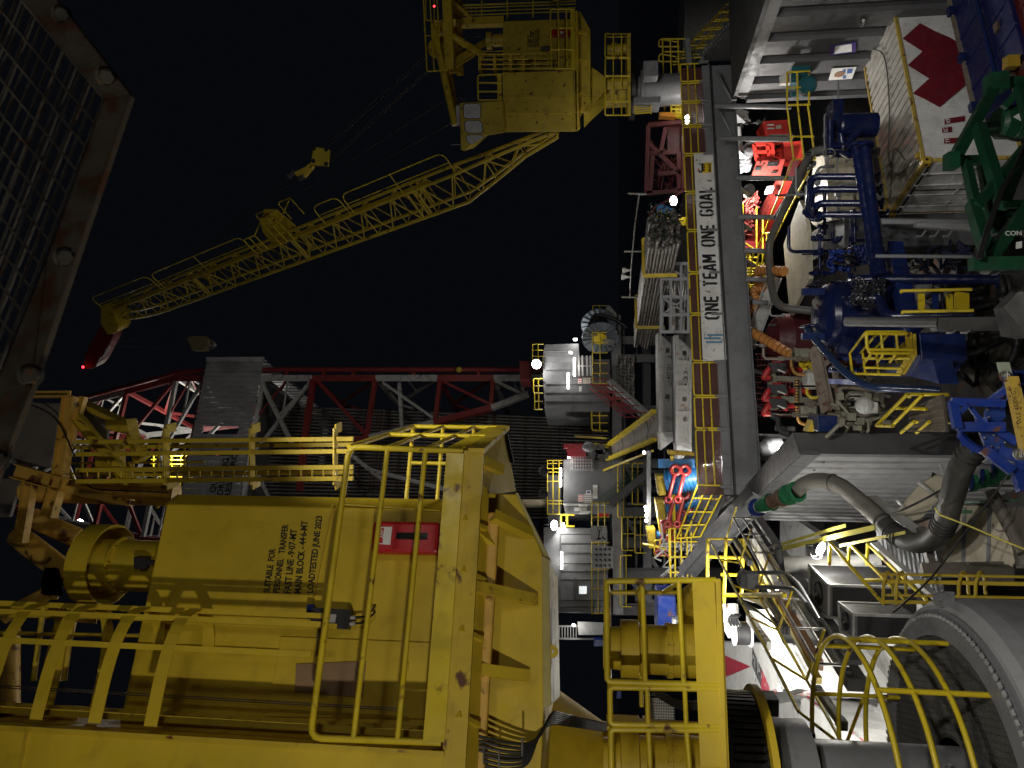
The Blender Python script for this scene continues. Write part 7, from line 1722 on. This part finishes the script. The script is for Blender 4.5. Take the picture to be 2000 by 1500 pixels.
# yellow stair rails and caged ladder
sr_ = thing('stairway', 'steep grey stairway with three slanting yellow rails under the work lamp', 'stairs', K(1800,1120,12.5)); m = MB()
for a_, b_ in (((1622,1061),(1724,1178)),((1659,1062),(1768,1172)),((1695,1063),(1810,1172))): m.tube(K(*a_,13.6), K(*b_,12.2), .03, 8)
for x in (1622,1659,1695): m.tube(K(x,1061,13.6), K(x-2,1103,13.7), .032, 8)
m.tube(K(1690,1133,12.8), K(1732,1133,12.4), .03, 8); m.build('handrail', RAIL, sr_)
m = MB(); p0, p1 = K(1712,1062,13.9), K(1850,1178,12.2); m.bar(p0, p1, .08, .25); m.bar(p0+V((.8,.3,0)), p1+V((.8,.3,0)), .08, .25); m.build('stringer', LGR, sr_); m = MB()
for k in range(1,14): q = p0.lerp(p1,k/14); m.prism([q-V((.05,.1,0)), q+V((-.05,.12,0)), q+V((.75,.42,0)), q+V((.75,.2,0))], (0,0,-.03))
m.build('tread', GRY, sr_)
ycl = thing('caged_ladder', 'yellow caged ladder beside the drum, seen running down the wall', 'ladder', K(1990,1150,10.6)); m = MB()
for y, w_ in ((1121,.03),(1135,.05),(1162,.03),(1175,.045)): m.bar(K(1722,y,11.4), K(2030,y+6,10.2), w_, .03, up=YV)
m.build('cage_bar', YELW, ycl); m = MB()
for x in (1725,1750,1872,1905):
    d = 11.4-(x-1722)*.0039; pts = [K(x,1180,d),K(x+1,1140,d-.1),K(x+6,1120,d-.05),K(x+12,1117,d+.1),K(x+18,1125,d+.4),K(x+20,1160,d+.5)]
    m.path(pts, .025, 6)
m.build('cage_hoop', YELW, ycl)
lamp('floodlight', 'white work floodlight on a yellow strap behind the stair rails and cooling unit', K(1604,1072,13.8), 170, .12, aim=(-.25,-.75,-.6))
m = MB(); m.box(K(1584,1077,13.9), (.08,0,0), (0,.08,0), (0,0,.08)); m.ring(K(1594,1082,13.8), V((.2,-1,.1)), .1, .015, 12); m.build('ballast_box', GRY, sr_)
m = MB(); m.tube(K(1532,1103,15), K(1720,1098,14.6), .16, 12); m.tube(K(1560,1165,16), K(1566,1205,16), .2, 10); m.bar(K(1550,1120,15.5), K(1590,1160,15.2), .1); m.bar(K(1590,1118,15.6), K(1545,1124,15.6), .1, .2); one('service_pipe', LGR, m, 'pale grey service pipe behind the cooling unit', 'pipe')
m = MB(); m.tube(K(1517,1073,15), K(1527,1100,15), .07, 10); m.bar(K(1500,1070,15.1), K(1517,1062,15.1), .05); one('valve_pot', DGR, m, 'small dark canister with lever on the gangway side', 'canister')
m = MB(); m.aab(-17,-5.2,11.5,31,-7.9,-7.6); struct('lower_platform', mat('platform_pale', (.30,.30,.29), .55, dirt=.6), m)
# wireline container and neighbours
def wbox(label, pts, ztop, hgt, dashes, name='white_container'):
    q = [KZ(x, y, ztop) for x, y in pts]; t = thing(name, label, 'container', (q[0]+q[2])/2-ZV*hgt)
    MB().prism(q, (0,0,-hgt)).build('body', WCM, t, bevel=.02); m = MB()
    for i, n_ in dashes:
        a_, b_ = q[i], q[(i+1)%4]
        for k in range(n_): m.bar(a_.lerp(b_,(k+.2)/n_)+ZV*.006, a_.lerp(b_,(k+.6)/n_)+ZV*.006, .09, .012)
    m.build('red_dashes', FIRE, t); m = MB()
    for i in range(4): m.bar(q[i]+ZV*.02-ZV*.0, q[(i+1)%4]+ZV*.02, .05, .04)
    m.build('edge_rail', LGR, t); m = MB()
    cc = sum(q, V((0,0,0)))/4
    for p in q: m.box(p.lerp(cc,.04)+ZV*.05, (.08,0,0), (0,.08,0), (0,0,.07))
    m.build('corner_casting', WHT, t, bevel=.01)
    return t, q
t, q = wbox('white roofed wireline cabin with red triangle and lettering behind the slew platform', [(1400,1252),(1500,1258),(1530,1345),(1416,1380)], -4.9, 2.4, ((2,5),))
tri = [KZ(x,y,-4.885) for x, y in ((1404,1275),(1466,1302),(1412,1324))]; MB().prism(tri, (0,0,.006)).build('red_triangle', mat('logo_red', (.45,.03,.06), .5, dirt=.2), t)
p0 = KZ(1503,1344,-4.88); p1 = KZ(1487,1306,-4.88); p2 = KZ(1469,1266,-4.88); d_ = (p2-p0).normalized(); up_ = V((-d_.y,d_.x,0))
text('lettering', 'wireline', p0, d_, up_, .9, MATS['logo_red'], t, width=(p1-p0).length*.96, bold=.01, depth=.003); text('lettering', 'services', p1, d_, up_, .9, DGR, t, width=(p2-p1).length, bold=.004, depth=.003)
wbox('white container top with red dashes right of the gangway below the wireline cabin', [(1500,1262),(1548,1262),(1600,1360),(1535,1352)], -5.6, 2.2, ((0,3),(2,5)))
wbox('low white container top with red dashes in the gap between pedestal and round platform', [(1425,1375),(1560,1350),(1700,1460),(1480,1462)], -6.2, 2.2, ((0,6),(1,8),(2,8)))
wbox('small white crate striped red and green behind the slew gearbox', [(1294,1198),(1310,1196),(1320,1215),(1300,1222)], -2.6, .8, ((0,3),), 'striped_crate')
sp = thing('cable_spool', 'white topped spool wound with black cable on the wireline cabin roof edge', 'spool', K(1450,1235,17)); p = K(1432,1236,17.2)
MB().lathe(p, ZV, [(0,0),(.28,0),(.28,-.04),(.18,-.05)], 22).build('flange', WHT, sp); MB().lathe(p-ZV*.05, ZV, [(.22,0),(.26,-.04),(.26,-.3),(.2,-.34)], 22).build('cable_winding', BLK, sp); MB().lathe(p-ZV*.36, ZV, [(0,0),(.3,0),(.3,-.04)], 22).build('flange', WHT, sp)
m = MB()
for k in range(9): m.path(smooth([K(1440+k*2,1172+k*2,16.5),K(1456+k*3,1178+k*2,16.3),K(1478+k*3,1192+k*2.4,16),K(1510+k*2,1216+k*1.5,15.4)]), .026, 6)
one('cable_loom', mat('loom_grey', (.10,.10,.105), .4), m, 'bundle of dark cables fanning over the white beams by the gangway', 'cables')
m = MB()
for k in range(7): m.path(smooth([K(1452+k*3,1168+k,16.8),K(1478+k*3,1176,16.6),K(1500+k*2,1190+k*2,16.2)]), .035, 6)
one('pipe_sheaf', WHT, m, 'sheaf of white tubes beside the dark cables', 'tubes')
for k in range(4):
    m = MB(); m.path(smooth([K(1432+k*5,1200,16.8),K(1424+k*5,1208,16.8),K(1428+k*6,1222,16.9)]), .03, 6); one('cable_tail', BLK, m, 'short black cable tail curling above the spool', 'cable', 'cable tails above the spool')
m = MB(); m.bar(K(1402,1190,17.2), K(1440,1188,17), .2, .14); m.bar(K(1404,1212,17.3), K(1430,1198,17), .14, .1); m.bar(K(1462,1205,16.8), K(1502,1262,15.6), .2, .1); m.bar(K(1418,1226,17.3), K(1440,1226,17.3), .5, .3); one('white_steelwork', WHT, m, 'white steel brackets around the cable spool', 'brackets')
m = MB(); m.box(K(1500,1382,9.4), (.16,0,0), (0,.14,0), (0,0,.1)); m.lathe(K(1492,1376,9.3), V((-.4,-.8,.3)), [(0,0),(.1,0),(.1,.14),(0,.14)], 12); m.bar(K(1560,1445,8.6), K(1590,1445,8.6), .14, .2); one('slew_brake', BLK, m, 'black greasy motor block beside the slewing ring', 'motor')
m = MB(); m.aab(K(1290,1165,25).x-1.4, K(1290,1165,25).x, 25, 26.5, K(1320,1170,25).z, K(1285,1170,25).z); one('blue_crate', BLU2, m, 'blue crate half hidden behind the slew platform rail', 'crate', bevel=.03)

# small-bore pipework threaded through the process area
SB = [('blue', PBM), ('grey', GRY), ('grimy', GR), ('pale', LGR)]
spots = [((1600,1690),(430,560),(19.5,21.5),14,0,'blue small-bore pipe run between the beige cover and the tarpaulins'),((1700,1790),(590,740),(17.3,18.6),14,0,'blue small-bore pipe run on the skid behind the yellow basket'),
 ((1600,1700),(690,815),(19.2,20.5),14,2,'grimy small pipe run inside the brown skid frame'),((1500,1600),(600,700),(24.5,27),12,3,'pale thin pipe run behind the lower orange duct'),
 ((1440,1530),(150,300),(29,31),10,1,'grey thin pipe run in the dark behind the red pump unit'),((1585,1640),(290,440),(20.8,23),12,1,'grey thin pipe run under the blue riser pipes'),
 ((1720,1880),(300,430),(17.6,18.3),0,0,'')]
for (x0,x1),(y0,y1),(d0,d1),n,mi,lb in spots:
    for k in range(n):
        d = RN.uniform(d0,d1); x, y = RN.uniform(x0,x1), RN.uniform(y0,y1); p = K(x,y,d); L = RN.uniform(.4,1.6); ax = RN.choice((V((1,0,0)),V((0,0,1)),V((0,0,1)),V((0,1,0)))); ay = RN.choice((V((1,0,0)),V((0,0,-1)),V((0,1,0)))); r = RN.uniform(.02,.05)
        m = MB(); m.bend([p, p+ax*L, p+ax*L+ay*RN.uniform(.2,.8)], r, r*4, 7); m.lathe(p+ax*L*.4, ax, [(r,-.05),(r*2,-.05),(r*2,.05),(r,.05)], 10)
        if k % 3 == 0: m.ring(p+ax*L*.4+V((0,-.12,0)), V((0,-1,.1)), .07, .012, 10)
        if k % 2: m.box(p+ax*L*.7, (.06,0,0), (0,.05,0), (0,0,.08))
        one('process_pipe', SB[mi][1], m, lb, 'pipe', SB[mi][0]+' small-bore pipes at '+lb.split()[-1])
# =========================================================== night lighting: key floodlight outside the frame, added unseen spots, lamps on the rig
WARM = (1,.93,.80)
add_light((-3.8,-.4,.1), 580, V((-2.6,7,.3))-V((-3.8,-.4,.1)), 150, WARM, soft=.1)
add_light((2.6,-2.5,3.2), 55, V((-1.2,6,1.5))-V((2.6,-2.5,3.2)), 120, WARM, soft=.35)  # added fill for the guard and the crane's shaded parts
add_light((2.4,1.9,2.2), 115, V((-2.4,7,1.6))-V((2.4,1.9,2.2)), 100, WARM, soft=.3)  # added fill on the lettered face, no fitting
add_light((7,-3,7), 1500, V((8,28.5,7))-V((7,-3,7)), 62, (1,.96,.88), soft=.1)  # added spot for the far crane and its boom
add_light((3,1,4), 2000, V((5.5,19,-9.5))-V((3,1,4)), 68, (1,.96,.88), soft=.12)
add_light((1,4,5), 1200, V((-1.5,24,-6))-V((1,4,5)), 48, (1,.97,.92), soft=.12)
add_light((6,18,-3), 2600, V((-4,44,16))-V((6,18,-3)), 38, (1,.97,.92), soft=.15)  # added derrick spot, a bare light without a fitting
add_light((12,18,4), 250, V((3,40,22))-V((12,18,4)), 50, (1,.95,.85), soft=.15)
add_light((9,3,5), 2700, V((8.2,20.5,-9.4))-V((9,3,5)), 34, (1,.96,.9), soft=.12)  # added spot to brighten the white container
add_light((4,4,4.5), 2300, V((4.2,26,-5))-V((4,4,4.5)), 50, (1,.97,.92), soft=.12)  # added spot to brighten the girder and banner
add_light((1.2,1.8,2.4), 1050, V((-2.9,8.2,-5.4))-V((1.2,1.8,2.4)), 46, (1,.97,.92), soft=.12)  # added spot to brighten the drum
lamp('floodlight', 'added floodlight unseen behind the near crane base tub, lighting the white containers', (-5.2,13.5,1.2), 9000, .16, aim=(-5,10,-6.8), spot=64)  # lamp added out of sight to brighten the wireline containers
lamp('floodlight', 'glaring floodlight inside the derrick seen over the near crane house', K(522,902,45), 1200, .3, aim=(.2,-.6,.55))
lamp('floodlight', 'floodlight high inside the derrick seen through the near crane gantry', K(155,1022,47), 500, .26, aim=(.2,-1,-.2))
add_light(K(330,880,47.5), 900, soft=.3)
